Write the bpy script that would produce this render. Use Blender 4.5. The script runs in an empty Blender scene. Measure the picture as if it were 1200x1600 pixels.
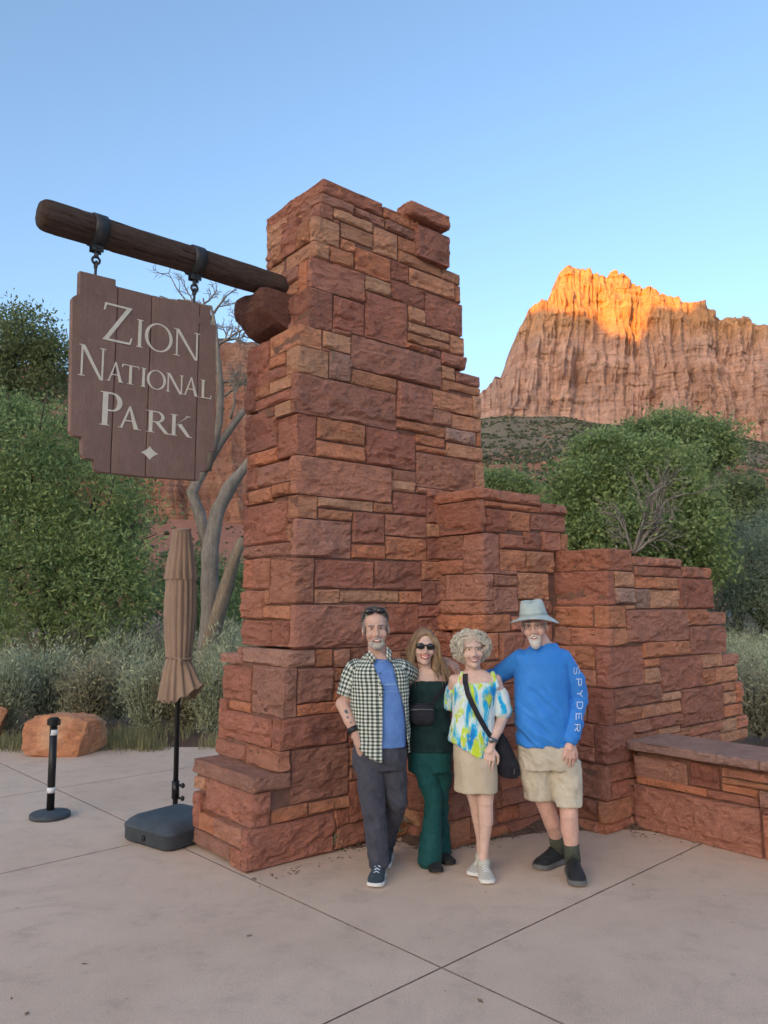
import bpy, bmesh, math, random
import numpy as np
from mathutils import Vector, Matrix

# ------------------------------------------------------------------ camera, sky, sun, exposure
SC = bpy.context.scene
COL = SC.collection
H_EYE = 1.75
PITCH = math.atan(143/1200)
cam_d = bpy.data.cameras.new('camera'); cam = bpy.data.objects.new('camera', cam_d); COL.objects.link(cam)
cam_d.sensor_fit = 'VERTICAL'; cam_d.sensor_height = 24.0; cam_d.lens = 18.0
cam_d.clip_start = 0.05; cam_d.clip_end = 40000
cam.location = (0, 0, H_EYE); cam.rotation_euler = (math.pi/2+PITCH, 0, 0)
SC.camera = cam

SUN_ELEV = math.radians(7.0)
SUN_AZ = math.radians(-150.0)          # compass angle from +Y towards +X: behind the camera, to the left
world = bpy.data.worlds.new('World'); SC.world = world; world.use_nodes = True
wn = world.node_tree.nodes; wl = world.node_tree.links
bgn = wn.get('Background')
sky = wn.new('ShaderNodeTexSky'); sky.sky_type = 'NISHITA'; sky.sun_disc = False
sky.sun_elevation = SUN_ELEV; sky.sun_rotation = SUN_AZ
sky.altitude = 1200; sky.air_density = 0.95; sky.dust_density = 10.0; sky.ozone_density = 1.7
wl.new(sky.outputs[0], bgn.inputs[0]); bgn.inputs[1].default_value = 0.15
sun_d = bpy.data.lights.new('sun', 'SUN'); sun = bpy.data.objects.new('sun', sun_d); COL.objects.link(sun)
sun_d.energy = 3.0; sun_d.angle = math.radians(0.15); sun_d.color = (1.0, 0.37, 0.0)
sdir = Vector((math.sin(SUN_AZ)*math.cos(SUN_ELEV), math.cos(SUN_AZ)*math.cos(SUN_ELEV), math.sin(SUN_ELEV)))
sun.rotation_euler = sdir.to_track_quat('Z', 'Y').to_euler(); sun.location = (-40, -60, 60)
SC.view_settings.view_transform = 'Standard'; SC.view_settings.look = 'None'
SC.view_settings.gamma = 1.0; SC.view_settings.use_curve_mapping = False
SC.view_settings.exposure = 1.98
SC.render.engine = 'CYCLES'
SC.cycles.use_denoising = True
SC.cycles.max_bounces = 6; SC.cycles.transparent_max_bounces = 8
SC.cycles.use_adaptive_sampling = True; SC.cycles.adaptive_threshold = 0.02

# ------------------------------------------------------------------ small helpers
FPX = 1200.0
CAM = np.array([0, 0, H_EYE])
_c, _s = math.cos(PITCH), math.sin(PITCH)
def ray(px, py):
    cx = (px-600)/FPX; cy = (800-py)/FPX
    return np.array([cx, _c-cy*_s, _s+cy*_c])
def gpt(px, py, z=0.0):
    d = ray(px, py); return CAM + d*((z-H_EYE)/d[2])
def ypt(px, py, y):
    d = ray(px, py); return CAM + d*(y/d[1])
def ppt(px, py, n, p0):
    d = ray(px, py); return CAM + d*(np.dot(p0-CAM, n)/np.dot(d, n))

def _hash(ix, iy, iz, seed):
    h = (ix.astype(np.int64)*374761393 + iy.astype(np.int64)*668265263 + iz.astype(np.int64)*2147483647 + seed*974634541) & 0xFFFFFFFF
    h = ((h ^ (h >> 13))*1274126177) & 0xFFFFFFFF
    h = h ^ (h >> 16)
    return (h & 0xFFFF)/65535.0
def vnoise(p, seed=0):
    p = np.asarray(p, float); f = np.floor(p); i = f.astype(np.int64); t = p-f; t = t*t*(3-2*t)
    r = 0
    for dx in (0, 1):
        wx = t[:, 0] if dx else 1-t[:, 0]
        for dy in (0, 1):
            wy = t[:, 1] if dy else 1-t[:, 1]
            for dz in (0, 1):
                wz = t[:, 2] if dz else 1-t[:, 2]
                r = r + wx*wy*wz*_hash(i[:, 0]+dx, i[:, 1]+dy, i[:, 2]+dz, seed)
    return r*2-1
def fbm(p, seed=0, octv=4, gain=0.5):
    p = np.asarray(p, float); r = 0; a = 1.0
    for o in range(octv):
        r = r + a*vnoise(p*(2.03**o)+o*17.3, seed+o); a *= gain
    return r

def mesh_np(name, verts, faces, smooth=False):
    """verts (n,3); faces: list of index arrays, each (m,3) or (m,4), or python list of tuples"""
    me = bpy.data.meshes.new(name)
    if isinstance(faces, list) and faces and isinstance(faces[0], np.ndarray):
        tot = sum(len(f) for f in faces); loops = np.concatenate([f.ravel() for f in faces])
        sizes = np.concatenate([np.full(len(f), f.shape[1]) for f in faces])
        starts = np.concatenate([[0], np.cumsum(sizes)[:-1]])
        me.vertices.add(len(verts)); me.vertices.foreach_set('co', np.asarray(verts, np.float32).ravel())
        me.loops.add(len(loops)); me.loops.foreach_set('vertex_index', loops.astype(np.int32))
        me.polygons.add(tot); me.polygons.foreach_set('loop_start', starts.astype(np.int32))
        me.update(calc_edges=True)
    else:
        me.from_pydata([tuple(v) for v in verts], [], faces); me.update()
    if smooth: me.polygons.foreach_set('use_smooth', np.ones(len(me.polygons), bool))
    return me
def link(name, me, mat=None, parent=None, loc=None, color=None):
    o = bpy.data.objects.new(name, me); COL.objects.link(o)
    if mat is not None and me is not None and not me.materials: me.materials.append(mat)
    if loc is not None: o.location = loc
    if parent is not None:
        o.parent = parent
    if color is not None: o.color = color
    return o
def put(name, verts, faces, mat, parent=None, smooth=False, color=None, origin=None):
    """world-space verts; object origin at origin (default bbox centre); parent kept un-transformed by inverse"""
    v = np.asarray(verts, float)
    org = np.array(origin) if origin is not None else (v.min(0)+v.max(0))/2
    me = mesh_np(name, v-org, faces, smooth)
    o = link(name, me, mat, None, color=color)
    if parent is not None:
        chain = Vector((0, 0, 0)); p = parent
        while p is not None: chain += p.location; p = p.parent
        o.parent = parent; o.location = Vector(org)-chain
    else: o.location = org
    return o
def tag(o, label=None, cat=None, group=None, kind=None):
    if label: o['label'] = label
    if cat: o['category'] = cat
    if group: o['group'] = group
    if kind: o['kind'] = kind
    return o
def empty(name, loc, label, cat, group=None):
    o = bpy.data.objects.new(name, None); COL.objects.link(o); o.location = loc
    o.empty_display_size = 0.1
    return tag(o, label, cat, group)
def grid_faces(nr, nc, off=0, closed=False):
    r = np.arange(nr-1)[:, None]; c = np.arange(nc if closed else nc-1)[None, :]
    c2 = (c+1) % nc
    a = r*nc+c; b = r*nc+c2; d = (r+1)*nc+c2; e = (r+1)*nc+c
    return np.stack([a, b, d, e], -1).reshape(-1, 4)+off
class MB:
    """collect primitives as one mesh"""
    def __init__(s): s.v = []; s.f = []; s.n = 0
    def add(s, v, f):
        v = np.asarray(v, float); s.v.append(v)
        for q in f: s.f.append(tuple(int(i)+s.n for i in q))
        s.n += len(v); return s
    def box(s, lo, hi, M=None):
        x0, y0, z0 = lo; x1, y1, z1 = hi
        v = np.array([(x0,y0,z0),(x1,y0,z0),(x1,y1,z0),(x0,y1,z0),(x0,y0,z1),(x1,y0,z1),(x1,y1,z1),(x0,y1,z1)], float)
        if M is not None: v = np.array([M(p) for p in v])
        return s.add(v, [(0,3,2,1),(4,5,6,7),(0,1,5,4),(1,2,6,5),(2,3,7,6),(3,0,4,7)])
    def tube(s, pts, rad, n=8, cap=True, squash=None):
        pts = np.asarray(pts, float); m = len(pts)
        if np.isscalar(rad): rad = [rad]*m
        T = np.gradient(pts, axis=0); T /= np.linalg.norm(T, axis=1)[:, None]+1e-9
        ref = np.array([0, 0, 1.0]) if abs(T[0][2]) < 0.9 else np.array([1.0, 0, 0])
        vs = []; nrm = np.cross(ref, T[0]); nrm /= np.linalg.norm(nrm)
        for i in range(m):
            nrm = nrm - T[i]*np.dot(nrm, T[i]); nrm /= np.linalg.norm(nrm)+1e-9
            bi = np.cross(T[i], nrm)
            for k in range(n):
                a = 2*math.pi*k/n
                vs.append(pts[i]+rad[i]*(math.cos(a)*nrm+math.sin(a)*bi))
        f = [(i*n+k, i*n+(k+1) % n, (i+1)*n+(k+1) % n, (i+1)*n+k) for i in range(m-1) for k in range(n)]
        if cap: f += [tuple(range(n-1, -1, -1)), tuple((m-1)*n+k for k in range(n))]
        return s.add(vs, f)
    def lathe(s, prof, n=24, cen=(0, 0, 0), cap=True):
        cen = np.array(cen); m = len(prof)
        vs = [cen+np.array([r*math.cos(2*math.pi*k/n), r*math.sin(2*math.pi*k/n), z]) for r, z in prof for k in range(n)]
        f = [(i*n+k, i*n+(k+1) % n, (i+1)*n+(k+1) % n, (i+1)*n+k) for i in range(m-1) for k in range(n)]
        if cap: f += [tuple(range(n-1, -1, -1)), tuple((m-1)*n+k for k in range(n))]
        return s.add(vs, f)
    def capsule(s, p0, p1, r0, r1, n=10):
        p0 = np.array(p0, float); p1 = np.array(p1, float); d = p1-p0; L = np.linalg.norm(d)
        if L < 1e-6: d = np.array([0, 0, 1.0]); L = 1e-6
        d = d/max(L, 1e-6); pts = []; rad = []
        for a in (-80, -50, -20): pts.append(p0+d*r0*math.sin(math.radians(a))); rad.append(r0*math.cos(math.radians(a)))
        for a in (20, 50, 80): pts.append(p1+d*r1*math.sin(math.radians(a))); rad.append(r1*math.cos(math.radians(a)))
        return s.tube(pts, rad, n)
    def ell(s, c, r, M=None, n=12, m=8):
        c = np.array(c, float); vs = []
        for i in range(m+1):
            th = math.pi*(i+0.02)/(m+0.04)
            for k in range(n):
                a = 2*math.pi*k/n
                p = np.array([r[0]*math.sin(th)*math.cos(a), r[1]*math.sin(th)*math.sin(a), r[2]*math.cos(th)])
                if M is not None: p = M @ p
                vs.append(c+p)
        f = [(i*n+k, (i+1)*n+k, (i+1)*n+(k+1) % n, i*n+(k+1) % n) for i in range(m) for k in range(n)]
        f += [tuple(range(n)), tuple(m*n+k for k in range(n-1, -1, -1))]
        return s.add(vs, f)
    def verts(s): return np.concatenate(s.v)
    def build(s, name, mat, parent=None, smooth=False, color=None, origin=None):
        return put(name, s.verts(), s.f, mat, parent, smooth, color, origin)

# ------------------------------------------------------------------ materials
def mat_new(name):
    m = bpy.data.materials.new(name); m.use_nodes = True
    nt = m.node_tree; b = nt.nodes.get('Principled BSDF'); return m, nt, b
def N(nt, typ, **kw):
    n = nt.nodes.new(typ)
    for k, v in kw.items(): setattr(n, k, v)
    return n
def setin(nt, sock, val):
    if hasattr(val, 'links') or hasattr(val, 'is_output'): nt.links.new(val, sock)
    else: sock.default_value = val
def math_n(nt, op, a, b=None, clamp=False):
    n = N(nt, 'ShaderNodeMath', operation=op, use_clamp=clamp)
    setin(nt, n.inputs[0], a)
    if b is not None: setin(nt, n.inputs[1], b)
    return n.outputs[0]
def coords(nt, kind='Object', scale=(1, 1, 1), loc=(0, 0, 0)):
    if kind == 'World': out = N(nt, 'ShaderNodeNewGeometry').outputs['Position']
    else: out = N(nt, 'ShaderNodeTexCoord').outputs[kind]
    mp = N(nt, 'ShaderNodeMapping'); nt.links.new(out, mp.inputs[0])
    mp.inputs['Scale'].default_value = scale; mp.inputs['Location'].default_value = loc
    return mp.outputs[0]
def noise(nt, vec, scale=5, detail=4, rough=0.6, dist=0.0):
    n = N(nt, 'ShaderNodeTexNoise'); nt.links.new(vec, n.inputs['Vector'])
    n.inputs['Scale'].default_value = scale; n.inputs['Detail'].default_value = detail
    n.inputs['Roughness'].default_value = rough; n.inputs['Distortion'].default_value = dist
    return n.outputs[0]
def ramp(nt, fac, stops, interp='LINEAR'):
    r = N(nt, 'ShaderNodeValToRGB'); nt.links.new(fac, r.inputs[0]); e = r.color_ramp.elements
    r.color_ramp.interpolation = interp
    while len(e) > 1: e.remove(e[-1])
    for i, (p, c) in enumerate(stops):
        c = (c, c, c) if np.isscalar(c) else c
        el = e[0] if i == 0 else e.new(p)
        el.position = p; el.color = (*c, 1)
    return r.outputs[0]
def mix(nt, fac, a, b, blend='MIX'):
    n = N(nt, 'ShaderNodeMix', data_type='RGBA', blend_type=blend)
    setin(nt, n.inputs[0], fac)
    for s, v in ((n.inputs[6], a), (n.inputs[7], b)):
        if isinstance(v, tuple): s.default_value = (*v[:3], 1)
        else: nt.links.new(v, s)
    return n.outputs[2]
def bump(nt, b, h, strength=0.5, dist=0.01):
    n = N(nt, 'ShaderNodeBump'); n.inputs['Strength'].default_value = strength; n.inputs['Distance'].default_value = dist
    nt.links.new(h, n.inputs['Height']); nt.links.new(n.outputs[0], b.inputs['Normal'])
def simple(name, col, rough=0.6, metal=0.0, spec=0.4, nscale=0, namp=0.15, bscale=0, bstr=0.3, bdist=0.003, stretch=(1, 1, 1)):
    m, nt, b = mat_new(name)
    b.inputs['Roughness'].default_value = rough; b.inputs['Metallic'].default_value = metal
    b.inputs['Specular IOR Level'].default_value = spec
    if nscale:
        f = noise(nt, coords(nt, scale=stretch), nscale, 5, 0.65)
        lo = tuple(c*(1-namp) for c in col); hi = tuple(min(1, c*(1+namp)) for c in col)
        nt.links.new(ramp(nt, f, [(0.3, lo), (0.7, hi)]), b.inputs['Base Color'])
    else: b.inputs['Base Color'].default_value = (*col, 1)
    if bscale: bump(nt, b, noise(nt, coords(nt, scale=stretch), bscale, 4, 0.6), bstr, bdist)
    return m

# ------------------------------------------------------------------ stone, pavement, soil materials
def make_stone_mat(attr=False):
    m, nt, b = mat_new('small_sandstone' if attr else 'sandstone')
    if attr: oi = N(nt, 'ShaderNodeAttribute'); oi.attribute_name = 'stone_tint'
    else: oi = N(nt, 'ShaderNodeObjectInfo')
    W = coords(nt, 'World')
    Ws = coords(nt, 'World', scale=(1, 1, 7))
    Ws = coords(nt, 'World', scale=(1, 1, 4.0))
    strata = noise(nt, Ws, 5.0, 6, 0.7, 0.5)
    blot = noise(nt, W, 6.5, 7, 0.7, 0.3)
    fine = noise(nt, W, 85, 5, 0.75)
    c = mix(nt, ramp(nt, strata, [(0.32, 0.0), (0.68, 1.0)]), (0.88, 0.84, 0.82), (1.14, 1.13, 1.10))
    c = mix(nt, 1.0, oi.outputs['Color'], c, 'MULTIPLY')
    stain = ramp(nt, blot, [(0.28, 0.74), (0.42, 0.98), (0.75, 1.16)])
    c = mix(nt, 1.0, c, stain, 'MULTIPLY')
    c = mix(nt, 1.0, c, ramp(nt, fine, [(0.25, 0.76), (0.7, 1.18)]), 'MULTIPLY')
    li = noise(nt, W, 1.9, 8, 0.75)
    c = mix(nt, ramp(nt, li, [(0.56, 0.0), (0.76, 0.36)]), c, (0.30, 0.22, 0.185))
    nt.links.new(c, b.inputs['Base Color'])
    b.inputs['Roughness'].default_value = 0.95; b.inputs['Specular IOR Level'].default_value = 0.15
    vo = N(nt, 'ShaderNodeTexVoronoi', feature='F1'); nt.links.new(coords(nt, 'World', scale=(1, 1, 1.6)), vo.inputs['Vector']); vo.inputs['Scale'].default_value = 16
    h = math_n(nt, 'ADD', math_n(nt, 'MULTIPLY', noise(nt, W, 26, 9, 0.75), 1.0), math_n(nt, 'MULTIPLY', noise(nt, coords(nt, 'World', scale=(1, 1, 2)), 10, 6, 0.65, 0.6), 1.1))
    h = math_n(nt, 'ADD', h, math_n(nt, 'MULTIPLY', vo.outputs['Distance'], 0.45))
    bump(nt, b, h, 1.0, 0.045)
    return m
M_STONE = make_stone_mat(); M_STONE_SMALL = make_stone_mat(True)
M_MORTAR = simple('red_mortar', (0.20, 0.105, 0.080), 0.95, 0, 0.1, 18, 0.3, 60, 0.5, 0.006)

def make_pave_mat():
    m, nt, b = mat_new('pink_concrete'); W = coords(nt, 'World')
    big = noise(nt, W, 0.55, 6, 0.6, 0.4); mid = noise(nt, W, 4, 6, 0.7); fine = noise(nt, W, 140, 3, 0.7)
    c = ramp(nt, big, [(0.3, (0.58, 0.412, 0.300)), (0.5, (0.65, 0.472, 0.350)), (0.72, (0.70, 0.522, 0.396))])
    c = mix(nt, 1.0, c, ramp(nt, mid, [(0.28, 0.80), (0.45, 0.98), (0.7, 1.06)]), 'MULTIPLY')
    c = mix(nt, 1.0, c, ramp(nt, fine, [(0.25, 0.66), (0.5, 1.0), (0.75, 1.16)]), 'MULTIPLY')
    # a few dark gum spots and drips
    v = N(nt, 'ShaderNodeTexVoronoi'); nt.links.new(W, v.inputs['Vector']); v.inputs['Scale'].default_value = 1.6
    wob = math_n(nt, 'ADD', v.outputs['Distance'], math_n(nt, 'MULTIPLY', noise(nt, W, 30, 2, 0.5), 0.03))
    c = mix(nt, ramp(nt, wob, [(0.030, 0.5), (0.045, 0.0)]), c, (0.13, 0.10, 0.09))
    st = noise(nt, W, 1.3, 8, 0.75, 0.8)
    c = mix(nt, ramp(nt, st, [(0.54, 0.0), (0.72, 0.34)]), c, (0.24, 0.18, 0.15))
    nt.links.new(c, b.inputs['Base Color']); b.inputs['Roughness'].default_value = 0.85; b.inputs['Specular IOR Level'].default_value = 0.3
    bump(nt, b, math_n(nt, 'ADD', fine, noise(nt, W, 25, 5, 0.7)), 0.35, 0.004)
    return m
M_PAVE = make_pave_mat()
M_JOINT = simple('joint_dirt', (0.25, 0.18, 0.145), 0.95, 0, 0.1, 30, 0.3)
def make_soil():
    m, nt, b = mat_new('red_soil'); W = coords(nt, 'World')
    a = noise(nt, W, 0.8, 6, 0.65); f = noise(nt, W, 45, 5, 0.75)
    c = ramp(nt, a, [(0.3, (0.16, 0.085, 0.055)), (0.7, (0.26, 0.16, 0.11))])
    c = mix(nt, 1.0, c, ramp(nt, f, [(0.25, 0.55), (0.7, 1.25)]), 'MULTIPLY')
    nt.links.new(c, b.inputs['Base Color']); b.inputs['Roughness'].default_value = 0.95
    bump(nt, b, f, 0.8, 0.02); return m
M_SOIL = make_soil()

# ------------------------------------------------------------------ ground sheet and pavement
gm = MB(); S = 9000
gm.add([(-S, -S, -0.12), (S, -S, -0.12), (S, S, -0.12), (-S, S, -0.12)], [(0, 1, 2, 3)])
tag(gm.build('ground', M_SOIL), kind='structure')

J0 = gpt(690, 1512)                               # the joint crossing in front of the people
dB = gpt(880, 1600)-gpt(200, 1285); dB /= np.linalg.norm(dB)          # towards the camera right
dC = np.array([-dB[1], dB[0], 0]); dC = dC if dC[0] > 0 else -dC      # towards the back right
def in_j(p): q = np.asarray(p)-J0; return float(q @ dB), float(q @ dC)
sA = in_j(gpt(100, 1343))[0]                      # second joint line (by the umbrella base)
sA2 = in_j(gpt(150, 1222))[0]
pave_root = None
pm = MB()
edge_pts = [gpt(-700, 1210), gpt(0, 1176), gpt(200, 1170), gpt(420, 1168), gpt(640, 1130)]
# pavement base slab under the joints
pave_poly = [(-12, 9.3), (-5.0, 9.6), (-3.2, 9.75), (-1.5, 9.75), (0.2, 11.3), (3.4, 9.6), (14, 2), (14, -9), (-12, -9)]
bv = [(x, y, -0.009) for x, y in pave_poly]
pm.add(bv+[(x, y, -0.11) for x, y in pave_poly], [tuple(range(len(bv)))[::-1], tuple(range(len(bv), 2*len(bv)))])
n = len(bv)
pm.f += [(i, (i+1) % n, n+(i+1) % n, n+i) for i in range(n)]
pave_root = pm.build('pavement', M_JOINT, origin=(0, 0, 0)); tag(pave_root, kind='structure')

bl = [sA2-8.5, sA2-6.0, sA2-3.0, sA2, sA, 0.0, 3.05, 6.1, 9.2]
cl = [-9.6, -6.4, -3.2, 0.0, 3.2, 6.4, 9.6, 12.8]
def clip_poly(poly, edge):
    """clip a convex polygon (list of xy) by the pavement outline's left/back side, one half plane per edge"""
    out = []
    (x0, y0), (x1, y1) = edge
    def side(p): return (x1-x0)*(p[1]-y0)-(y1-y0)*(p[0]-x0)
    for i in range(len(poly)):
        a, c = poly[i], poly[(i+1) % len(poly)]; sa, sc = side(a), side(c)
        if sa <= 0: out.append(a)
        if (sa < 0 < sc) or (sc < 0 < sa):
            t = sa/(sa-sc); out.append((a[0]+t*(c[0]-a[0]), a[1]+t*(c[1]-a[1])))
    return out
for i in range(len(bl)-1):
    for j in range(len(cl)-1):
        g = 0.0045
        q = []
        for (s, t) in ((bl[i]+g, cl[j]+g), (bl[i+1]-g, cl[j]+g), (bl[i+1]-g, cl[j+1]-g), (bl[i]+g, cl[j+1]-g)):
            p = J0+dB*s+dC*t; q.append((p[0], p[1]))
        q = clip_poly(q, ((-12, 9.3), (-3.2, 9.70))); q = clip_poly(q, ((-3.2, 9.70), (-1.5, 9.70))) if len(q) > 2 else q
        q = clip_poly(q, ((-1.5, 9.72), (14.2, 9.72))) if len(q) > 2 else q
        if len(q) < 3: continue
        ar = 0.5*sum(q[k][0]*q[(k+1) % len(q)][1]-q[(k+1) % len(q)][0]*q[k][1] for k in range(len(q)))
        if abs(ar) < 0.02: continue
        if ar < 0: q = q[::-1]
        cx = sum(p[0] for p in q)/len(q); cy = sum(p[1] for p in q)/len(q)
        if cy < -7 or abs(cx) > 12: continue
        k = len(q); b = 0.0015
        qi = []
        for p in q:
            d = np.array([cx-p[0], cy-p[1]]); d /= np.linalg.norm(d)+1e-9; qi.append((p[0]+d[0]*b*1.4, p[1]+d[1]*b*1.4))
        vs = [(x, y, 0) for x, y in qi]+[(x, y, -b) for x, y in q]+[(x, y, -0.05) for x, y in q]
        fs = [tuple(range(k))]+[(r*k+(t+1) % k, r*k+t, (r+1)*k+t, (r+1)*k+(t+1) % k) for r in (0, 1) for t in range(k)]
        so = put('slab', vs, fs, M_PAVE, pave_root); so.data.materials.append(M_JOINT)
        for pi, pl_ in enumerate(so.data.polygons): pl_.material_index = 0 if pi == 0 else 1

# ------------------------------------------------------------------ masonry: every stone measured on the photograph, laid on battered faces
au = math.atan(1455/1208.5)
U = np.array([math.sin(au), math.cos(au), 0.0]); V = np.array([-U[1], U[0], 0.0]); ZZ = np.array([0, 0, 1.0])
P0 = gpt(384, 1366)
KB = 0.03                                         # batter
def PW(a, b, z):
    a, b, z = np.asarray(a, float), np.asarray(b, float), np.asarray(z, float)
    return P0 + (a+KB*z)[..., None]*U + (b+KB*z)[..., None]*V + z[..., None]*ZZ
def on_front(px, py, b0):
    n = V-np.array([0, 0, KB]); p = ppt(px, py, n, P0+b0*V)
    return float((p-P0) @ U-KB*p[2]), float(p[2])
def on_left(px, py, a0):
    n = U-np.array([0, 0, KB]); p = ppt(px, py, n, P0+a0*U)
    return float((p-P0) @ V-KB*p[2]), float(p[2])
ZOOM = {1: (300, 260, 2.4), 2: (300, 740, 3.0), 3: (620, 740, 4.0), 4: (840, 840, 3.2), 5: (280, 980, 3.75), 6: (510, 920, 2.857), 7: (510, 1130, 2.857), 8: (620, 1170, 6.0)}
def zx(k, x, y): o = ZOOM[k]; return o[0]+x/o[2], o[1]+y/o[2]

STONE_COL = {'d': (0.49, 0.222, 0.162), 'm': (0.56, 0.250, 0.170), 'o': (0.65, 0.285, 0.168), 't': (0.67, 0.345, 0.218), 'g': (0.50, 0.285, 0.222), 'c': (0.40, 0.185, 0.140)}
rnd = random.Random(7)
def stone_color(c):
    r = STONE_COL[c]; k = rnd.uniform(0.86, 1.14); h = rnd.uniform(-0.10, 0.10)
    return (r[0]*k, r[1]*k*(1+h), r[2]*k*(1+h*1.3), 1)
GAP = 0.009
def lin(n, a, b): return np.linspace(a, b, n)

def stone_mesh(kind, A0, A1, B0, B1, Z0, Z1, seed, rough, proud=None, step=0.026):
    """kind 'q': corner stone with left face (a=A0, b from B0 to B1) and front face (b=B0, a from A0 to A1);
       'f': front stone; 'l': left stone.  Returns verts in (a,b,z) and faces."""
    rs = np.random.RandomState(seed)
    A0 += GAP/2; A1 -= GAP/2; Z0 += GAP/2; Z1 -= GAP/2
    if kind != 'q': B0 += 0; 
    Hh = Z1-Z0
    if kind == 'q':
        B1 -= GAP/2; LA, LB = A1-A0, B1-B0
        nb, na = max(3, int(LB/step)+2), max(3, int(LA/step)+2)
        q = np.concatenate([-lin(nb, LB, 0), lin(na, 0, LA)[1:]])
    elif kind == 'f':
        LA = A1-A0; q = lin(max(4, int(LA/step)+2), 0, LA)
    else:
        B0 += GAP/2; B1 -= GAP/2; LB = B1-B0; q = -lin(max(4, int(LB/step)+2), LB, 0)
    nt_ = max(4, int(Hh/step)+2); t = lin(nt_, 0, Hh)
    # denser lines close to the edges for the pitched margins
    def ease(x):
        L = x[-1]-x[0]; e = 0.012
        if L > 0.06:
            x = np.concatenate([[x[0], x[0]+e], x[1:-1], [x[-1]-e, x[-1]]])
            x = np.sort(x)
        return x
    q = ease(q); t = ease(t)
    if kind == 'q': q = np.sort(np.concatenate([q, [-0.012, 0.012]]))
    Q, T = np.meshgrid(q, t); n_r, n_c = Q.shape
    Qf, Tf = Q.ravel(), T.ravel()
    dl = np.minimum(Qf-q[0], q[-1]-Qf); dv = np.minimum(Tf, Hh-Tf)
    if kind == 'q':  # free ends only
        pass
    ed = np.minimum(dl, dv)
    pr = proud if proud is not None else rs.uniform(0.007, 0.015)*(0.7+0.6*rough)
    prof = np.clip(ed/0.013, 0, 1)**0.6
    sp = np.stack([Qf*1.0+seed*3.7, Tf*1.0+seed*1.3, np.full_like(Qf, seed*0.77)], 1)
    n1 = fbm(sp*4.0, seed, 3); n2 = fbm(sp*np.array([9, 22, 1]), seed+5, 3)
    n3 = fbm(sp*np.array([26, 34, 1]), seed+7, 3)
    fac = vnoise(np.floor(sp*np.array([11, 15, 1])+0.5*n1[:, None]), seed+2)
    d = pr*prof*(1+0.35*n1) + prof*(0.014*rough*n1+0.011*rough*n2+0.006*n3+0.005*rough*fac)
    # pitched fractures: the lower part breaks back along a ragged line
    if Hh > 0.14 and rs.rand() < 0.85:
        ln = Hh*rs.uniform(0.12, 0.42)+0.05*fbm(np.stack([Qf*5+seed, Qf*0, Qf*0], 1), seed+9, 4)
        d -= prof*rs.uniform(0.014, 0.028)*np.clip((ln-Tf)/0.014, 0, 1)*np.clip(1.15-(ln-Tf)/np.maximum(ln, 0.02)*0.9, 0.25, 1)
    if rs.rand() < 0.5:
        ln = Hh*rs.uniform(0.6, 0.9)+0.05*fbm(np.stack([Qf*4-seed, Qf*0, Qf*0], 1), seed+11, 3)
        d -= prof*rs.uniform(0.006, 0.016)*np.clip((Tf-ln)/0.03, 0, 1)
    d = np.maximum(d, -0.010)
    # wavering outline
    wob = 0.006*fbm(np.stack([Qf*9+seed, Tf*9, Qf*0+seed], 1), seed+3, 2)
    if kind == 'q':
        a = np.where(Qf > 0, A0+np.maximum(Qf, 0), A0); b = np.where(Qf < 0, B0-np.minimum(Qf, 0), B0)
        wl_ = np.clip(0.5-Qf/0.03, 0, 1); wf = np.clip(0.5+Qf/0.03, 0, 1)
        rc = np.exp(-(Qf/0.02)**2)*0.004
        a = a-d*wl_+rc; b = b-d*wf+rc
    elif kind == 'f': a = A0+Qf; b = B0-d
    else: a = A0-GAP/2-d; b = B0-Qf
    z = Z0+Tf+np.where((Tf > 0) & (Tf < Hh), wob, wob*0.5)
    front = np.stack([a*np.ones_like(z), b*np.ones_like(z), z], 1)
    F = [grid_faces(n_r, n_c)]
    nF = len(front); vs = [front]; polys = []
    bot = list(range(n_c)); top = list(range((n_r-1)*n_c, n_r*n_c))
    lef = [r*n_c for r in range(n_r)]; rig = [r*n_c+n_c-1 for r in range(n_r)]
    if kind == 'q':
        bk = np.array([[A1, B1, Z0], [A1, B1, Z1]])
        vs.append(bk); i0, i1 = nF, nF+1
        polys.append(tuple(top+[i1])); polys.append(tuple(bot[::-1]+[i0]))
        polys.append(tuple(lef[::-1]+[i0, i1])[::1]); polys.append(tuple(rig+[i1, i0]))
    else:
        if kind == 'f': bk = np.array([[A0, B1, Z0], [A1, B1, Z0], [A1, B1, Z1], [A0, B1, Z1]])
        else: bk = np.array([[A1, B1, Z0], [A1, B0, Z0], [A1, B0, Z1], [A1, B1, Z1]])
        vs.append(bk); k = nF
        polys += [tuple(top+[k+2, k+3]), tuple(bot[::-1]+[k, k+1]), tuple(lef[::-1]+[k, k+3]), tuple(rig+[k+2, k+1]), (k, k+3, k+2, k+1)]
    return np.concatenate(vs), [tuple(int(x) for x in f) for f in F[0]]+polys

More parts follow.
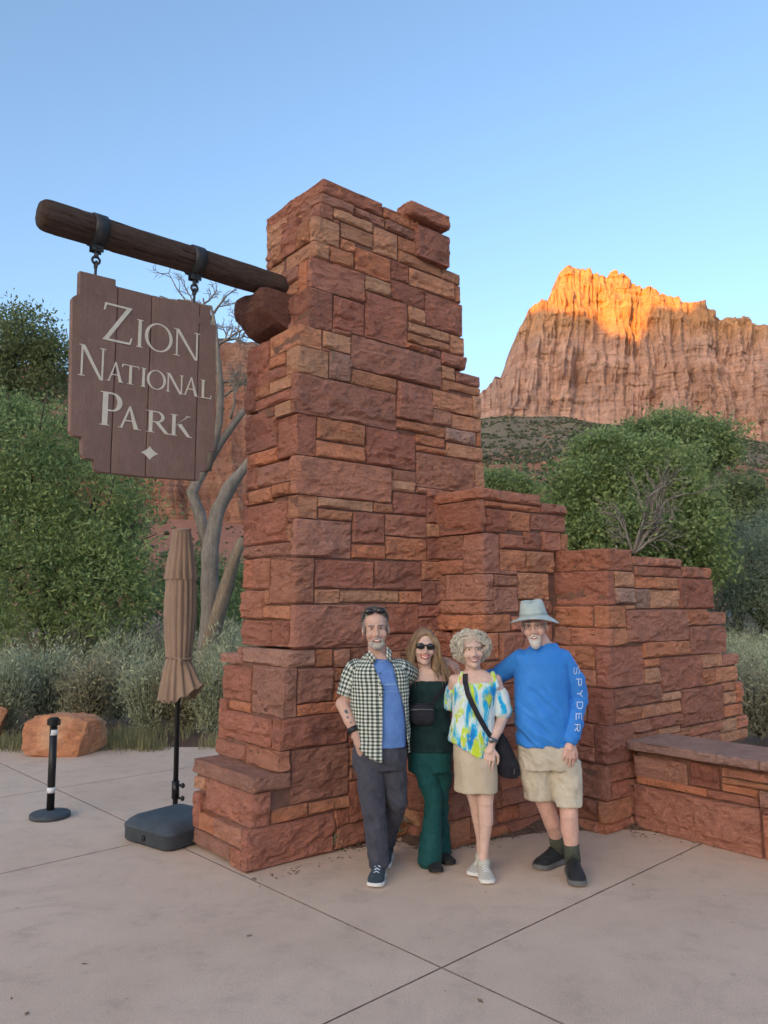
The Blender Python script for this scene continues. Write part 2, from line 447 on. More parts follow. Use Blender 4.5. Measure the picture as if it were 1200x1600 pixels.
class Masonry:
    def __init__(s, root, b0): s.root = root; s.b0 = b0; s.q = []; s.fr = []; s.lf = []; s.n = 0
    def aleft(s, z):
        best = None
        for (A0, A1, B1, z0, z1, c) in s.q:
            d = 0 if z0 <= z <= z1 else min(abs(z-z0), abs(z-z1))
            if best is None or d < best[0]: best = (d, A0)
        return best[1]
    def Q(s, k, xc, yt, yb, xr, xl, c, bmin=0.06, pull=0.0):
        b0 = s.b0-pull
        a_t, z1 = on_front(*zx(k, xc, yt), b0); a_b, z0 = on_front(*zx(k, xc, yb), b0); A0 = (a_t+a_b)/2
        ym = (yt+yb)/2
        # right end: walk along the course at the corner's mid height
        zm = (z0+z1)/2
        def a_at(x):
            lo = A0; hi = A0+4
            X = zx(k, x, 0)[0]
            for _ in range(40):
                m = (lo+hi)/2
                p = PW(m, b0, zm); w = p-CAM; dep = w[1]*_c+w[2]*_s
                if 600+FPX*w[0]/dep < X: lo = m
                else: hi = m
            return (lo+hi)/2
        A1 = a_at(xr) if xr else A0+0.10
        def b_at(x):
            lo = b0; hi = b0+3; X = zx(k, x, 0)[0]
            for _ in range(40):
                m = (lo+hi)/2
                p = PW(A0, m, zm); w = p-CAM; dep = w[1]*_c+w[2]*_s
                if 600+FPX*w[0]/dep > X: lo = m
                else: hi = m
            return (lo+hi)/2
        B1 = b_at(xl) if xl else b0+bmin
        s.q.append((A0, max(A1, A0+0.05), max(B1, b0+0.05), z0, z1, c))
        return s
    def F(s, k, x0, y0, x1, y1, c, depth=0.22):
        a0, z1 = on_front(*zx(k, x0, y0), s.b0); a1, z0 = on_front(*zx(k, x1, y1), s.b0)
        s.fr.append([a0, a1, z0, z1, c, depth]); return s
    def L(s, k, x0, y0, x1, y1, c):
        X0, Y0 = zx(k, x0, y0); X1, Y1 = zx(k, x1, y1)
        z = 1.0; A = s.aleft(1.0)
        for _ in range(4):
            b1, z1 = on_left(X0, Y0, A); b0_, z0 = on_left(X1, Y1, A); A = s.aleft((z0+z1)/2)
        s.lf.append([b0_, b1, z0, z1, c, A]); return s
    def resolve(s):
        """trim overlaps between neighbouring traced rectangles (small tracing errors)"""
        def trim(items, blockers):
            for it in items:
                for bl in blockers:
                    if bl is it: continue
                    ox = min(it[1], bl[1])-max(it[0], bl[0]); oz = min(it[3], bl[3])-max(it[2], bl[2])
                    if ox > 0 and oz > 0:
                        if ox < oz:
                            if it[0] < bl[0]: it[1] -= ox
                            else: it[0] += ox
                        else:
                            if it[2] < bl[2]: it[3] -= oz
                            else: it[2] += oz
        qs = sorted(s.q, key=lambda q: q[3]); 
        for i in range(len(qs)-1):                 # courses of quoins meet
            a, b = list(qs[i]), list(qs[i+1])
            if abs(b[3]-a[4]) < 0.06: m = (b[3]+a[4])/2; a[4] = m; b[3] = m
            qs[i], qs[i+1] = tuple(a), tuple(b)
        s.q = qs
        fq = [[q[0], q[1], q[3], q[4]] for q in s.q]
        trim(s.fr, fq); done = []
        for it in s.fr: trim([it], done); done.append(it)
        lq = [[s.b0, q[2], q[3], q[4]] for q in s.q]
        trim(s.lf, lq); done = []
        for it in s.lf: trim([it], done); done.append(it)
        s.fr = [f for f in s.fr if f[1]-f[0] > 0.03 and f[3]-f[2] > 0.025]
        s.lf = [f for f in s.lf if f[1]-f[0] > 0.03 and f[3]-f[2] > 0.025]
        return s
    def grow(s):
        def run(items, stat):
            for step_ in range(9):
                for it in items:
                    others = [o for o in items if o is not it]+stat
                    for side in (0, 1, 2, 3):
                        t = list(it[:4]); far = list(it[:4])
                        dlt = 0.01*(-1 if side in (0, 2) else 1); t[side] += dlt; far[side] += dlt*9
                        def ov(r, o): return min(r[1], o[1])-max(r[0], o[0]) > 1e-6 and min(r[3], o[3])-max(r[2], o[2]) > 1e-6
                        if any(ov(t, o) for o in others): continue
                        L_ = (it[3]-it[2]) if side < 2 else (it[1]-it[0]); cov = 0
                        for o in others:
                            if ov(far, o): cov += (min(it[3], o[3])-max(it[2], o[2])) if side < 2 else (min(it[1], o[1])-max(it[0], o[0]))
                        if cov >= 0.45*L_: it[side] = t[side]
        run(s.fr, [[q[0], q[1], q[3], q[4]] for q in s.q]); run(s.lf, [[s.b0, q[2], q[3], q[4]] for q in s.q]); return s
    def _fill(s, rects, regions, rng, wmax, cols, front=False):
        out = []
        R = 0.02
        for (x0, x1, z0, z1) in regions:
            nx, nz = int((x1-x0)/R), int((z1-z0)/R)
            if nx < 2 or nz < 2: continue
            occ = np.zeros((nz, nx), bool)
            for r in rects:
                i0 = max(0, int(round((r[0]-x0)/R))); i1 = min(nx, int(round((r[1]-x0)/R)))
                j0 = max(0, int(round((r[2]-z0)/R))); j1 = min(nz, int(round((r[3]-z0)/R)))
                if i1 > i0 and j1 > j0: occ[j0:j1, i0:i1] = True
            if front:
                for j in range(nz):
                    e_ = int(math.ceil((s.aleft(z0+(j+0.5)*R)-x0)/R))
                    if e_ > 0: occ[j, :min(nx, e_)] = True
            for j in range(nz):
                for i in range(nx):
                    if occ[j, i]: continue
                    hh = int(rng.choice([0.10, 0.13, 0.2, 0.26, 0.32])/R); ww = int(rng.uniform(0.22, wmax)/R)
                    w = 1
                    while w < ww and i+w < nx and not occ[j, i+w]: w += 1
                    if i+w < nx and not occ[j, i+w]:
                        r_ = 0
                        while i+w+r_ < nx and not occ[j, i+w+r_] and r_ < 6: r_ += 1
                        if r_ < 6: w += r_
                    hh = min(hh, max(7, int(w*0.8)))
                    h = 1
                    while h < hh and j+h < nz and not occ[j+h, i:i+w].any(): h += 1
                    occ[j:j+h, i:i+w] = True
                    if w*R >= 0.06 and h*R >= 0.04:
                        out.append([x0+i*R, x0+(i+w)*R, z0+j*R, z0+(j+h)*R, rng.choice(cols)])
        return out
    def fill_front(s, regions, wmax=0.6, cols='dmmot', depth=0.22):
        rects = [[q[0], q[1], q[3], q[4]] for q in s.q]+s.fr
        for r in s._fill(rects, regions, rnd, wmax, cols, True): s.fr.append(r+[depth])
        return s
    def fill_left(s, regions, wmax=0.5, cols='ddmot'):
        rects = [[s.b0, q[2], q[3], q[4]] for q in s.q]+s.lf
        for r in s._fill(rects, regions, rnd, wmax, cols): s.lf.append(r+[s.aleft((r[2]+r[3])/2)])
        return s
    def emit(s, seed=0, dq=0.0):
        for i, (A0, A1, B1, z0, z1, c) in enumerate(s.q):
            v, f = stone_mesh('q', A0, A1, s.b0, B1, z0, z1, seed+i, 1.0 if c in 'dcmg' else 0.7)
            put('stone', PW(v[:, 0], v[:, 1], v[:, 2]), f, M_STONE, s.root, False, stone_color(c))
        for i, (a0, a1, z0, z1, c, dep) in enumerate(s.fr):
            v, f = stone_mesh('f', a0, a1, s.b0, s.b0+dep, z0, z1, seed+100+i, 1.0 if c in 'dcmg' else 0.7)
            put('stone', PW(v[:, 0], v[:, 1], v[:, 2]), f, M_STONE, s.root, False, stone_color(c))
        for i, (b0_, b1, z0, z1, c, A) in enumerate(s.lf):
            v, f = stone_mesh('l', A, A+0.2, b0_, b1, z0, z1, seed+300+i, 1.0 if c in 'dcmg' else 0.7)
            put('stone', PW(v[:, 0], v[:, 1], v[:, 2]), f, M_STONE, s.root, False, stone_color(c))
    def core(s, mb, bback, zmax=None, lback=None):
        zs = np.arange(0, max(q[4] for q in s.q), 0.05)
        for z in zs:
            zc = z+0.025
            rr = [f[1] for f in s.fr if f[2] <= zc <= f[3]]+[q[1] for q in s.q if q[3] <= zc <= q[4]]
            if not rr: rr = [s.aleft(zc)+0.3]
            a1 = max(rr)-0.03; a0 = max(s.aleft(zz_) for zz_ in (z, zc, z+0.05, z+0.075))+0.012; top = z+0.05
            for zz_ in (z+0.052, z+0.075):
                r2 = [f[1] for f in s.fr if f[2] <= zz_ <= f[3]]+[q[1] for q in s.q if q[3] <= zz_ <= q[4]]
                if r2: a1 = min(a1, max(r2)-0.03)
            mx = max([f[3] for f in s.fr if f[1] > a1-0.4]+[q[4] for q in s.q])
            if a1 <= a0+0.05: continue
            ll = [f[1] for f in s.lf if f[2] <= zc <= f[3]]+[q[2] for q in s.q if q[3] <= zc <= q[4]]
            bb = max(ll)-0.02 if ll else bback
            top = min(top, max(q[4] for q in s.q)-0.02)
            if top <= z: continue
            v = np.array([(a, b, zz) for zz in (z, top) for (a, b) in ((a0, s.b0+0.012), (a1, s.b0+0.012), (a1, bb), (a0, bb))])
            mb.add(PW(v[:, 0], v[:, 1], v[:, 2]), [(0,3,2,1),(4,5,6,7),(0,1,5,4),(1,2,6,5),(2,3,7,6),(3,0,4,7)])

gate_root = empty('stone_monument', tuple(PW(1.3, 0.3, 0.0)), 'tall stepped monument of rough red sandstone blocks behind the four people', 'monument')

# ---- the tall pillar
T = Masonry(gate_root, 0.0)
q = T.Q
q(1, 490, 42, 95, 715, 278, 'm'); q(1, 487, 97, 132, 608, 415, 'd'); q(1, 478, 135, 183, 530, 410, 'd'); q(1, 456, 184, 272, 553, None, 't')
q(1, 458, 275, 333, 515, 352, 't'); q(1, 447, 336, 448, 648, None, 'd'); q(1, 438, 450, 593, 527, 377, 'd'); q(1, 400, 592, 667, 487, 292, 't')
q(1, 396, 669, 768, 512, 352, 't'); q(1, 387, 771, 920, 765, None, 'd'); q(1, 395, 925, 1075, 465, 320, 'd')
q(2, 484, -88, 92, 935, None, 'm'); q(2, 490, 97, 205, 587, 447, 't'); q(2, 488, 208, 387, 745, None, 'd'); q(2, 480, 393, 611, 572, 365, 'm')
q(2, 478, 614, 822, 905, None, 'd')
q(5, 636, 140, 238, 795, 375, 'g'); q(5, 610, 242, 535, 690, 425, 'g'); q(5, 588, 538, 729, 985, 543, 'd'); q(5, 577, 732, 852, 650, 388, 'm')
q(5, 428, 886, 980, 655, 82, 'g'); q(5, 424, 984, 1186, 535, 150, 'd'); q(5, 390, 1192, 1442, 905, None, 'd')
F = T.F
F(1, 718, 148, 852, 243, 'o'); F(1, 610, 150, 722, 226, 'd'); F(1, 724, 200, 845, 285, 'd'); F(1, 535, 160, 678, 248, 't'); F(1, 557, 212, 672, 302, 't')
F(1, 680, 222, 770, 350, 't'); F(1, 773, 262, 847, 332, 'o'); F(1, 517, 288, 607, 362, 'o'); F(1, 560, 272, 607, 310, 'o'); F(1, 611, 298, 742, 452, 'o')
F(1, 773, 312, 932, 408, 't', .6); F(1, 935, 380, 1005, 447, 't', .9); F(1, 650, 435, 742, 492, 't'); F(1, 746, 352, 812, 438, 'd'); F(1, 815, 375, 985, 500, 't', .3)
F(1, 986, 450, 1007, 512, 'o', .9); F(1, 746, 425, 870, 537, 'd'); F(1, 873, 475, 1015, 640, 'd', .9); F(1, 531, 485, 645, 634, 'd'); F(1, 650, 462, 808, 662, 'd')
F(1, 811, 527, 873, 590, 't'); F(1, 813, 580, 965, 660, 't'); F(1, 813, 626, 960, 698, 'o'); F(1, 967, 628, 1021, 688, 't', .9); F(1, 491, 610, 592, 700, 't')
F(1, 597, 632, 932, 832, 'd'); F(1, 935, 677, 1025, 762, 'd', .9); F(1, 515, 690, 597, 803, 'g'); F(1, 600, 755, 762, 852, 'o'); F(1, 936, 748, 986, 804, 't')
F(1, 988, 765, 1080, 828, 'd', 1.0); F(1, 937, 800, 1080, 860, 'o', 1.0); F(1, 767, 800, 897, 970, 'd'); F(1, 900, 832, 1050, 938, 't'); F(1, 1052, 862, 1085, 942, 't', 1.0)
F(1, 900, 905, 972, 975, 'm'); F(1, 975, 925, 1085, 1003, 't', 1.0); F(1, 469, 937, 648, 1046, 'o'); F(1, 469, 1030, 648, 1100, 'o'); F(1, 652, 972, 838, 1130, 'd')
F(1, 772, 942, 945, 1014, 'o'); F(1, 815, 995, 948, 1058, 'o'); F(1, 843, 1043, 950, 1085, 'o'); F(1, 950, 975, 1065, 1045, 'g'); F(1, 1067, 995, 1086, 1050, 'o', 1.0)
F(1, 953, 1032, 1088, 1110, 't', 1.0); F(1, 722, 1118, 838, 1176, 'o'); F(1, 757, 1175, 838, 1226, 't'); F(1, 847, 1070, 1058, 1228, 'm'); F(1, 1062, 1100, 1097, 1215, 't', 1.0)
F(2, 590, 105, 848, 181, 't'); F(2, 852, 130, 937, 183, 'o'); F(2, 592, 162, 745, 213, 't'); F(2, 942, 82, 1100, 190, 'd'); F(2, 752, 182, 902, 327, 'd')
F(2, 906, 192, 1100, 298, 'm'); F(2, 753, 327, 907, 399, 'o'); F(2, 908, 298, 1100, 411, 'o'); F(2, 577, 400, 850, 541, 'd'); F(2, 854, 405, 1075, 543, 'd')
F(2, 575, 540, 692, 605, 't'); F(2, 694, 545, 968, 605, 't'); F(2, 970, 550, 1075, 604, 'o'); F(2, 908, 610, 1062, 748, 'm'); F(2, 920, 750, 1050, 826, 'm')
F(5, 803, 138, 900, 231, 'o'); F(5, 905, 130, 1000, 232, 'm'); F(5, 695, 240, 905, 432, 'd'); F(5, 693, 446, 948, 497, 'o'); F(5, 658, 724, 990, 978, 'd')
F(5, 545, 985, 745, 1028, 'd'); F(5, 553, 1066, 753, 1114, 'o'); F(5, 757, 1032, 952, 1065, 'o'); F(5, 1000, 905, 1085, 1130, 'm'); F(5, 915, 1165, 1090, 1262, 'm')
L = T.L
L(1, 283, 262, 335, 292, 't'); L(1, 338, 220, 403, 275, 'd'); L(1, 302, 322, 335, 338, 'o'); L(1, 405, 218, 452, 242, 'o'); L(1, 302, 362, 450, 285, 't'); L(1, 282, 335, 300, 380, 'm')
L(1, 402, 365, 445, 430, 'o'); L(1, 210, 690, 290, 800, 'd'); L(1, 205, 850, 236, 915, 'd'); L(1, 238, 832, 288, 855, 'o'); L(1, 292, 775, 382, 812, 't'); L(1, 295, 722, 350, 738, 'o')
L(1, 238, 882, 382, 862, 'd'); L(1, 316, 893, 382, 920, 't'); L(1, 205, 940, 315, 1045, 'd'); L(1, 207, 1088, 318, 1093, 'o'); L(1, 248, 1138, 385, 1165, 'd'); L(1, 203, 1155, 247, 1200, 'm')
L(2, 240, 100, 265, 150, 'm'); L(2, 268, 95, 370, 118, 'o'); L(2, 373, 65, 480, 92, 'o'); L(2, 245, 160, 485, 308, 'd'); L(2, 245, 350, 485, 382, 'd'); L(2, 243, 375, 283, 535, 'm')
L(2, 286, 405, 350, 538, 'm'); L(2, 240, 548, 340, 672, 'm'); L(2, 346, 618, 475, 680, 'o'); L(2, 242, 683, 368, 808, 'd'); L(2, 371, 685, 475, 820, 'd')
L(5, 243, 145, 370, 215, 'g'); L(5, 262, 225, 420, 435, 'd'); L(5, 235, 420, 272, 650, 'd'); L(5, 285, 425, 410, 495, 'o'); L(5, 275, 490, 538, 720, 'd'); L(5, 215, 655, 378, 790, 'd')
L(5, 92, 880, 150, 955, 't'); L(5, 85, 965, 120, 1170, 'd'); L(5, 122, 1085, 200, 1110, 'o'); L(5, 205, 1115, 380, 1295, 'm'); L(5, 85, 1190, 295, 1375, 'g'); L(5, 298, 1290, 380, 1440, 'm')
T.resolve(); T.grow()
T.fill_front([(0.32, 1.95, 0.0, 1.6), (0.4, 1.9, 1.5, 5.0)])
T.fill_left([(0.06, 0.74, 0.0, 5.05)]); T.grow()
# raised cap stones on the right shoulder of the pillar
cap = Masonry(gate_root, -0.06)
cap.Q(1, 822, 124, 178, 967, 768, 'm'); cap.Q(1, 851, 216, 334, 967, None, 'c', bmin=0.8)
core_mb = MB()
T.core(core_mb, 0.72)
T.emit(1000); cap.emit(1800)

# carrying stone under the log
cz0 = MB()
def corbel(a0, a1, b0, b1):
    pts = [(a1, 4.20), (a0+0.02, 4.205), (a0, 4.17), (a0+0.005, 4.05), (a0+0.04, 4.01), (a0+0.14, 3.93), (a1, 3.88)]
    nb = 9; vs = []; r = np.random.RandomState(4)
    pp = []
    for i in range(len(pts)-1):
        for t in (0, 0.5): pp.append(tuple(np.array(pts[i])*(1-t)+np.array(pts[i+1])*t))
    pp.append(pts[-1]); m = len(pp)
    for j in range(nb):
        b = b0+(b1-b0)*j/(nb-1); e = 0.03 if j in (0, nb-1) else 0.0
        for (a, z) in pp:
            zc = 4.06
            vs.append((a+e*(a1-a)/(a1-a0)*0.8, b, z+(zc-z)*e*2))
    vs = np.array(vs); nn = fbm(vs*6, 77, 4)*0.018
    w = np.clip((a1-vs[:, 0])/0.1, 0, 1)
    vs[:, 0] -= nn*w; vs[:, 2] += fbm(vs*7+9, 5, 3)*0.015*w; vs[:, 1] += fbm(vs*7+3, 6, 3)*0.014
    f = [tuple(x) for x in grid_faces(nb, m)]+[tuple(range(m)), tuple((nb-1)*m+k for k in range(m-1, -1, -1))]
    f += [(0, (nb-1)*m, (nb-1)*m+m-1, m-1)]
    return PW(vs[:, 0], vs[:, 1], vs[:, 2]), f
v_, f_ = corbel(0.13, 0.46, 0.25, 0.73)
put('stone_bracket', v_, f_, M_STONE, gate_root, False, (0.22, 0.105, 0.08, 1))

# ---- second, lower pier
P2 = Masonry(gate_root, -0.50); q = P2.Q
q(3, 515, 82, 150, 895, 205, 'm'); q(3, 522, 165, 366, 545, 182, 'd'); q(3, 540, 371, 620, 640, 415, 'd'); q(3, 547, 628, 790, None, 302, 'd'); q(3, 547, 800, 878, None, 110, 'm')
q(3, 541, 882, 988, 710, 468, 'o'); q(3, 545, 1000, 1168, 637, 345, 'o')
q(8, 505, 432, 678, 745, 430, 'd'); q(8, 505, 690, 905, 690, 415, 't')
F = P2.F
F(3, 545, 172, 893, 240, 'o'); F(3, 898, 178, 1055, 250, 'd'); F(3, 552, 222, 685, 374, 'd'); F(3, 690, 245, 828, 350, 'o'); F(3, 832, 252, 1055, 371, 'd', .5); F(3, 642, 362, 790, 470, 'm')
F(3, 793, 370, 898, 474, 'd'); F(3, 902, 372, 1022, 477, 'm'); F(3, 1025, 375, 1070, 490, 'o'); F(3, 652, 478, 802, 613, 'o'); F(3, 806, 487, 985, 613, 't'); F(3, 763, 625, 952, 781, 't')
F(3, 550, 630, 757, 695, 'd'); F(3, 553, 704, 757, 872, 'd'); F(3, 760, 790, 960, 880, 'm'); F(3, 713, 888, 790, 975, 'm'); F(3, 640, 987, 785, 1165, 'm')
F(8, 978, 392, 1190, 500, 'm'); F(8, 935, 570, 1142, 655, 'o')
L = P2.L
L(3, 187, 410, 408, 525, 'd'); L(3, 145, 560, 408, 610, 'm'); L(3, 145, 650, 297, 797, 'm'); L(3, 120, 900, 455, 990, 'o'); L(3, 210, 1000, 338, 1145, 'd')
L(8, 30, 565, 210, 735, 't'); L(8, 62, 220, 260, 572, 'd')
P2.resolve(); P2.grow(); P2.fill_front([(1.30, 2.6, 0.0, 0.7), (1.62, 2.6, 0.6, 2.3)], 0.5, 'dmmo'); P2.fill_left([(-0.44, 0.2, 0.0, 2.6)], 0.45, 'ddmo'); P2.grow()
P2.core(core_mb, 0.3); P2.emit(3000)

# ---- third pier
P3 = Masonry(gate_root, -1.0); q = P3.Q
q(4, 350, 50, 158, 470, 65, 'm'); q(4, 352, 168, 336, 385, 68, 'd'); q(4, 352, 342, 450, 440, 280, 'o'); q(4, 352, 457, 541, 378, 165, 'm'); q(4, 352, 553, 752, 530, 293, 'd')
q(4, 352, 764, 940, 385, 245, 'd'); q(4, 345, 946, 1140, 478, 285, 'd'); q(4, 340, 1146, 1322, 365, 215, 'm'); q(4, 335, 1328, 1440, 470, 300, 'o')
F = P3.F
F(4, 388, 172, 487, 250, 't'); F(4, 490, 206, 590, 250, 'o'); F(4, 592, 207, 693, 250, 'o'); F(4, 485, 152, 722, 195, 'm'); F(4, 485, 90, 722, 146, 'm'); F(4, 392, 256, 487, 333, 'g')
F(4, 487, 255, 560, 336, 'g'); F(4, 563, 259, 695, 330, 't'); F(4, 725, 143, 862, 200, 'm', .4); F(4, 700, 206, 883, 356, 'd', .4); F(4, 443, 357, 760, 505, 'd'); F(4, 742, 374, 845, 428, 'o')
F(4, 848, 370, 942, 421, 'm', .5); F(4, 765, 448, 947, 568, 'd', .5); F(4, 381, 454, 440, 534, 'o'); F(4, 525, 537, 695, 580, 'o'); F(4, 697, 524, 762, 576, 'o'); F(4, 532, 620, 607, 637, 'o')
F(4, 537, 655, 612, 708, 't'); F(4, 615, 607, 818, 735, 'd'); F(4, 818, 596, 922, 643, 't'); F(4, 924, 582, 998, 630, 'd', .5); F(4, 822, 657, 887, 722, 'o'); F(4, 890, 656, 1000, 713, 't', .5)
F(4, 390, 767, 620, 815, 'd'); F(4, 622, 785, 715, 790, 't'); F(4, 388, 866, 517, 912, 'o'); F(4, 520, 842, 705, 864, 't'); F(4, 712, 767, 928, 910, 'd'); F(4, 928, 732, 988, 758, 't')
F(4, 990, 718, 1022, 808, 'm', .6); F(4, 930, 775, 988, 822, 't'); F(4, 933, 842, 1025, 878, 'o', .6); F(4, 565, 908, 710, 938, 'd'); F(4, 390, 955, 562, 965, 'd'); F(4, 715, 955, 840, 950, 't')
F(4, 845, 933, 912, 966, 'm'); F(4, 912, 910, 998, 960, 't'); F(4, 1000, 896, 1050, 936, 'm', .6); F(4, 930, 972, 1052, 1000, 't', .6); F(4, 370, 1152, 470, 1200, 'm'); F(4, 372, 1220, 470, 1296, 'm')
L = P3.L
L(4, 70, 360, 277, 448, 'o'); L(4, 190, 558, 285, 653, 'o'); L(4, 200, 662, 290, 740, 'm'); L(4, 205, 945, 282, 1035, 'm'); L(4, 205, 1050, 282, 1125, 'm'); L(4, 205, 1330, 300, 1420, 'm')
P3.resolve(); P3.grow(); P3.fill_front([(2.45, 4.4, 0.0, 0.75), (2.5, 3.3, 0.7, 2.0)], 0.6, 'dmmot'); P3.fill_left([(-0.94, -0.4, 0.0, 2.2)], 0.45, 'dmmo'); P3.grow()
P3.core(core_mb, -0.1); P3.emit(4000)
for (a0, a1, b0, b1, z1) in ((1.95, 2.7, -0.47, 0.3, 2.2), (0.6, 2.0, 0.05, 0.6, 2.4)):
    v = np.array([(a, b, zz) for zz in (0.0, z1) for (a, b) in ((a0, b0), (a1, b0), (a1, b1), (a0, b1))])
    core_mb.add(PW(v[:, 0], v[:, 1], v[:, 2]), [(0,3,2,1),(4,5,6,7),(0,1,5,4),(1,2,6,5),(2,3,7,6),(3,0,4,7)])
core_mb.build('mortar', M_MORTAR, gate_root)

# the 296 largest stones stay single parts; the smallest go together as one part
def px_area(o):
    vv = np.array([o.data.vertices[i].co[:] for i in range(0, len(o.data.vertices), 3)])+np.array(o['_w'])-CAM
    dep = vv[:, 1]*_c+vv[:, 2]*_s; X = vv[:, 0]/dep; Y_ = (vv[:, 2]*_c-vv[:, 1]*_s)/dep
    return (X.max()-X.min())*(Y_.max()-Y_.min())
stones = [o for o in gate_root.children if o.name.split('.')[0] == 'stone']
for o in stones: o['_w'] = tuple(o.location+gate_root.location)
stones.sort(key=px_area, reverse=True)
for o in stones: o['_k'] = 1
keep_, rest_ = stones[:296], stones[296:]
mb = MB(); cols_ = []
for o in rest_:
    vv = np.array([v.co[:] for v in o.data.vertices])+np.array(o['_w']); mb.add(vv, [tuple(p.vertices) for p in o.data.polygons]); cols_ += [tuple(o.color)]*len(vv)
so = mb.build('small_stones', M_STONE_SMALL, gate_root); tag(so, kind='stuff')
ca = so.data.color_attributes.new('stone_tint', 'FLOAT_COLOR', 'POINT'); ca.data.foreach_set('color', np.array(cols_, np.float32).ravel())
for o in rest_: bpy.data.objects.remove(o)
for o in keep_: del o['_w']; del o['_k']

# ---- low wall running out to the right
A_LW = on_front(986, 1266, -1.0)[0]
low_root = empty('low_wall', tuple(PW(A_LW+0.2, -2.0, 0.0)), 'low red sandstone wall with flat capstones at the right of the monument', 'wall')
class LowWall(Masonry):
    def aleft(s, z): return A_LW
LW = LowWall(low_root, -9.0); L = LW.L
L(4, 478, 1085, 755, 1242, 'g'); L(4, 760, 1122, 913, 1268, 'c'); L(4, 918, 1150, 1180, 1238, 'm'); L(4, 920, 1228, 1100, 1303, 'o'); L(4, 478, 1230, 1118, 1490, 'd'); L(4, 1105, 1262, 1190, 1362, 'g')
L(4, 1122, 1385, 1260, 1560, 'm')
cap_b1, cap_zt = on_left(978, 1156, A_LW-0.05); _, cap_zb = on_left(978, 1171, A_LW-0.05); jb, _ = on_left(1185, 1180, A_LW-0.05)
for it in LW.lf:
    it[3] = min(it[3], cap_zb-0.01)
    if it[2] < 0.30: it[2] = min(it[2], 0.0)
done = []
for it in LW.lf:
    for bl in done:
        ox = min(it[1], bl[1])-max(it[0], bl[0]); oz = min(it[3], bl[3])-max(it[2], bl[2])
        if ox > 0 and oz > 0:
            if ox < oz:
                if it[0] < bl[0]: it[1] -= ox
                else: it[0] += ox
            elif it[2] < bl[2]: it[3] -= oz
            else: it[2] += oz
    done.append(it)
bmin_ = min(it[0] for it in LW.lf)
LW.fill_left([(-4.4, cap_b1-0.03, 0.0, cap_zb-0.01)], 0.7, 'dgmoc')
LW.emit(5000)
for i, (b0_, b1_) in enumerate(((jb, cap_b1), (jb-0.9, jb), (jb-1.8, jb-0.9), (jb-2.7, jb-1.8))):
    v, f = stone_mesh('l', A_LW-0.05, A_LW+0.52, b0_, b1_, cap_zb, cap_zt, 5400+i, 1.0, 0.02)
    put('capstone', PW(v[:, 0], v[:, 1], v[:, 2]), f, M_STONE, low_root, False, (0.46, 0.285, 0.235, 1))
mbw = MB(); v = np.array([(a, b, zz) for zz in (0.0, cap_zb-0.006) for (a, b) in ((A_LW+0.03, jb-2.6), (A_LW+0.45, jb-2.6), (A_LW+0.45, cap_b1-0.05), (A_LW+0.03, cap_b1-0.05))])
mbw.add(PW(v[:, 0], v[:, 1], v[:, 2]), [(0,3,2,1),(4,5,6,7),(0,1,5,4),(1,2,6,5),(2,3,7,6),(3,0,4,7)])
mbw.build('mortar', M_MORTAR, low_root)

# ---- soil bed between the wall feet and the pavement
edge = [(540, 1330), (600, 1322), (650, 1326), (700, 1330), (740, 1322), (780, 1311), (840, 1303), (900, 1299), (960, 1298), (1010, 1299), (1060, 1303), (1110, 1312), (1160, 1321), (1210, 1330), (1320, 1352), (1450, 1376)]
E3 = []
for i in range(len(edge)-1):
    for t in np.linspace(0, 1, 8, endpoint=False): E3.append(np.array(edge[i])*(1-t)+np.array(edge[i+1])*t)
E3 = np.array([gpt(*p) for p in E3]); nE = len(E3)
nR = 26; rows = []
for r in range(nR):
    t = (r/(nR-1)); w = t*1.15
    rows.append(E3+np.array([0.25*U[0]-0.1*0, 1.0, 0])*0+np.array([0.45, 0.89, 0])*w)
G = np.concatenate(rows); tt = np.repeat(np.linspace(0, 1, nR), nE)
G[:, :2] += (fbm(np.stack([G[:, 0]*5, G[:, 1]*5, G[:, 0]*0], 1), 3, 3)*0.03)[:, None]*(1-np.clip(tt*4, 0, 1))[:, None]
xw = np.clip((G[:, 0]-0.3)/1.3, 0.25, 1)
G[:, 2] = -0.006+np.clip(tt/0.45, 0, 1)**0.75*0.105*xw+fbm(np.stack([G[:, 0]*9, G[:, 1]*9, G[:, 0]*0], 1), 8, 4)*0.012*np.clip(tt*6, 0, 1)
tag(put('soil_bed', G, [grid_faces(nR, nE)], M_SOIL, None, True), kind='structure')
# litter of pebbles and dry leaves on it
M_LITTER = simple('litter', (0.26, 0.20, 0.15), 0.9, 0, 0.2, 9, 0.5)
rs = np.random.RandomState(3); lm_v = []; lm_f = []; k = 0
for i in range(2600):
    j = rs.randint(len(G)) if rs.rand() < 0.7 else rs.randint(nE*6)
    if tt[j] > 0.75: continue
    p = G[j]+np.array([rs.uniform(-.05, .05), rs.uniform(-.05, .05), 0.004]); s = rs.uniform(0.004, 0.013)
    d = rs.randn(4, 3)*s*np.array([1, 1, 0.45])
    lm_v.append(p+d+np.array([0, 0, s*0.4])); lm_f.append([[k, k+1, k+2], [k, k+2, k+3], [k, k+3, k+1], [k+1, k+3, k+2]]); k += 4
tag(put('gravel_litter', np.concatenate(lm_v), [np.array(lm_f).reshape(-1, 3)], M_LITTER), kind='stuff')

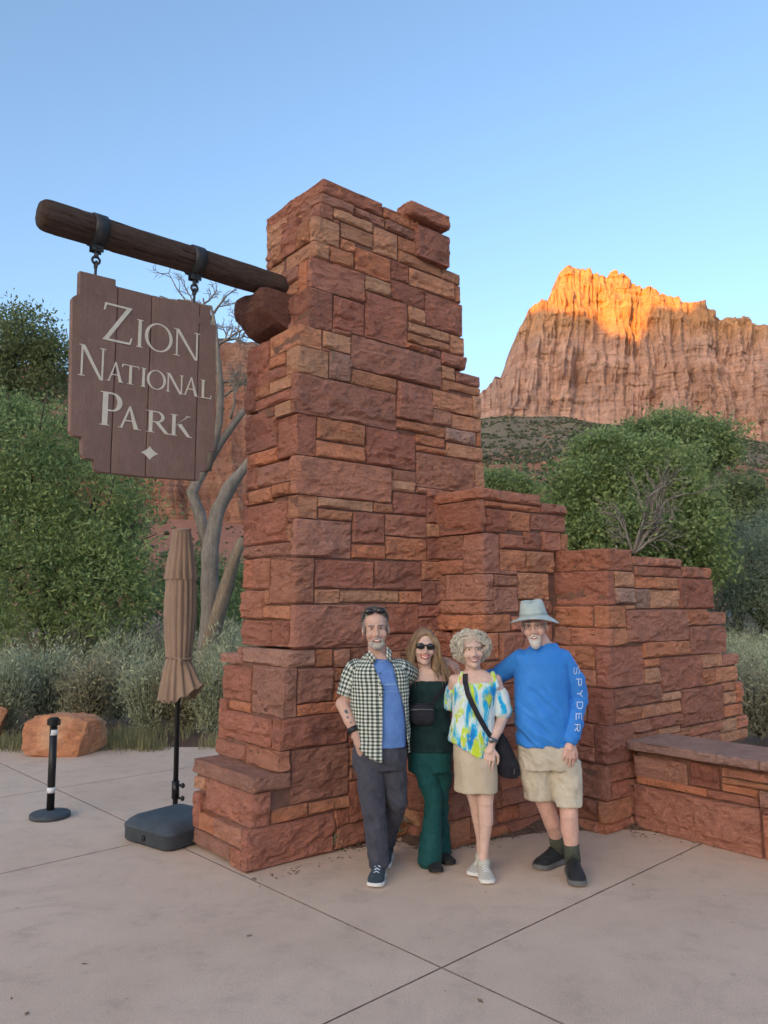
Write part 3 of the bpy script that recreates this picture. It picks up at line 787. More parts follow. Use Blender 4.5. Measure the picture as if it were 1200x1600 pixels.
# ------------------------------------------------------------------ log and hanging sign
def make_wood(name, c0, c1, sx, crack=1.0, mode='Object', rough=0.85):
    m, nt, b = mat_new(name)
    W = coords(nt, mode, scale=sx)
    g = noise(nt, W, 6, 8, 0.7, 0.6); fine = noise(nt, W, 30, 6, 0.7)
    c = ramp(nt, g, [(0.3, c0), (0.7, c1)])
    c = mix(nt, 1.0, c, ramp(nt, fine, [(0.3, 0.70), (0.65, 1.12)]), 'MULTIPLY')
    st = noise(nt, coords(nt, mode, scale=(1, 1, 1)), 2.2, 5, 0.6)
    c = mix(nt, 1.0, c, ramp(nt, st, [(0.3, 0.8), (0.7, 1.12)]), 'MULTIPLY')
    nt.links.new(c, b.inputs['Base Color']); b.inputs['Roughness'].default_value = rough; b.inputs['Specular IOR Level'].default_value = 0.25
    bump(nt, b, math_n(nt, 'ADD', fine, g), 0.5*crack, 0.008); return m
M_LOG = make_wood('weathered_log', (0.055, 0.034, 0.026), (0.115, 0.075, 0.058), (1.0, 9, 9), 1.6)
M_PLANK = make_wood('brown_painted_board', (0.225, 0.136, 0.110), (0.275, 0.172, 0.142), (12, 12, 0.8), 0.35)
M_IRON = simple('dark_iron', (0.050, 0.050, 0.055), 0.55, 0.5, 0.4, 14, 0.35, 40, 0.3, 0.003)
M_CREAM = simple('cream_lettering', (0.66, 0.60, 0.50), 0.7, 0, 0.3, 20, 0.10)

B_LOG = 0.42
a_end = -1.47; zlog0, zlog1 = 4.312, 4.306
n_r, n_c = 90, 72
aa = np.linspace(a_end, 0.62, n_r); vs = []
def log_r(a):
    t = (a-a_end)/(0.6-a_end); r = 0.102-0.004*t
    e = (a-a_end)/0.07
    if e < 1: r *= 0.74+0.26*math.sqrt(max(0, 1-(1-e)**2))
    return r
for a in aa:
    r = log_r(a); zc = zlog0+(zlog1-zlog0)*(a-a_end)/(0.6-a_end)
    for k in range(n_c):
        th = 2*math.pi*k/n_c; vs.append((a, B_LOG+r*math.cos(th), zc+r*math.sin(th)))
vs = np.array(vs); th = np.tile(np.arange(n_c)*2*math.pi/n_c, n_r)
# long drying checks and flat hewn facets
s_ = np.stack([vs[:, 0]*0.9, np.cos(th)*4, np.sin(th)*4], 1)
dr = -0.016*np.clip((np.abs(fbm(s_*1.6, 12, 3))*-1+0.07)/0.07, 0, 1)+0.006*fbm(s_*np.array([2.5, .6, .6]), 14, 3)+0.004*vnoise(np.stack([vs[:, 0]*0.8, np.cos(th)*14, np.sin(th)*14], 1), 9)
zc = zlog0+(zlog1-zlog0)*(vs[:, 0]-a_end)/(0.6-a_end)
vs[:, 1] += dr*np.cos(th); vs[:, 2] += dr*np.sin(th)
def PL(a, b, z):                                        # unsheared frame for hanging things
    a, b, z = np.asarray(a, float), np.asarray(b, float), np.asarray(z, float)
    return P0+(a+KB*4.2)[..., None]*U+(b+KB*4.2)[..., None]*V+z[..., None]*ZZ
LOGW = PL(vs[:, 0], vs[:, 1], vs[:, 2])
log_org = PL(-0.4, B_LOG, 4.26)
log_root = empty('log_beam', tuple(log_org), 'thick dark weathered log beam jutting from the stone pillar', 'log')
def put_u(name, verts, faces, mat, parent=None, smooth=True, label=None):
    """mesh whose local x axis runs along the wall direction U (for the grain)"""
    org = np.asarray(verts).mean(0); R = np.stack([U, V, ZZ])
    me = mesh_np(name, (np.asarray(verts)-org) @ R.T, faces, smooth)
    o = link(name, me, mat); o.rotation_euler = (0, 0, math.atan2(U[1], U[0])); o.location = org
    if parent is not None:
        base = Vector((0, 0, 0)); p = parent
        while p is not None: base += p.location; p = p.parent
        o.parent = parent; o.location = Vector(org)-base
    return o
put_u('beam', LOGW, [tuple(x) for x in grid_faces(n_r, n_c, 0, True)]+[tuple(range(n_c-1, -1, -1)), tuple((n_r-1)*n_c+k for k in range(n_c))], M_LOG, log_root)
hang_px = [(152, 372), (305, 420)]
HANG = []
for (px, py) in hang_px:
    a, _ = on_front(px, py, B_LOG); a -= 0.0; HANG.append(a)
    r = log_r(a)+0.006; zc = zlog0+(zlog1-zlog0)*(a-a_end)/(0.6-a_end); vv = []
    prof = [(a-0.045, r), (a-0.045, r+0.008), (a+0.045, r+0.008), (a+0.045, r)]
    for (x, rr) in prof:
        for k in range(40): t_ = 2*math.pi*k/40; vv.append((x, B_LOG+rr*math.cos(t_), zc+rr*math.sin(t_)))
    vv = np.array(vv)
    put_u('iron_band', PL(vv[:, 0], vv[:, 1], vv[:, 2]), [tuple(x) for x in grid_faces(4, 40, 0, True)], M_IRON, log_root)
    # clevis, bolt and eye below the band
    m = MB(); z0 = zc-r
    def pl(p): return PL(*[np.array(x) for x in p])
    m.box((a-0.04, B_LOG-0.03, z0-0.045), (a+0.04, B_LOG-0.018, z0+0.01), lambda p: PL(np.array(p[0]), np.array(p[1]), np.array(p[2])))
    m.box((a-0.04, B_LOG+0.018, z0-0.045), (a+0.04, B_LOG+0.03, z0+0.01), lambda p: PL(np.array(p[0]), np.array(p[1]), np.array(p[2])))
    m.tube(np.array([pl((a, B_LOG-0.04, z0-0.02)), pl((a, B_LOG+0.04, z0-0.02))]), 0.012, 8)
    m.tube(np.array([pl((a, B_LOG, z0-0.01)), pl((a, B_LOG, z0-0.085))]), 0.017, 8)
    ring = [pl((a+0.026*math.cos(t_), B_LOG, z0-0.105+0.026*math.sin(t_))) for t_ in np.linspace(0, 2*math.pi, 13)]
    m.tube(np.array(ring), 0.009, 6, cap=False)
    m.build('hanger', M_IRON, log_root)

# the board
B_S = B_LOG-0.028
def s6(x, y):
    X, Y = 40+x/2.727, 290+y/2.727
    n = V; p = ppt(X, Y, n, P0+(B_S+KB*4.2)*V); return float((p-P0) @ U-KB*4.2), float(p[2])
outline = [(232, 362), (385, 400), (385, 427), (648, 494), (652, 482), (790, 516), (790, 588), (812, 596), (806, 1130), (778, 1136), (772, 1214), (742, 1220), (735, 1256), (500, 1240), (312, 1219), (296, 1206), (292, 1167), (252, 1161), (241, 1146), (240, 1070), (203, 1064), (190, 1046), (200, 480), (206, 470), (229, 460)]
OL = [s6(*p) for p in outline]
zb_ = sum(s6(*p)[1] for p in ((735, 1256), (500, 1240), (312, 1219)))/3
sign_root = empty('hanging_sign', tuple(PL(-0.75, B_LOG, 2.62)), 'brown wooden park sign with cream lettering hanging from the log', 'sign')
def clip_x(poly, x, keep_less):
    out = []
    for i in range(len(poly)):
        a, b = poly[i], poly[(i+1) % len(poly)]
        ia, ib = (a[0] <= x) == keep_less, (b[0] <= x) == keep_less
        if ia: out.append(a)
        if ia != ib: t = (x-a[0])/(b[0]-a[0]); out.append((x, a[1]+t*(b[1]-a[1])))
    return out
seams = [s6(380, 800)[0], s6(526, 850)[0], s6(733, 850)[0]]
lims = [-9]+seams+[9]
for i in range(4):
    poly = OL
    if i > 0: poly = clip_x(poly, lims[i]+0.003, False)
    if i < 3: poly = clip_x(poly, lims[i+1]-0.003, True)
    k = len(poly); ch = 0.004; cx = np.mean([p[0] for p in poly]); cz = np.mean([p[1] for p in poly]); dth = 0.056
    off = [0.0, 0.002, -0.001, 0.0015][i]
    inner = [(p[0]+ch*(1 if p[0] < cx else -1), p[1]+ch*(1 if p[1] < cz else -1)) for p in poly]
    vv = [(x, B_S+off, z) for x, z in inner]+[(x, B_S+off+ch, z) for x, z in poly]+[(x, B_S+dth, z) for x, z in poly]
    vv = np.array(vv)
    ff = [tuple(range(k)), tuple(2*k+j for j in range(k-1, -1, -1))]+[(r*k+j, r*k+(j+1) % k, (r+1)*k+(j+1) % k, (r+1)*k+j) for r in (0, 1) for j in range(k)]
    put_u('plank', PL(vv[:, 0], vv[:, 1], vv[:, 2]), ff, M_PLANK, sign_root, False)
# eye bolts in the top edge and plug heads
for a, (px, py) in zip(HANG, ((302, 372), (722, 500))):
    m = MB(); zt = s6(px, py)[1]; zc = zlog0-log_r(a)-0.11
    m.tube(np.array([PL(np.array(a), np.array(B_LOG), np.array(zt-0.02)), PL(np.array(a), np.array(B_LOG), np.array(max(zt+0.02, zc-0.02)))]), 0.010, 8)
    ring = [PL(np.array(a), np.array(B_LOG+0.024*math.cos(t_)), np.array(max(zt+0.03, zc-0.035)+0.024*math.sin(t_))) for t_ in np.linspace(0, 2*math.pi, 13)]
    m.tube(np.array(ring), 0.008, 6, cap=False); m.build('eye_bolt', M_IRON, sign_root)
for (px, py) in ((312, 452), (733, 572)):
    a, z = s6(px, py); m = MB()
    cyl = [PL(np.array(a), np.array(B_S+0.004-0.008*i), np.array(z)) for i in (0, 1)]
    m.tube(np.array(cyl), 0.030, 16); m.build('plug', M_PLANK, sign_root)

# letters: unit-box polygons, thick and thin strokes with serifs
def quad(x0, y0, x1, y1, w, horiz=True):
    return [(x0-w/2, y0), (x0+w/2, y0), (x1+w/2, y1), (x1-w/2, y1)] if horiz else [(x0, y0-w/2), (x1, y1-w/2), (x1, y1+w/2), (x0, y0+w/2)]
def arc_band(cx, cy, rx, ry, tx, ty, a0, a1, n=20):
    o = []; i_ = []
    for k in range(n+1):
        t = math.radians(a0+(a1-a0)*k/n); c, s = math.cos(t), math.sin(t)
        o.append((cx+rx*c, cy+ry*s)); i_.append((cx+(rx-tx)*c, cy+(ry-ty)*s))
    return [[o[k], o[k+1], i_[k+1], i_[k]] for k in range(n)]
def serif(x, y, w, h=0.028): return [(x-w, y), (x+w, y), (x+w, y+h), (x-w, y+h)]
def glyph(ch, tk, tn):
    """tk, tn: thick / thin stroke widths in box widths"""
    if ch == 'I': return [quad(.5, 0, .5, 1, tk), serif(.5, 0, .42), serif(.5, .972, .42)]
    if ch == 'L': return [quad(.22, 0, .22, 1, tk), serif(.22, 0, .2), serif(.22, .972, .2), [(.22, 0), (.95, 0), (.95, .05), (.22, .05)], [(.86, 0), (.95, 0), (1.0, .2), (.95, .2)]]
    if ch == 'Z': return [[(.04, .95), (.96, .95), (.96, 1), (.06, 1)], [(.0, .80), (.05, .80), (.12, 1), (.04, 1)], [(0, 0), (tk*1.35, 0), (.99, 1), (.99-tk*1.35, 1)], [(.02, 0), (.94, 0), (.96, .055), (.02, .055)], [(.9, 0), (.96, 0), (1.02, .19), (.97, .19)]]
    if ch == 'O': return arc_band(.5, .5, .5, .52, tk, .045, 0, 360, 36)
    if ch == 'N': return [quad(.12, 0, .12, 1, tn), quad(.90, -.03, .90, 1, tn), [(.06, 1), (.06+tk*1.25, 1), (.92, -.04), (.92-tk*0.9, -.04)], serif(.12, 0, .12), serif(.90, .972, .11), [(0, .972), (.12, .972), (.12, 1), (0, 1)]]
    if ch == 'A': return [[(.08, 0), (.08+tn, 0), (.50+tn*.5, 1), (.46, 1)], [(.86-tk, 0), (.90, 0), (.53, 1.02), (.46, 1.02)], [(.24, .33), (.72, .33), (.71, .38), (.25, .38)], serif(.1, 0, .11), serif(.87, 0, .13)]
    if ch == 'T': return [quad(.5, 0, .5, 1, tk), serif(.5, 0, .2), [(.02, .955), (.98, .955), (.98, 1), (.02, 1)], [(.0, .84), (.04, .84), (.08, 1), (.02, 1)], [(.96, .84), (1.0, .84), (.98, 1), (.92, 1)]]
    if ch == 'P': return [quad(.22, 0, .22, 1, tk), serif(.22, 0, .21), [(0, .97), (.3, .97), (.3, 1), (0, 1)], [(.2, .955), (.52, .955), (.52, 1), (.2, 1)], [(.2, .44), (.52, .44), (.52, .485), (.2, .485)]]+arc_band(.52, .72, .44, .28, tk*.95, .045, -90, 90)
    if ch == 'R': return [quad(.2, 0, .2, 1, tk), serif(.2, 0, .19), [(0, .97), (.3, .97), (.3, 1), (0, 1)], [(.2, .955), (.45, .955), (.45, 1), (.2, 1)], [(.2, .48), (.45, .48), (.45, .525), (.2, .525)]]+arc_band(.45, .74, .34, .26, tk*.95, .045, -90, 90)+[[(.38, .50), (.38+tk*1.1, .52), (.98, .02), (.82, .0)], [(.82, 0), (1.06, 0), (1.06, .035), (.9, .05)]]
    if ch == 'K': return [quad(.18, 0, .18, 1, tk), serif(.18, 0, .18), serif(.18, .972, .18), [(.22, .44), (.26, .50), (.92, 1), (.84, 1)], serif(.88, .972, .12), [(.36, .53), (.36+tk*1.1, .60), (1.0, .02), (.84, 0)], [(.84, 0), (1.1, 0), (1.1, .03), (.95, .05)]]
    return []
def letter(ch, xl, xr, zb, zt, thick):
    a0 = s6(xl, 700)[0]; a1 = s6(xr, 700)[0]; w = a1-a0
    # the box: x position read at the line's own height
    tk, tn = thick/w, thick*0.55/w
    m = MB()
    for j, poly in enumerate(glyph(ch, tk, tn)):
        ar = sum(poly[k][0]*poly[(k+1) % 4][1]-poly[(k+1) % 4][0]*poly[k][1] for k in range(4))
        if ar < 0: poly = poly[::-1]
        d = 0.0030+0.00025*(j % 6)
        fr = np.array([(a0+x*w, B_S-d, zb+y*(zt-zb)) for x, y in poly]); bk = fr.copy(); bk[:, 1] = B_S+0.0025
        vv = np.concatenate([fr, bk])
        m.add(PL(vv[:, 0], vv[:, 1], vv[:, 2]), [(0, 1, 2, 3), (4, 7, 6, 5)]+[(k, 4+k, 4+(k+1) % 4, (k+1) % 4) for k in range(4)])
    m.build('letter', M_CREAM, sign_root)
def aZ(x, y): return s6(x, y)[1]
z1b = (aZ(326, 652)+aZ(470, 688))/2; z1t = aZ(330, 494); z1s = aZ(470, 567)
for ch, xl, xr, big in (('Z', 325, 450, 1), ('I', 468, 500, 0), ('O', 506, 624, 0), ('N', 630, 740, 0)): letter(ch, xl, xr, z1b, z1t if big else z1s, 0.024 if big else 0.022)
z2b = aZ(232, 808); z2t = aZ(232, 674); z2s = aZ(497, 776)
for ch, xl, xr, big in (('N', 228, 342, 1), ('A', 350, 424, 0), ('T', 414, 488, 0), ('I', 494, 520, 0), ('O', 521, 602, 0), ('N', 603, 676, 0), ('A', 676, 744, 0), ('L', 750, 797, 0)): letter(ch, xl, xr, z2b, z2t if big else z2s, 0.022 if big else 0.018)
z3b = aZ(330, 1020); z3t = aZ(330, 876); z3s = aZ(528, 957)
for ch, xl, xr, big in (('P', 328, 425, 1), ('A', 408, 502, 0), ('R', 524, 622, 0), ('K', 626, 712, 0)): letter(ch, xl, xr, z3b, z3t if big else z3s, 0.036 if big else 0.026)
m = MB(); a, z = s6(528, 1140); pts = []
ha = abs(s6(566, 1140)[0]-s6(490, 1140)[0])/2; hz = abs(s6(528, 1110)[1]-s6(528, 1170)[1])/2
for k in range(32):
    t_ = 2*math.pi*k/32; cc, s_k = math.cos(t_), math.sin(t_); pts.append((a+ha*math.copysign(abs(cc)**2.6, cc), z+hz*math.copysign(abs(s_k)**2.6, s_k)))
vv = np.array([(x, B_S-0.004, y) for x, y in pts]+[(x, B_S+0.0025, y) for x, y in pts])
m.add(PL(vv[:, 0], vv[:, 1], vv[:, 2]), [tuple(range(32))]+[(k, 32+k, 32+(k+1) % 32, (k+1) % 32) for k in range(32)]); m.build('star_mark', M_CREAM, sign_root)

# ------------------------------------------------------------------ far scenery: cliffs, slopes, the added shading ridge behind the camera
def rock_mat(name, cols, streak=(0.03, 0.03, 0.004), band=(0.002, 0.002, 0.035), crack=1.0, top=None):
    m, nt, b = mat_new(name)
    v = noise(nt, coords(nt, 'World', scale=streak), 1.0, 6, 0.65, 0.4)
    v2 = noise(nt, coords(nt, 'World', scale=tuple(s*3.7 for s in streak)), 1.0, 5, 0.7)
    h = noise(nt, coords(nt, 'World', scale=band), 1.0, 6, 0.7, 0.5)
    blot = noise(nt, coords(nt, 'World'), 0.012, 5, 0.6)
    c = ramp(nt, math_n(nt, 'ADD', math_n(nt, 'MULTIPLY', v, 0.55), math_n(nt, 'MULTIPLY', h, 0.45)), [(0.30, cols[0]), (0.44, cols[1]), (0.56, cols[2]), (0.70, cols[3])])
    c = mix(nt, ramp(nt, blot, [(0.45, 0.0), (0.65, 0.45)]), c, cols[4])
    c = mix(nt, 1.0, c, ramp(nt, v2, [(0.30, 0.42), (0.44, 0.98), (0.75, 1.18)]), 'MULTIPLY')
    hh = noise(nt, coords(nt, 'World', scale=tuple(s*5 for s in band)), 1.0, 4, 0.7)
    c = mix(nt, 1.0, c, ramp(nt, hh, [(0.30, 0.72), (0.5, 1.0), (0.75, 1.10)]), 'MULTIPLY')
    if top:  # yellower upper rock, with some of the sunset glow put into its colour
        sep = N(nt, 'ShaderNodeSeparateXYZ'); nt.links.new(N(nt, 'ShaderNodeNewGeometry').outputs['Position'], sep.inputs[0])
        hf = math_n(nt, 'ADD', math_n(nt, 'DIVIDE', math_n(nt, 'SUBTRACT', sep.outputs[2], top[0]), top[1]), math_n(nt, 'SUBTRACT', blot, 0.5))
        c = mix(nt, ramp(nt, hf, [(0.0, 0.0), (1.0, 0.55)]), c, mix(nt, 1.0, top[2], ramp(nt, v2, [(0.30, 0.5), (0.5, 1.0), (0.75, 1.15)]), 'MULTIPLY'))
    nt.links.new(c, b.inputs['Base Color']); b.inputs['Roughness'].default_value = 0.95; b.inputs['Specular IOR Level'].default_value = 0.1
    bump(nt, b, math_n(nt, 'ADD', v2, hh), 0.9*crack, 9.0)
    return m
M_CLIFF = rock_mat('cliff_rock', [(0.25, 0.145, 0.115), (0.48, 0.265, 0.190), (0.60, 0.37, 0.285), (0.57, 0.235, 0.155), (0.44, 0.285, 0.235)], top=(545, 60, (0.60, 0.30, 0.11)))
M_LCLIFF = rock_mat('red_cliff_rock', [(0.33, 0.145, 0.095), (0.48, 0.225, 0.145), (0.56, 0.31, 0.21), (0.52, 0.215, 0.125), (0.56, 0.20, 0.115)], (0.06, 0.06, 0.012), (0.004, 0.004, 0.10))
def interp(xs, pts):
    p = np.array(pts, float); return np.interp(xs, p[:, 0], p[:, 1])

def cliff(name, crest, foot, D, Dtop, ncol, nrow, amp, seed, mat, x0, x1, rib=26.0, jag=3.0, drop=18):
    xs = np.linspace(x0, x1, ncol); yt = interp(xs, crest); yb = interp(xs, foot)+drop
    # smooth parametrisation along a wall at distance D
    top = np.array([ypt(x, y, Dtop) for x, y in zip(xs, yt)]); bot = np.array([ypt(x, y, D) for x, y in zip(xs, yb)])
    s = np.concatenate([[0], np.cumsum(np.linalg.norm(np.diff(bot[:, :2], axis=0), axis=1))])
    top[:, 2] += jag*fbm(np.stack([s/14, s*0, s*0+seed], 1), seed, 4)+jag*0.8*vnoise(np.stack([s/4.5, s*0, s*0], 1), seed+4)
    t = np.linspace(0, 1, nrow)[:, None]
    X = bot[None, :, 0]*(1-t)+top[None, :, 0]*t
    Zq = bot[None, :, 2]*(1-t)+top[None, :, 2]*t
    Y = bot[None, :, 1]*(1-t**1.25)+top[None, :, 1]*t**1.25
    S = np.broadcast_to(s[None, :], X.shape)
    def rid(w, k, zs):
        p = np.stack([(S/w+0.55*np.sin(Zq/140+k+S/95)+0.12*np.sin(Zq/31+S/40)).ravel(), (Zq/zs).ravel(), np.full(S.size, k*3.1)], 1)
        n = fbm(p, seed+k, 3, 0.45); return (1-np.abs(n)*1.8).reshape(S.shape)
    big = fbm(np.stack([(S/140).ravel(), (Zq/500).ravel(), np.zeros(S.size)], 1), seed+20, 2).reshape(S.shape)
    r1 = rid(rib*2.2, 1, 420); r2 = rid(rib, 2, 260); r3 = rid(rib*0.36, 3, 110)
    mod1 = 0.35+1.1*np.abs(fbm(np.stack([(S/60).ravel(), (Zq/80).ravel(), np.zeros(S.size)+7], 1), seed+51, 3)).reshape(S.shape); mod2 = 0.3+1.3*np.abs(fbm(np.stack([(S/45+3).ravel(), (Zq/50).ravel(), np.zeros(S.size)+8], 1), seed+57, 3)).reshape(S.shape)
    r2 = r2*mod1*1.25; r3 = r3*mod2*1.3
    blk = vnoise(np.stack([np.floor((S/22+0.3*big)*1.0).ravel(), np.floor((Zq/34+0.5*big)).ravel(), np.zeros(S.size)], 1), seed+61).reshape(S.shape)
    ledge = fbm(np.stack([(S/200).ravel(), (Zq/16).ravel(), np.zeros(S.size)+2], 1), seed+31, 3).reshape(S.shape)
    led2 = fbm(np.stack([(S/30).ravel(), (Zq/6).ravel(), np.zeros(S.size)+2], 1), seed+37, 2).reshape(S.shape)
    fine = fbm(np.stack([(S/9).ravel(), (Zq/12).ravel(), np.zeros(S.size)+5], 1), seed+41, 3).reshape(S.shape)
    env = np.clip(t*6+0.25, 0, 1)
    cut = np.minimum(r1, 0.55)
    dy = -amp*(1.3*big+1.35*cut+0.95*r2+0.50*r3+0.22*ledge+0.15*led2+0.20*fine+0.22*blk)*env
    Y = Y+dy; X = X+0.25*amp*r2*np.sin(S/rib)*0.4
    V3 = np.stack([X, Y, Zq], -1)
    # plateau running back from the crest and dropping away
    back1 = V3[-1].copy(); back1[:, 1] += amp*6; back1[:, 2] -= 6; back2 = back1.copy(); back2[:, 1] += amp*30; back2[:, 2] = np.maximum(back2[:, 2]*0.3, 0)
    G = np.concatenate([V3.reshape(-1, 3), back1, back2]); 
    return tag(put(name, G, [grid_faces(nrow+2, ncol)], mat, None, False), kind='structure')

crest = [(560, 760), (640, 700), (700, 660), (752, 615), (763, 604), (774, 590), (779, 592), (784, 592), (789, 575), (794, 561), (800, 541), (807, 523), (815, 507), (822, 494), (825, 481), (828, 479), (833, 478), (840, 476), (850, 473), (855, 472), (858, 462), (862, 457), (868, 450), (870, 440), (871, 428), (876, 423), (889, 420), (900, 422), (909, 423), (920, 429), (932, 437), (940, 437), (946, 435), (950, 429), (957, 427), (970, 434), (980, 442), (989, 450), (1000, 455), (1008, 457), (1020, 462), (1031, 465), (1042, 470), (1054, 473), (1065, 477), (1077, 480), (1089, 480), (1096, 486), (1104, 490), (1113, 496), (1123, 501), (1140, 500), (1162, 499), (1177, 502), (1190, 510), (1200, 516), (1240, 530), (1290, 545), (1350, 540), (1420, 580), (1500, 600)]
foot = [(560, 790), (700, 700), (752, 645), (790, 640), (893, 641), (930, 648), (978, 653), (1050, 656), (1123, 664), (1200, 679), (1350, 700), (1500, 720)]
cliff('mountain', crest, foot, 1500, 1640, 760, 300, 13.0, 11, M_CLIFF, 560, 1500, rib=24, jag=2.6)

def slope(name, foot_pts, D0, z0, D1, x0, x1, ncol, nrow, seed, mat, over=12, bumpy=1.0, prof=1.35):
    xs = np.linspace(x0, x1, ncol); yb = interp(xs, foot_pts)
    up = np.array([ypt(x, y-3, D1) for x, y in zip(xs, yb)]); up[:, 1] += over
    lo = np.array([ypt(x, 900, D0) for x in xs]); lo[:, 2] = z0
    t = np.linspace(0, 1, nrow)[:, None]
    X = lo[None, :, 0]*(1-t)+up[None, :, 0]*t; Y = lo[None, :, 1]*(1-t)+up[None, :, 1]*t; Z_ = lo[None, :, 2]+(up[None, :, 2]-lo[None, :, 2])*t**prof
    P = np.stack([X.ravel()/70, Y.ravel()/70, np.zeros(X.size)], 1)
    Z_ = Z_+bumpy*(9*fbm(P, seed, 5)*1.0).reshape(X.shape)*np.minimum(1, t*4)*np.clip((1-t)*8, 0, 1)
    G = np.stack([X, Y, Z_], -1)
    o = tag(put(name, G.reshape(-1, 3), [grid_faces(nrow, ncol)], mat, None, True), kind='structure'); return G
def slope_mat(name, reds, greens, zsplit, zw):
    m, nt, b = mat_new(name); W = coords(nt, 'World')
    a = noise(nt, W, 0.03, 6, 0.7); f = noise(nt, W, 0.25, 5, 0.75)
    sep = N(nt, 'ShaderNodeSeparateXYZ'); nt.links.new(N(nt, 'ShaderNodeNewGeometry').outputs['Position'], sep.inputs[0])
    g = math_n(nt, 'ADD', math_n(nt, 'DIVIDE', math_n(nt, 'SUBTRACT', sep.outputs[2], zsplit), zw), math_n(nt, 'MULTIPLY', math_n(nt, 'SUBTRACT', a, 0.5), 3.0))
    c = mix(nt, ramp(nt, g, [(0.35, 0.0), (0.65, 1.0)]), ramp(nt, f, [(0.3, reds[0]), (0.7, reds[1])]), ramp(nt, f, [(0.3, greens[0]), (0.7, greens[1])]))
    nt.links.new(c, b.inputs['Base Color']); b.inputs['Roughness'].default_value = 0.95; b.inputs['Specular IOR Level'].default_value = 0.1
    bump(nt, b, f, 0.9, 2.0); return m
M_SLOPE = slope_mat('talus', ((0.25, 0.115, 0.07), (0.36, 0.19, 0.13)), ((0.15, 0.125, 0.085), (0.25, 0.205, 0.15)), 150, 90)
GS = slope('hillside', foot, 170, -2, 1470, 520, 1600, 200, 160, 51, M_SLOPE, over=60, prof=1.25)

# the red cliff on the left, behind the trees
lcrest = [(-700, 500), (-300, 540), (-100, 560), (0, 572), (40, 580), (80, 578), (110, 590), (160, 575), (230, 560), (300, 548), (345, 543), (390, 545), (450, 550), (520, 560), (600, 600), (660, 660)]
lfoot = [(-700, 800), (0, 800), (300, 800), (400, 810), (660, 800)]
cliff('red_cliff', lcrest, lfoot, 420, 540, 420, 170, 6.0, 71, M_LCLIFF, -700, 660, rib=13, jag=1.6, drop=30)
M_LSLOPE = slope_mat('red_talus', ((0.36, 0.14, 0.085), (0.46, 0.22, 0.15)), ((0.34, 0.16, 0.10), (0.42, 0.24, 0.17)), 60, 30)
GL = slope('red_slope', lfoot, 90, -2, 415, -800, 720, 120, 60, 61, M_LSLOPE, over=25, bumpy=0.35)

# unseen ridge added behind the camera, crest shaped to leave only the summit sunlit
hd = np.array([math.sin(SUN_AZ), math.cos(SUN_AZ)]); pd = np.array([hd[1], -hd[0]])
R_RIDGE = 8000.0; te = math.tan(SUN_ELEV)
shadow_line = [(600, 470), (858, 480), (866, 488), (885, 498), (910, 503), (938, 505), (956, 528), (972, 540), (990, 547), (1006, 549), (1013, 520), (1017, 486), (1035, 484), (1052, 486), (1066, 484), (1080, 484), (1092, 470), (1110, 470), (1500, 450)]
xs = np.linspace(600, 1300, 240); yy = interp(xs, shadow_line)
prof_s = []; prof_h = []
for x, y in zip(xs, yy):
    p = ypt(x, y, 1500+110); d = float(p[:2] @ hd); sft = float(p[:2] @ pd)
    prof_s.append(sft); prof_h.append(p[2]+(R_RIDGE-d)*te)
o_ = np.argsort(prof_s); prof_s = np.array(prof_s)[o_]; prof_h = np.array(prof_h)[o_]
ss = np.linspace(-9000, 9000, 1500)
ss = np.unique(np.concatenate([ss, np.linspace(prof_s.min(), prof_s.max(), 500)]))
hh = np.interp(ss, prof_s, prof_h)
out = (ss < prof_s.min()) | (ss > prof_s.max())
hh = hh+np.where(out, 40*fbm(np.stack([ss/300, ss*0, ss*0], 1), 5, 4)+25, 0)
rows = []
for (dd, k) in ((-900, -0.02), (-350, 0.45), (-60, 0.9), (0, 1.0), (500, 0.92), (1800, 0.0)):
    rows.append(np.stack([hd[0]*(R_RIDGE+dd)+pd[0]*ss, hd[1]*(R_RIDGE+dd)+pd[1]*ss, hh*k], 1))
tag(put('shading_ridge', np.concatenate(rows), [grid_faces(len(rows), len(ss))], M_LCLIFF, None, True), kind='structure')

# scrub on the slopes: tens of thousands of junipers and bushes far away, one mass
M_SCRUB = simple('scrub_green', (0.075, 0.085, 0.052), 0.9, 0, 0.1, 0.4, 0.5)
rs = np.random.RandomState(21)
ico = bmesh.new(); bmesh.ops.create_icosphere(ico, subdivisions=1, radius=1.0)
IV = np.array([v.co[:] for v in ico.verts]); IF = np.array([[v.index for v in f.verts] for f in ico.faces]); ico.free()
def scatter_blobs(name, G, n, smin, smax, mat, seed, wfun, tmin=0.0, tmax=1.0):
    rs = np.random.RandomState(seed); nr, nc, _ = G.shape
    r = (tmin+(tmax-tmin)*rs.rand(n))*(nr-2); c = rs.rand(n)*(nc-2); i = r.astype(int); j = c.astype(int)
    P = G[i, j]+(G[i+1, j]-G[i, j])*(r-i)[:, None]+(G[i, j+1]-G[i, j])*(c-j)[:, None]
    keep = wfun(P, r/(nr-1)) > rs.rand(n); P = P[keep]; m = len(P)
    s = smin+(smax-smin)*rs.rand(m)**2
    Vv = IV[None]*(1+0.35*rs.randn(m, len(IV), 1))*s[:, None, None]*np.array([1.0, 1.0, 0.8])+P[:, None, :]+np.array([0, 0, 1])*s[:, None, None]*0.35
    Ff = IF[None]+(np.arange(m)*len(IV))[:, None, None]
    return tag(put(name, Vv.reshape(-1, 3), [Ff.reshape(-1, 3)], mat), kind='stuff')
def w1(P, t):
    n = fbm(P/np.array([60, 60, 60]), 3, 3)
    return np.clip(0.55+0.9*n+0.25*(P[:, 2] > 110), 0.04, 1)
scatter_blobs('scrub', GS, 27000, 0.9, 3.6, M_SCRUB, 5, w1, 0.10, 0.97)
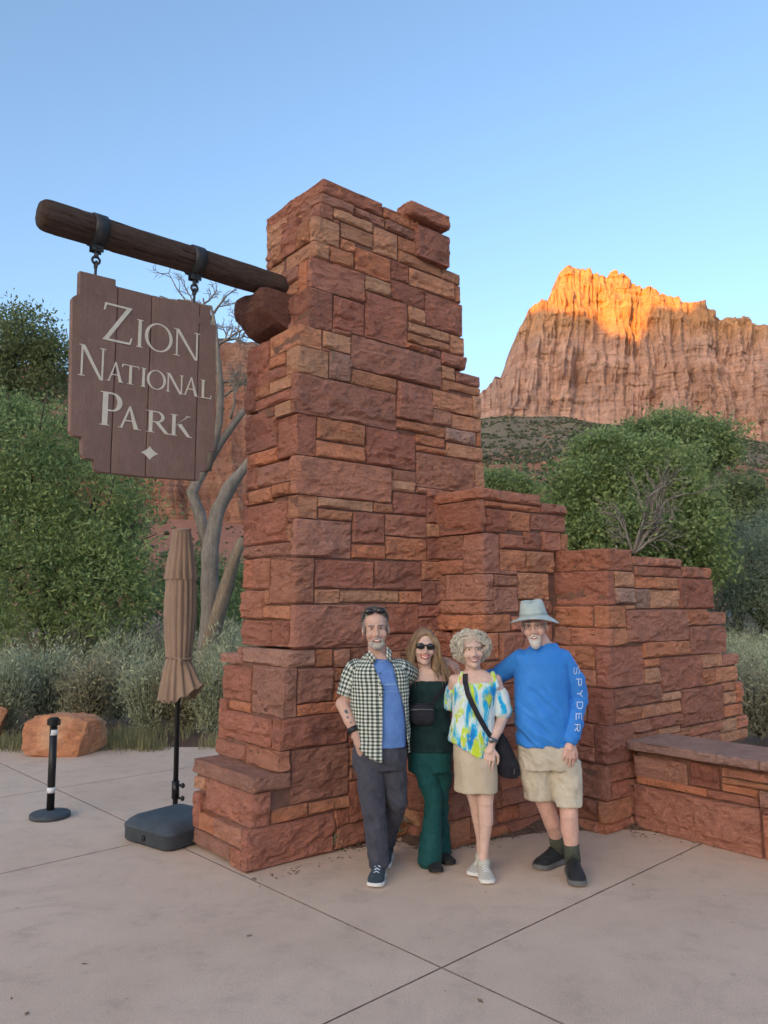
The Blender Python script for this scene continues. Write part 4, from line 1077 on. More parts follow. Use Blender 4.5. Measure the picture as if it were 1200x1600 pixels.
scatter_blobs('red_slope_scrub', GL, 1500, 0.5, 1.7, M_SCRUB, 6, lambda P, t: np.full(len(P), 0.5), 0.1, 0.95)
# fallen blocks on the hillside
M_BLOCK = simple('fallen_block', (0.34, 0.19, 0.13), 0.95, 0, 0.1, 0.3, 0.35)
scatter_blobs('fallen_rocks', GS, 3200, 0.7, 3.4, M_BLOCK, 9, lambda P, t: np.clip(1.1-t*0.9, 0.1, 1), 0.12, 0.9)

# ------------------------------------------------------------------ vegetation
def leaf_mat(name, c0, c1, c2, tr=0.45, rough=0.55):
    m, nt, b = mat_new(name)
    g = N(nt, 'ShaderNodeNewGeometry'); W = coords(nt, 'World')
    n1 = noise(nt, W, 0.55, 3, 0.6)
    f = math_n(nt, 'ADD', math_n(nt, 'MULTIPLY', g.outputs['Random Per Island'], 0.55), math_n(nt, 'MULTIPLY', n1, 0.5))
    c = ramp(nt, f, [(0.25, c0), (0.52, c1), (0.80, c2)])
    nt.links.new(c, b.inputs['Base Color']); b.inputs['Roughness'].default_value = rough; b.inputs['Specular IOR Level'].default_value = 0.3
    t = N(nt, 'ShaderNodeBsdfTranslucent'); nt.links.new(c, t.inputs['Color'])
    mx = N(nt, 'ShaderNodeMixShader'); mx.inputs[0].default_value = tr
    out = nt.nodes.get('Material Output')
    nt.links.new(b.outputs[0], mx.inputs[1]); nt.links.new(t.outputs[0], mx.inputs[2]); nt.links.new(mx.outputs[0], out.inputs['Surface'])
    return m
M_LEAF = leaf_mat('ash_leaves', (0.153, 0.221, 0.091), (0.254, 0.342, 0.134), (0.437, 0.503, 0.197))
M_LEAF2 = leaf_mat('dark_leaves', (0.135, 0.174, 0.083), (0.217, 0.262, 0.120), (0.344, 0.375, 0.171))
M_LEAF3 = leaf_mat('cottonwood_leaves', (0.171, 0.240, 0.091), (0.273, 0.358, 0.133), (0.423, 0.488, 0.204))
M_LEAF4 = leaf_mat('grey_green_leaves', (0.178, 0.224, 0.140), (0.268, 0.332, 0.217), (0.395, 0.446, 0.305))
M_SAGE = leaf_mat('sage_leaves', (0.245, 0.272, 0.172), (0.383, 0.413, 0.267), (0.538, 0.550, 0.363), 0.2, 0.8)
M_SAGE2 = leaf_mat('dry_sage', (0.241, 0.207, 0.135), (0.345, 0.319, 0.204), (0.464, 0.445, 0.288), 0.2, 0.8)
M_GRASS = leaf_mat('dry_grass', (0.187, 0.187, 0.083), (0.297, 0.275, 0.132), (0.396, 0.352, 0.187), 0.3, 0.8)
M_BARK = make_wood('grey_bark', (0.17, 0.145, 0.122), (0.33, 0.29, 0.25), (3, 3, 0.6), 1.6)
M_BARK2 = make_wood('dark_bark', (0.075, 0.062, 0.050), (0.15, 0.125, 0.10), (3, 3, 0.6), 1.6)
M_STUMP = make_wood('broken_wood', (0.17, 0.125, 0.09), (0.36, 0.275, 0.19), (4, 4, 0.5), 1.6)

def leaves_np(cent, n_per, spread, llen, lwid, rs, droop=0.3, out=None):
    """leaf quads (folded diamonds) around spray centres"""
    m = len(cent)*n_per
    c = np.repeat(cent, n_per, 0)+rs.randn(m, 3)*spread*np.array([1, 1, 0.75])
    d = rs.randn(m, 3); d[:, 2] -= droop*1.5
    if out is not None: d += np.repeat(out, n_per, 0)*0.9
    d /= np.linalg.norm(d, axis=1)[:, None]+1e-9
    r = rs.randn(m, 3); s = np.cross(d, r); s /= np.linalg.norm(s, axis=1)[:, None]+1e-9
    L = llen*(0.6+0.8*rs.rand(m))[:, None]; Wd = lwid*(0.7+0.6*rs.rand(m))[:, None]
    p0 = c; p1 = c+d*L*0.5+s*Wd*0.5; p2 = c+d*L; p3 = c+d*L*0.5-s*Wd*0.5
    v = np.stack([p0, p1, p2, p3], 1).reshape(-1, 3)
    f = np.arange(m*4).reshape(m, 4)
    return v, f
def crown(lobes, n_sprays, rs, shell=0.55, sq=1.0):
    """spray centres in the shells of lobes: list of (centre, radius xyz)"""
    vol = np.array([r[0]*r[2] for _, r in lobes]); vol = vol/vol.sum(); cs = []; os_ = []
    for (c, r), w in zip(lobes, vol):
        k = int(n_sprays*w)
        d = rs.randn(k, 3); d /= np.linalg.norm(d, axis=1)[:, None]
        rad = (1-shell*rs.rand(k)**1.3)
        # clumpy surface
        cl = fbm(d*2.2+np.array(c)*1.3, 31, 3)
        rad = rad*(0.93+0.34*cl)
        p = np.array(c)+d*rad[:, None]*np.array(r)
        keep = fbm(p*1.25/max(0.6, float(np.mean(r))**0.5), 17, 3) > -0.26
        cs.append(p[keep]); os_.append(d[keep])
    return np.concatenate(cs), np.concatenate(os_)
def limb(m, p0, p1, r0, r1, rs, bend=0.15, n=7, seg=8):
    p0 = np.array(p0, float); p1 = np.array(p1, float); L = np.linalg.norm(p1-p0)
    t = np.linspace(0, 1, n)[:, None]
    off = np.cumsum(rs.randn(n, 3)*bend*L/n, 0); off -= off[0]; off = off-(off[-1])*t
    m.tube(p0*(1-t)+p1*t+off, np.linspace(r0, r1, n), seg)
    return p0*(1-t)+p1*t+off
def tree(name, lobes, base, label, cat, n_sprays, per, spread, llen, lwid, mat, bark, seed, group=None, trunk_r=0.16, split=0.35, shell=0.55, twigs=True):
    rs = np.random.RandomState(seed); base = np.array(base, float)
    root = empty(name, tuple(base), label, cat, group)
    cs, os_ = crown(lobes, n_sprays, rs, shell)
    v, f = leaves_np(cs, per, spread, llen, lwid, rs, 0.3, os_)
    put('crown', v, [f], mat, root)
    cen = np.mean([np.array(c) for c, _ in lobes], 0)
    m = MB(); fork = base+(cen-base)*split+np.array([rs.uniform(-.2, .2), 0, 0]); fork[2] = base[2]+max(0.5, (min(c[2]-r[2]*0.6 for c, r in lobes)-base[2]))*0.9
    limb(m, base-np.array([0, 0, 0.15]), fork, trunk_r, trunk_r*0.75, rs, 0.12)
    for (c, r) in lobes:
        q = limb(m, fork, np.array(c)+np.array([0, 0, r[2]*0.3]), trunk_r*0.55, trunk_r*0.12, rs, 0.25)
        for k in range(4):
            e = np.array(c)+rs.randn(3)*np.array(r)*0.55; limb(m, q[rs.randint(2, 6)], e, trunk_r*0.2, trunk_r*0.05, rs, 0.25, 5, 5)
    m.build('trunk', bark, root, True)
    return root
def lobe(px, py, rx, y, ry=None, depth=None):
    """lobe centred on a direction at distance y, radii given as seen from the photograph's distance"""
    c = ypt(px, py, y); k = y/FPX*1.02; ry = ry or rx
    return (c, (rx*k, (depth or rx)*k, ry*k))
def base_at(px, y): p = ypt(px, 950, y); return (p[0], p[1], -0.1)

# left: big leafy ash beside the bare tree
tree('leafy_tree', [lobe(40, 760, 150, 17, 120), lobe(150, 800, 110, 16.5, 110), lobe(215, 840, 75, 16, 95), lobe(60, 900, 140, 16, 110), lobe(-80, 780, 150, 17.5, 150), lobe(170, 930, 100, 15.6, 75), lobe(90, 690, 95, 17.5, 60), lobe(10, 650, 60, 17.5, 40)],
     base_at(60, 16.8), 'large full green leafy tree directly below the hanging sign', 'tree', 6600, 14, 0.17, 0.115, 0.042, M_LEAF, M_BARK2, 11, 'green trees left of the monument', 0.2)
tree('leafy_tree', [lobe(30, 530, 62, 30, 46), lobe(85, 560, 42, 30, 40), lobe(-50, 560, 90, 31, 80), lobe(75, 610, 40, 30, 30), lobe(-10, 600, 60, 30, 50)],
     base_at(20, 30.5), 'tall dark olive tree rising against the sky at the left edge', 'tree', 3600, 13, 0.26, 0.17, 0.07, M_LEAF2, M_BARK2, 12, 'green trees left of the monument', 0.25)
tree('leafy_tree', [lobe(275, 930, 45, 19, 60), lobe(310, 900, 30, 19, 40), lobe(365, 930, 45, 20, 55), lobe(330, 960, 60, 18, 40)],
     base_at(320, 19.5), 'low green bush tree between the closed umbrella and the stone pillar', 'tree', 1500, 13, 0.17, 0.10, 0.045, M_LEAF3, M_BARK2, 13, 'green trees left of the monument', 0.08)
# right
tree('leafy_tree', [lobe(985, 745, 95, 21, 78), lobe(910, 790, 62, 20.5, 70), lobe(1050, 800, 72, 20.5, 72), lobe(980, 850, 110, 20, 75), lobe(945, 705, 45, 21, 32), lobe(1075, 870, 60, 20, 55), lobe(880, 850, 45, 20, 60)],
     base_at(985, 20.8), 'broad bright green tree standing behind the lower piers', 'tree', 6200, 15, 0.18, 0.11, 0.075, M_LEAF3, M_BARK, 14, 'green trees right of the monument', 0.2)
tree('leafy_tree', [lobe(1040, 690, 62, 34, 38), lobe(1105, 690, 48, 34, 34), lobe(990, 700, 45, 34, 38), lobe(1060, 655, 35, 34, 18), lobe(1085, 720, 60, 34, 30)],
     base_at(1050, 34), 'spreading tree whose crown tops out just below the cliff', 'tree', 3500, 14, 0.26, 0.16, 0.09, M_LEAF, M_BARK, 15, 'green trees right of the monument', 0.25)
tree('leafy_tree', [lobe(1150, 775, 42, 27, 42), lobe(1175, 830, 50, 26, 45), lobe(1120, 840, 45, 27, 40)],
     base_at(1150, 27), 'rounded dark green tree farther right behind the piers', 'tree', 2000, 13, 0.2, 0.13, 0.07, M_LEAF2, M_BARK2, 16, 'green trees right of the monument', 0.2)
tree('leafy_tree', [lobe(1170, 880, 70, 22, 60), lobe(1130, 930, 50, 22, 50), lobe(1220, 930, 80, 22, 70), lobe(1230, 840, 60, 23, 50)],
     base_at(1190, 22.5), 'grey green feathery tree at the right edge above the low wall', 'tree', 2600, 14, 0.2, 0.12, 0.035, M_LEAF4, M_BARK2, 17, 'green trees right of the monument', 0.18)
tree('leafy_tree', [lobe(795, 752, 40, 60, 22), lobe(765, 748, 25, 60, 14), lobe(830, 762, 25, 60, 14), lobe(800, 790, 60, 60, 30)],
     base_at(795, 60), 'small distant green tree seen between pillar and second pier', 'tree', 900, 13, 0.4, 0.25, 0.13, M_LEAF3, M_BARK2, 18, 'green trees right of the monument', 0.25)
tree('leafy_tree', [lobe(1300, 800, 90, 24, 90), lobe(1380, 860, 90, 24, 80), lobe(1290, 900, 80, 23, 60)],
     base_at(1320, 24), 'green tree past the right edge of the view', 'tree', 1800, 13, 0.22, 0.13, 0.06, M_LEAF2, M_BARK2, 19, None, 0.2)

# bare grey tree behind the sign
def bare_tree():
    rs = np.random.RandomState(5); D = 14.5
    root = empty('bare_tree', base_at(338, D), 'bare grey tree with twisting limbs behind the sign', 'tree')
    def pts(l, d=0.0): return np.array([ypt(x, y, D+d) for x, y in l])
    k = D/FPX
    m = MB()
    a = pts([(322, 1040), (330, 960), (328, 900), (330, 850), (340, 800), (362, 755), (390, 720), (415, 690)]); a = np.stack([np.interp(np.linspace(0, 7, 50), np.arange(8), a[:, i]) for i in range(3)], 1); a[1:-1] = (a[:-2]+a[1:-1]*2+a[2:])/4; m.tube(a, np.interp(np.linspace(0, 7, 50), np.arange(8), np.array([16, 14.5, 13.5, 12.5, 11, 9, 6.5, 5])*k), 20)
    b = pts([(330, 880), (312, 800), (300, 770), (322, 725), (345, 690), (375, 650), (400, 620)], 0.5); m.tube(b, np.array([10, 9.5, 9, 8, 7, 5.5, 3.5])*k, 10)
    c = pts([(322, 735), (343, 660), (346, 600), (340, 550), (338, 515), (331, 480)], 0.4); m.tube(c, np.array([7, 6.5, 5.5, 4.5, 3.2, 2])*k, 9)
    vv = m.verts(); vv = vv+fbm(vv*np.array([5, 5, 1.6]), 6, 4)[:, None]*np.array([.022, .022, .0]); put('trunk', vv, m.f, M_BARK, root, True)
    m2 = MB()
    def twig(p0, ang, ln, r, dep):
        n = 6; p = [np.array(p0, float)]; a_ = ang
        for i in range(n):
            a_ += rs.uniform(-0.30, 0.30); p.append(p[-1]+np.array([math.cos(a_)*ln/n, rs.uniform(-.3, .3)*ln/n, math.sin(a_)*ln/n]))
        m2.tube(np.array(p), np.linspace(r, r*0.45, n+1), 5)
        if dep > 0:
            for i in range(2, n+1):
                for s_ in (-1, 1):
                    if rs.rand() < 0.40: twig(p[i], a_+s_*rs.uniform(0.4, 1.0), ln*rs.uniform(0.38, 0.62), r*0.55, dep-1)
    for (x, y, an, ln, r) in ((338, 515, 2.3, 62, 3.2), (335, 495, 2.75, 70, 3), (340, 540, 0.9, 50, 3), (344, 600, 0.75, 55, 3), (346, 620, 0.3, 45, 2.6), (360, 655, 1.2, 60, 2.6), (345, 570, 2.6, 50, 2.6), (331, 480, 2.95, 95, 2.6), (334, 490, 0.8, 40, 2.4), (350, 640, 2.2, 50, 2.2), (338, 530, 0.2, 45, 2.4)):
        twig(ypt(x, y, D+0.4), an, ln*k, r*k, 3)
    m2.build('twig', M_BARK, root, True)
    m3 = MB(); q = pts([(318, 1040), (335, 975), (352, 920), (366, 870), (378, 842)], -0.3); m3.tube(q, np.array([12, 11, 10, 9, 7])*k, 9)
    vv = m3.verts(); vv += (fbm(vv*6, 4, 3)*0.035)[:, None]*np.array([1, 1, 0.4]); put('broken_limb', vv, m3.f, M_STUMP, root, True)
    return root
bare_tree()
# bare branches in front of the right tree
def snag(px, py, D, label, seed, hpx):
    rs = np.random.RandomState(seed); root = empty('bare_shrub', base_at(px, D), label, 'shrub'); m = MB(); k = D/FPX
    def tw(p0, an, ln, r, dep):
        n = 5; p = [np.array(p0, float)]; a_ = an
        for i in range(n): a_ += rs.uniform(-.2, .2); p.append(p[-1]+np.array([math.cos(a_)*ln/n, rs.uniform(-.2, .2)*ln/n, math.sin(a_)*ln/n]))
        m.tube(np.array(p), np.linspace(r, r*0.4, n+1), 5)
        if dep: 
            for i in range(1, n+1):
                if rs.rand() < 0.85: tw(p[i], a_+rs.choice([-1, 1])*rs.uniform(.25, .8), ln*rs.uniform(.4, .65), r*.55, dep-1)
    b = ypt(px, py, D); tw(np.array([b[0]-0.5, b[1], -0.1]), 1.35, b[2]+0.3, 5*k, 0)
    for an, l in ((0.9, 1), (1.2, .8), (1.55, .9), (0.6, .7), (1.9, .6)): tw(b, an, hpx*k*l, 3.2*k, 3)
    m.build('twig', M_BARK, root, True)
snag(990, 865, 18.2, 'pale leafless shrub in front of the broad bright green tree', 8, 100)

# sagebrush: each bush a thing, many fine upright stems with narrow leaves
def sage_mesh(h, r, n, seed, mat):
    rs = np.random.RandomState(seed)
    # stems fan out from the base; leaves along the upper half
    ns = 70; az = rs.rand(ns)*2*math.pi; tilt = 0.95*np.sqrt(rs.rand(ns)); ln = h*(0.72+0.4*rs.rand(ns))
    k = n//ns; A = np.repeat(az, k); T_ = np.repeat(tilt, k); Ln = np.repeat(ln, k); u = 0.10+0.90*rs.rand(ns*k)**0.85
    bend = 1-0.35*u
    ho = np.sin(T_*bend)*Ln*u*(r/h)*1.05; z = np.cos(T_*bend)*Ln*u
    c = np.stack([np.cos(A)*ho, np.sin(A)*ho, z], 1)+rs.randn(ns*k, 3)*0.075*h
    d = np.stack([np.cos(A)*np.sin(T_)*0.8, np.sin(A)*np.sin(T_)*0.8, 0.75+0*A], 1)+rs.randn(ns*k, 3)*0.55
    d /= np.linalg.norm(d, axis=1)[:, None]; s = np.cross(d, rs.randn(ns*k, 3)); s /= np.linalg.norm(s, axis=1)[:, None]
    L = h*0.062*(0.6+rs.rand(ns*k))[:, None]; Wd = h*0.0075*(0.6+0.8*rs.rand(ns*k))[:, None]
    v = np.stack([c, c+d*L*0.5+s*Wd, c+d*L, c+d*L*0.5-s*Wd], 1).reshape(-1, 3); v[:, 2] = np.maximum(v[:, 2], 0.0)
    me = mesh_np('foliage', v, [np.arange(len(v)).reshape(-1, 4)])
    me.materials.append(mat)
    m = MB()
    for i in range(ns):
        tt = np.linspace(0, 0.85, 5); b = 1-0.35*tt
        ho = np.sin(tilt[i]*b)*ln[i]*tt*(r/h)*1.05; zz = np.cos(tilt[i]*b)*ln[i]*tt
        m.tube(np.stack([np.cos(az[i])*ho, np.sin(az[i])*ho, zz], 1), np.linspace(0.009, 0.003, 5)*h, 4, False)
    ms = mesh_np('stem', m.verts(), m.f); ms.materials.append(M_BARK2)
    return me, ms
SG = [sage_mesh(1.0, 0.75, 8000, 41, M_SAGE), sage_mesh(1.0, 0.8, 8000, 42, M_SAGE), sage_mesh(1.0, 0.7, 8000, 43, M_SAGE2)]
def sage(px, py, h, kind, rot, label, group, wid=1.0):
    g = gpt(px, py); root = empty('sagebrush', (g[0], g[1], -0.02), label, 'shrub', group)
    me, ms = SG[kind]
    for nme, dd in (('foliage', me), ('stem', ms)):
        o = link(nme, dd, None, root); o.scale = (h*wid, h*wid, h); o.rotation_euler = (0, 0, rot)
GS1 = 'sagebrush along the back of the pavement'
lab = 'silvery grey sagebrush in the band behind the pavement'
sage_list = [(10, 1140, 1.05, 0, 'sagebrush at the left edge above the orange boulder'), (75, 1128, 1.15, 1, 'silvery sagebrush right behind the orange boulder'), (140, 1135, 0.95, 2, 'brownish sagebrush right of the black post'), (185, 1122, 1.2, 0, 'tall silvery sagebrush left of the umbrella canopy'),
             (232, 1140, 1.0, 1, 'sagebrush directly left of the umbrella pole'), (285, 1138, 0.95, 2, 'dull sagebrush right behind the umbrella pole'), (330, 1142, 1.05, 0, 'sagebrush touching the pillar\u2019s left side'), (362, 1110, 1.3, 1, 'pale tall sagebrush beside the pillar shaft'),
             (-60, 1130, 1.1, 1, 'sagebrush half cut by the left edge behind the reddish boulder'), (40, 1085, 1.15, 2, 'second row sagebrush above the gap between the two boulders'), (115, 1080, 1.25, 0, 'second row sagebrush right above the orange boulder\u2019s crest'), (205, 1078, 1.2, 2, 'second row sagebrush midway between post and umbrella'), (265, 1082, 1.3, 1, 'second row sagebrush whose top meets the umbrella canopy\u2019s left side'), (335, 1080, 1.35, 0, 'second row sagebrush between umbrella canopy and pillar'), (0, 1060, 1.2, 0, 'back row sagebrush at the left edge under the big leafy tree'), (160, 1058, 1.25, 1, 'back row sagebrush under the hanging sign'), (300, 1056, 1.35, 0, 'back row sagebrush at the foot of the bare tree'), (390, 1062, 1.4, 1, 'back row sagebrush mostly hidden behind the tall pillar'), (-120, 1110, 1.2, 0, 'sagebrush past the left edge of the view')]
for i, (px, py, h, kd, lb) in enumerate(sage_list):
    sage(px, py, h, kd, i*1.7, lb or 'silvery sagebrush in the second row under the leafy trees', GS1, 1.0+0.15*((i*7) % 3-1))
GS2 = 'pale brush right of the monument'
for i, (px, py, h, kd, lb) in enumerate([(1185, 1150, 0.95, 2, 'darker grey brush just behind the capstones'), (1230, 1140, 1.0, 0, 'brush just past the right edge behind the capstones'), (1165, 1105, 1.0, 0, 'pale green brush at the stepped end of the third pier'), (1200, 1085, 1.0, 1, 'pale brush at the right edge above the low wall'), (1150, 1070, 1.0, 0, 'pale brush tuft touching the third pier\u2019s upper steps'), (1185, 1055, 1.0, 0, 'pale brush in the middle of the field right of the third pier'), (1225, 1062, 1.0, 1, 'pale brush at the field\u2019s right edge, second row'), (1160, 1040, 1.0, 1, 'pale brush directly in front of the wooden rail'), (1200, 1035, 1.0, 0, 'pale brush directly in front of the small brown board'), (1250, 1100, 1.0, 1, 'pale brush past the right edge of the view'), (1130, 1050, 1.0, 0, 'pale brush mostly hidden by the third pier')]):
    sage(px, py, h, kd, i*2.1, lb or 'pale silvery brush in the field beyond the low wall', GS2, 1.15)

# grass tufts along the pavement edge and weeds at the pillar foot
def blades(name, cen, n, h, spread, mat, seed):
    rs = np.random.RandomState(seed); m = len(cen)*n
    c = np.repeat(np.array(cen), n, 0)+np.concatenate([rs.randn(m, 2)*spread, np.zeros((m, 1))], 1)
    az = rs.rand(m)*2*math.pi; ti = rs.rand(m)*0.7; L = h*(0.4+0.8*rs.rand(m))
    d = np.stack([np.cos(az)*np.sin(ti), np.sin(az)*np.sin(ti), np.cos(ti)], 1); s = np.stack([-np.sin(az), np.cos(az), 0*az], 1)*0.0045
    tip = c+d*L[:, None]; tip[:, :2] += d[:, :2]*L[:, None]*0.5
    mid = c+d*L[:, None]*0.55
    v = np.stack([c-s, c+s, mid+s*0.8, mid-s*0.8, tip], 1).reshape(-1, 3); b = (np.arange(m)*5)[:, None]
    return tag(put(name, v, [b+np.array([[0, 1, 2, 3]]), b+np.array([[3, 2, 4]])], mat), kind='stuff')
rs = np.random.RandomState(77)
cen = []
for x in range(-250, 345, 6):
    y = 1172-0.01*x+rs.uniform(-10, 2); g = gpt(x+rs.uniform(-4, 4), y); cen.append((g[0], g[1], -0.01))
    if 170 < x < 345 and rs.rand() < 0.7: g = gpt(x, 1155+rs.uniform(-12, 5)); cen.append((g[0], g[1], -0.02))
blades('dry_grass', [c for i, c in enumerate(cen) if vnoise([[c[0]*1.7, c[1]*1.7, 0]], 4)[0] > -0.25], 46, 0.20, 0.09, M_GRASS, 5)
def weed(px, py, z, h, n, label, seed):
    rs = np.random.RandomState(seed); g = gpt(px, py, z); root = empty('weed', tuple(g), label, 'plant')
    c = g+np.concatenate([rs.randn(60, 2)*0.055, np.abs(rs.randn(60, 1))*h*0.4], 1)
    v, f = leaves_np(c, n, 0.02, 0.045, 0.012, rs, -0.7); put('leaves', v, [f], M_LEAF4, root)
    m = MB()
    for i in range(8): limb(m, g, g+np.array([rs.uniform(-.09, .09), rs.uniform(-.09, .09), h*rs.uniform(.5, 1)]), 0.003, 0.0015, rs, .2, 4, 4)
    m.build('stem', M_BARK2, root)
weed(517, 1325, 0.0, 0.2, 5, 'small grey green weed at the foot of the tall pillar', 3)
weed(612, 1300, 0.03, 0.22, 6, 'dark weed between the checked shirt man\u2019s legs and the pier', 4)

# dry leaves and grit blown on to the paving
M_DRY = simple('dry_leaf', (0.20, 0.125, 0.075), 0.85, 0, 0.2, 40, 0.5)
rs = np.random.RandomState(88); cen = []
for i in range(170):
    r = rs.rand()
    if r < 0.38: x = rs.uniform(395, 560); y = 1366-.257*(x-408)+abs(rs.randn())*7+2; g = gpt(x, y)      # at the pillar foot
    elif r < 0.75: x = rs.uniform(985, 1200); y = 1300+(x-985)*.12+abs(rs.randn())*7; g = gpt(x, y)
    else: g = gpt(rs.uniform(-100, 1300), rs.uniform(1190, 1590))
    cen.append((g[0], g[1], 0.004))
cen = np.array(cen); m_ = len(cen); az = rs.rand(m_)*6.28; L = (.006+.016*rs.rand(m_)**2)[:, None]
d = np.stack([np.cos(az), np.sin(az), .12*rs.randn(m_)], 1)*L; sd_ = np.stack([-np.sin(az), np.cos(az), .25*rs.randn(m_)], 1)*L*.45
v = np.stack([cen-d, cen+sd_, cen+d, cen-sd_], 1).reshape(-1, 3); v[:, 2] = np.maximum(v[:, 2], .0015)
tag(put('dry_leaf_litter', v, [np.arange(m_*4).reshape(-1, 4)], M_DRY), kind='stuff')

# ------------------------------------------------------------------ closed parasol, post, boulders, things beyond
def cloth_mat(name, c0, c1, rough=0.9, weave=350, bstr=0.25, sheen=0.1):
    m, nt, b = mat_new(name); O = coords(nt, 'Object')
    f = noise(nt, O, 5, 4, 0.6); w = noise(nt, O, weave, 2, 0.5)
    c = ramp(nt, f, [(0.3, c0), (0.7, c1)]); c = mix(nt, 1.0, c, ramp(nt, w, [(0.3, 0.85), (0.7, 1.1)]), 'MULTIPLY')
    nt.links.new(c, b.inputs['Base Color']); b.inputs['Roughness'].default_value = rough; b.inputs['Specular IOR Level'].default_value = 0.15
    b.inputs['Sheen Weight'].default_value = sheen
    bump(nt, b, math_n(nt, 'ADD', w, math_n(nt, 'MULTIPLY', f, 0.5)), bstr, 0.002); return m
M_CANVAS = cloth_mat('brown_canvas', (0.275, 0.188, 0.137), (0.34, 0.236, 0.174))
M_BLACK = simple('black_metal', (0.018, 0.017, 0.018), 0.4, 0.3, 0.5, 20, 0.3)
M_RUBBER = simple('dark_plastic', (0.055, 0.066, 0.078), 0.6, 0, 0.35, 7, 0.25, 90, 0.25, 0.002)
M_WHITE = simple('white_band', (0.72, 0.72, 0.74), 0.5, 0, 0.4, 12, 0.06)

up = gpt(273, 1281); ut = ypt(269, 829, up[1])[2]
umb = empty('patio_umbrella', tuple(up), 'closed brown patio umbrella on a black pole in a weighted plastic base', 'umbrella')
def zat(py): return ypt(270, py, up[1])[2]
kk = up[1]/FPX
m = MB(); m.tube(np.array([[up[0], up[1], 0.12], [up[0]-0.015, up[1], ut-0.03]]), 0.021, 14); m.build('pole', M_BLACK, umb, True)
m = MB(); m.tube(np.array([[up[0], up[1], 0.17], [up[0]-0.003, up[1], zat(1220)]]), 0.031, 14)
for y in (1226, 1246):
    z = zat(y); m.tube(np.array([[up[0]+0.02, up[1]-0.01, z], [up[0]+0.062, up[1]-0.03, z]]), [0.011, 0.011], 8); m.ell((up[0]+0.066, up[1]-0.032, z), (0.018, 0.018, 0.022), None, 8, 6)
m.build('sleeve', M_BLACK, umb, True)
def drape(name, zs, rs_, folds, amp, phase, seed, flare=None):
    n = 144; vs = []; rn = np.random.RandomState(seed); ph = rn.rand(4)*6
    for i, (z, r) in enumerate(zip(zs, rs_)):
        for k in range(n):
            a = 2*math.pi*k/n
            pl = math.cos(folds*a+phase+0.5*math.sin(2*a+ph[0])+0.25*math.sin(z*5+ph[1]))
            sharp = abs(math.sin((folds*a+phase+0.5*math.sin(2*a+ph[0]))*0.5))
            am = amp[i] if not np.isscalar(amp) else amp
            rr = r*(1+am*(0.6*pl+0.8*(sharp-0.5))+0.04*math.sin(3*a+ph[2]+z*3))
            x, y = rr*math.cos(a), rr*math.sin(a)
            dz = 0
            if flare and i >= flare[0]:
                t = (i-flare[0])/(len(zs)-1-flare[0]); w = max(0, math.cos(a-flare[1]))**3
                x += w*math.cos(flare[1])*flare[2]*t; y += w*math.sin(flare[1])*flare[2]*t*0.5; dz = w*flare[3]*t+0.015*t*math.cos(folds*a+phase)
            vs.append((up[0]-0.015*(z/ut)+x, up[1]+y, z+dz))
    f = [tuple(q) for q in grid_faces(len(zs), n, 0, True)]+[tuple(range(n))]
    o = put(name, vs, f, M_CANVAS, umb, True); return o
zt = [zat(y) for y in (829, 831, 845, 860, 880, 900, 906)]
drape('top_tier', zt, [kk*r for r in (12.5, 14, 16, 18, 21, 23.5, 24)], 14, [0.02, .06, 0.10, 0.14, 0.17, 0.19, 0.2], 0.4, 3)
zm_ = [zat(y) for y in (898, 906, 930, 960, 1000, 1020, 1026, 1032, 1050, 1070, 1088, 1094)]
drape('canopy', zm_, [kk*r for r in (21.5, 22, 23, 23.5, 21, 18.5, 17.5, 18, 21, 23, 25, 25.5)], 15, [.14, .16, .17, .18, .19, .18, .16, .2, .26, .3, .34, .36], 0.2, 5, (7, -0.35, kk*17, 0.13))
m = MB(); ring = [(up[0]-0.008+0.108*math.cos(t), up[1]+0.108*math.sin(t), zat(1027)+0.012*math.sin(t*2)) for t in np.linspace(0, 2*math.pi, 40)]
m.tube(np.array(ring), 0.009, 6, False); m.tube(np.array([(up[0]+0.02, up[1]-0.112, zat(1027)), (up[0]+0.05, up[1]-0.125, zat(1034))]), 0.010, 6); m.build('tie_strap', M_CANVAS, umb, True)
m = MB(); m.lathe([(0.001, ut+0.02), (0.03, ut+0.02), (0.062, ut+0.004), (0.068, ut-0.006), (0.06, ut-0.012)], 24, (up[0]-0.015, up[1], 0)); m.build('finial', M_CANVAS, umb, True)
# base: rounded plastic block turned with the masonry
e0 = gpt(262, 1335); e1 = gpt(199, 1316); e2 = gpt(303, 1321)
ax = (e1-e0); ax /= np.linalg.norm(ax); ay = np.array([ax[1], -ax[0], 0]); ay = ay if ay[1] > 0 else -ay
def rounded(cx, cy, hx, hy, r, n=6):
    pts = []
    for (sx, sy, a0) in ((1, 1, 0), (-1, 1, 90), (-1, -1, 180), (1, -1, 270)):
        for i in range(n+1):
            a = math.radians(a0+90*i/n); pts.append((cx+sx*(hx-r)+r*math.cos(a), cy+sy*(hy-r)+r*math.sin(a)))
    return pts
S_ = 0.56; cxy = np.array([e0[0], e0[1], 0])+ax*S_/2+ay*S_/2
prof = [(0.0, 0.93), (0.012, 0.97), (0.02, 0.985), (0.095, 0.985), (0.10, 1.0), (0.118, 1.0), (0.126, 0.975), (0.15, 0.90), (0.172, 0.78), (0.185, 0.6), (0.19, 0.3), (0.191, 0.1)]
vs = []; base_ring = rounded(0, 0, S_/2, S_/2, 0.07); nb = len(base_ring)
for z, s in prof:
    for x, y in base_ring: p = cxy+ax*x*s+ay*y*s; vs.append((p[0], p[1], z+0.004))
put('weighted_base', vs, [tuple(q) for q in grid_faces(len(prof), nb, 0, True)]+[tuple((len(prof)-1)*nb+k for k in range(nb)), tuple(range(nb-1, -1, -1))], M_RUBBER, umb, True)
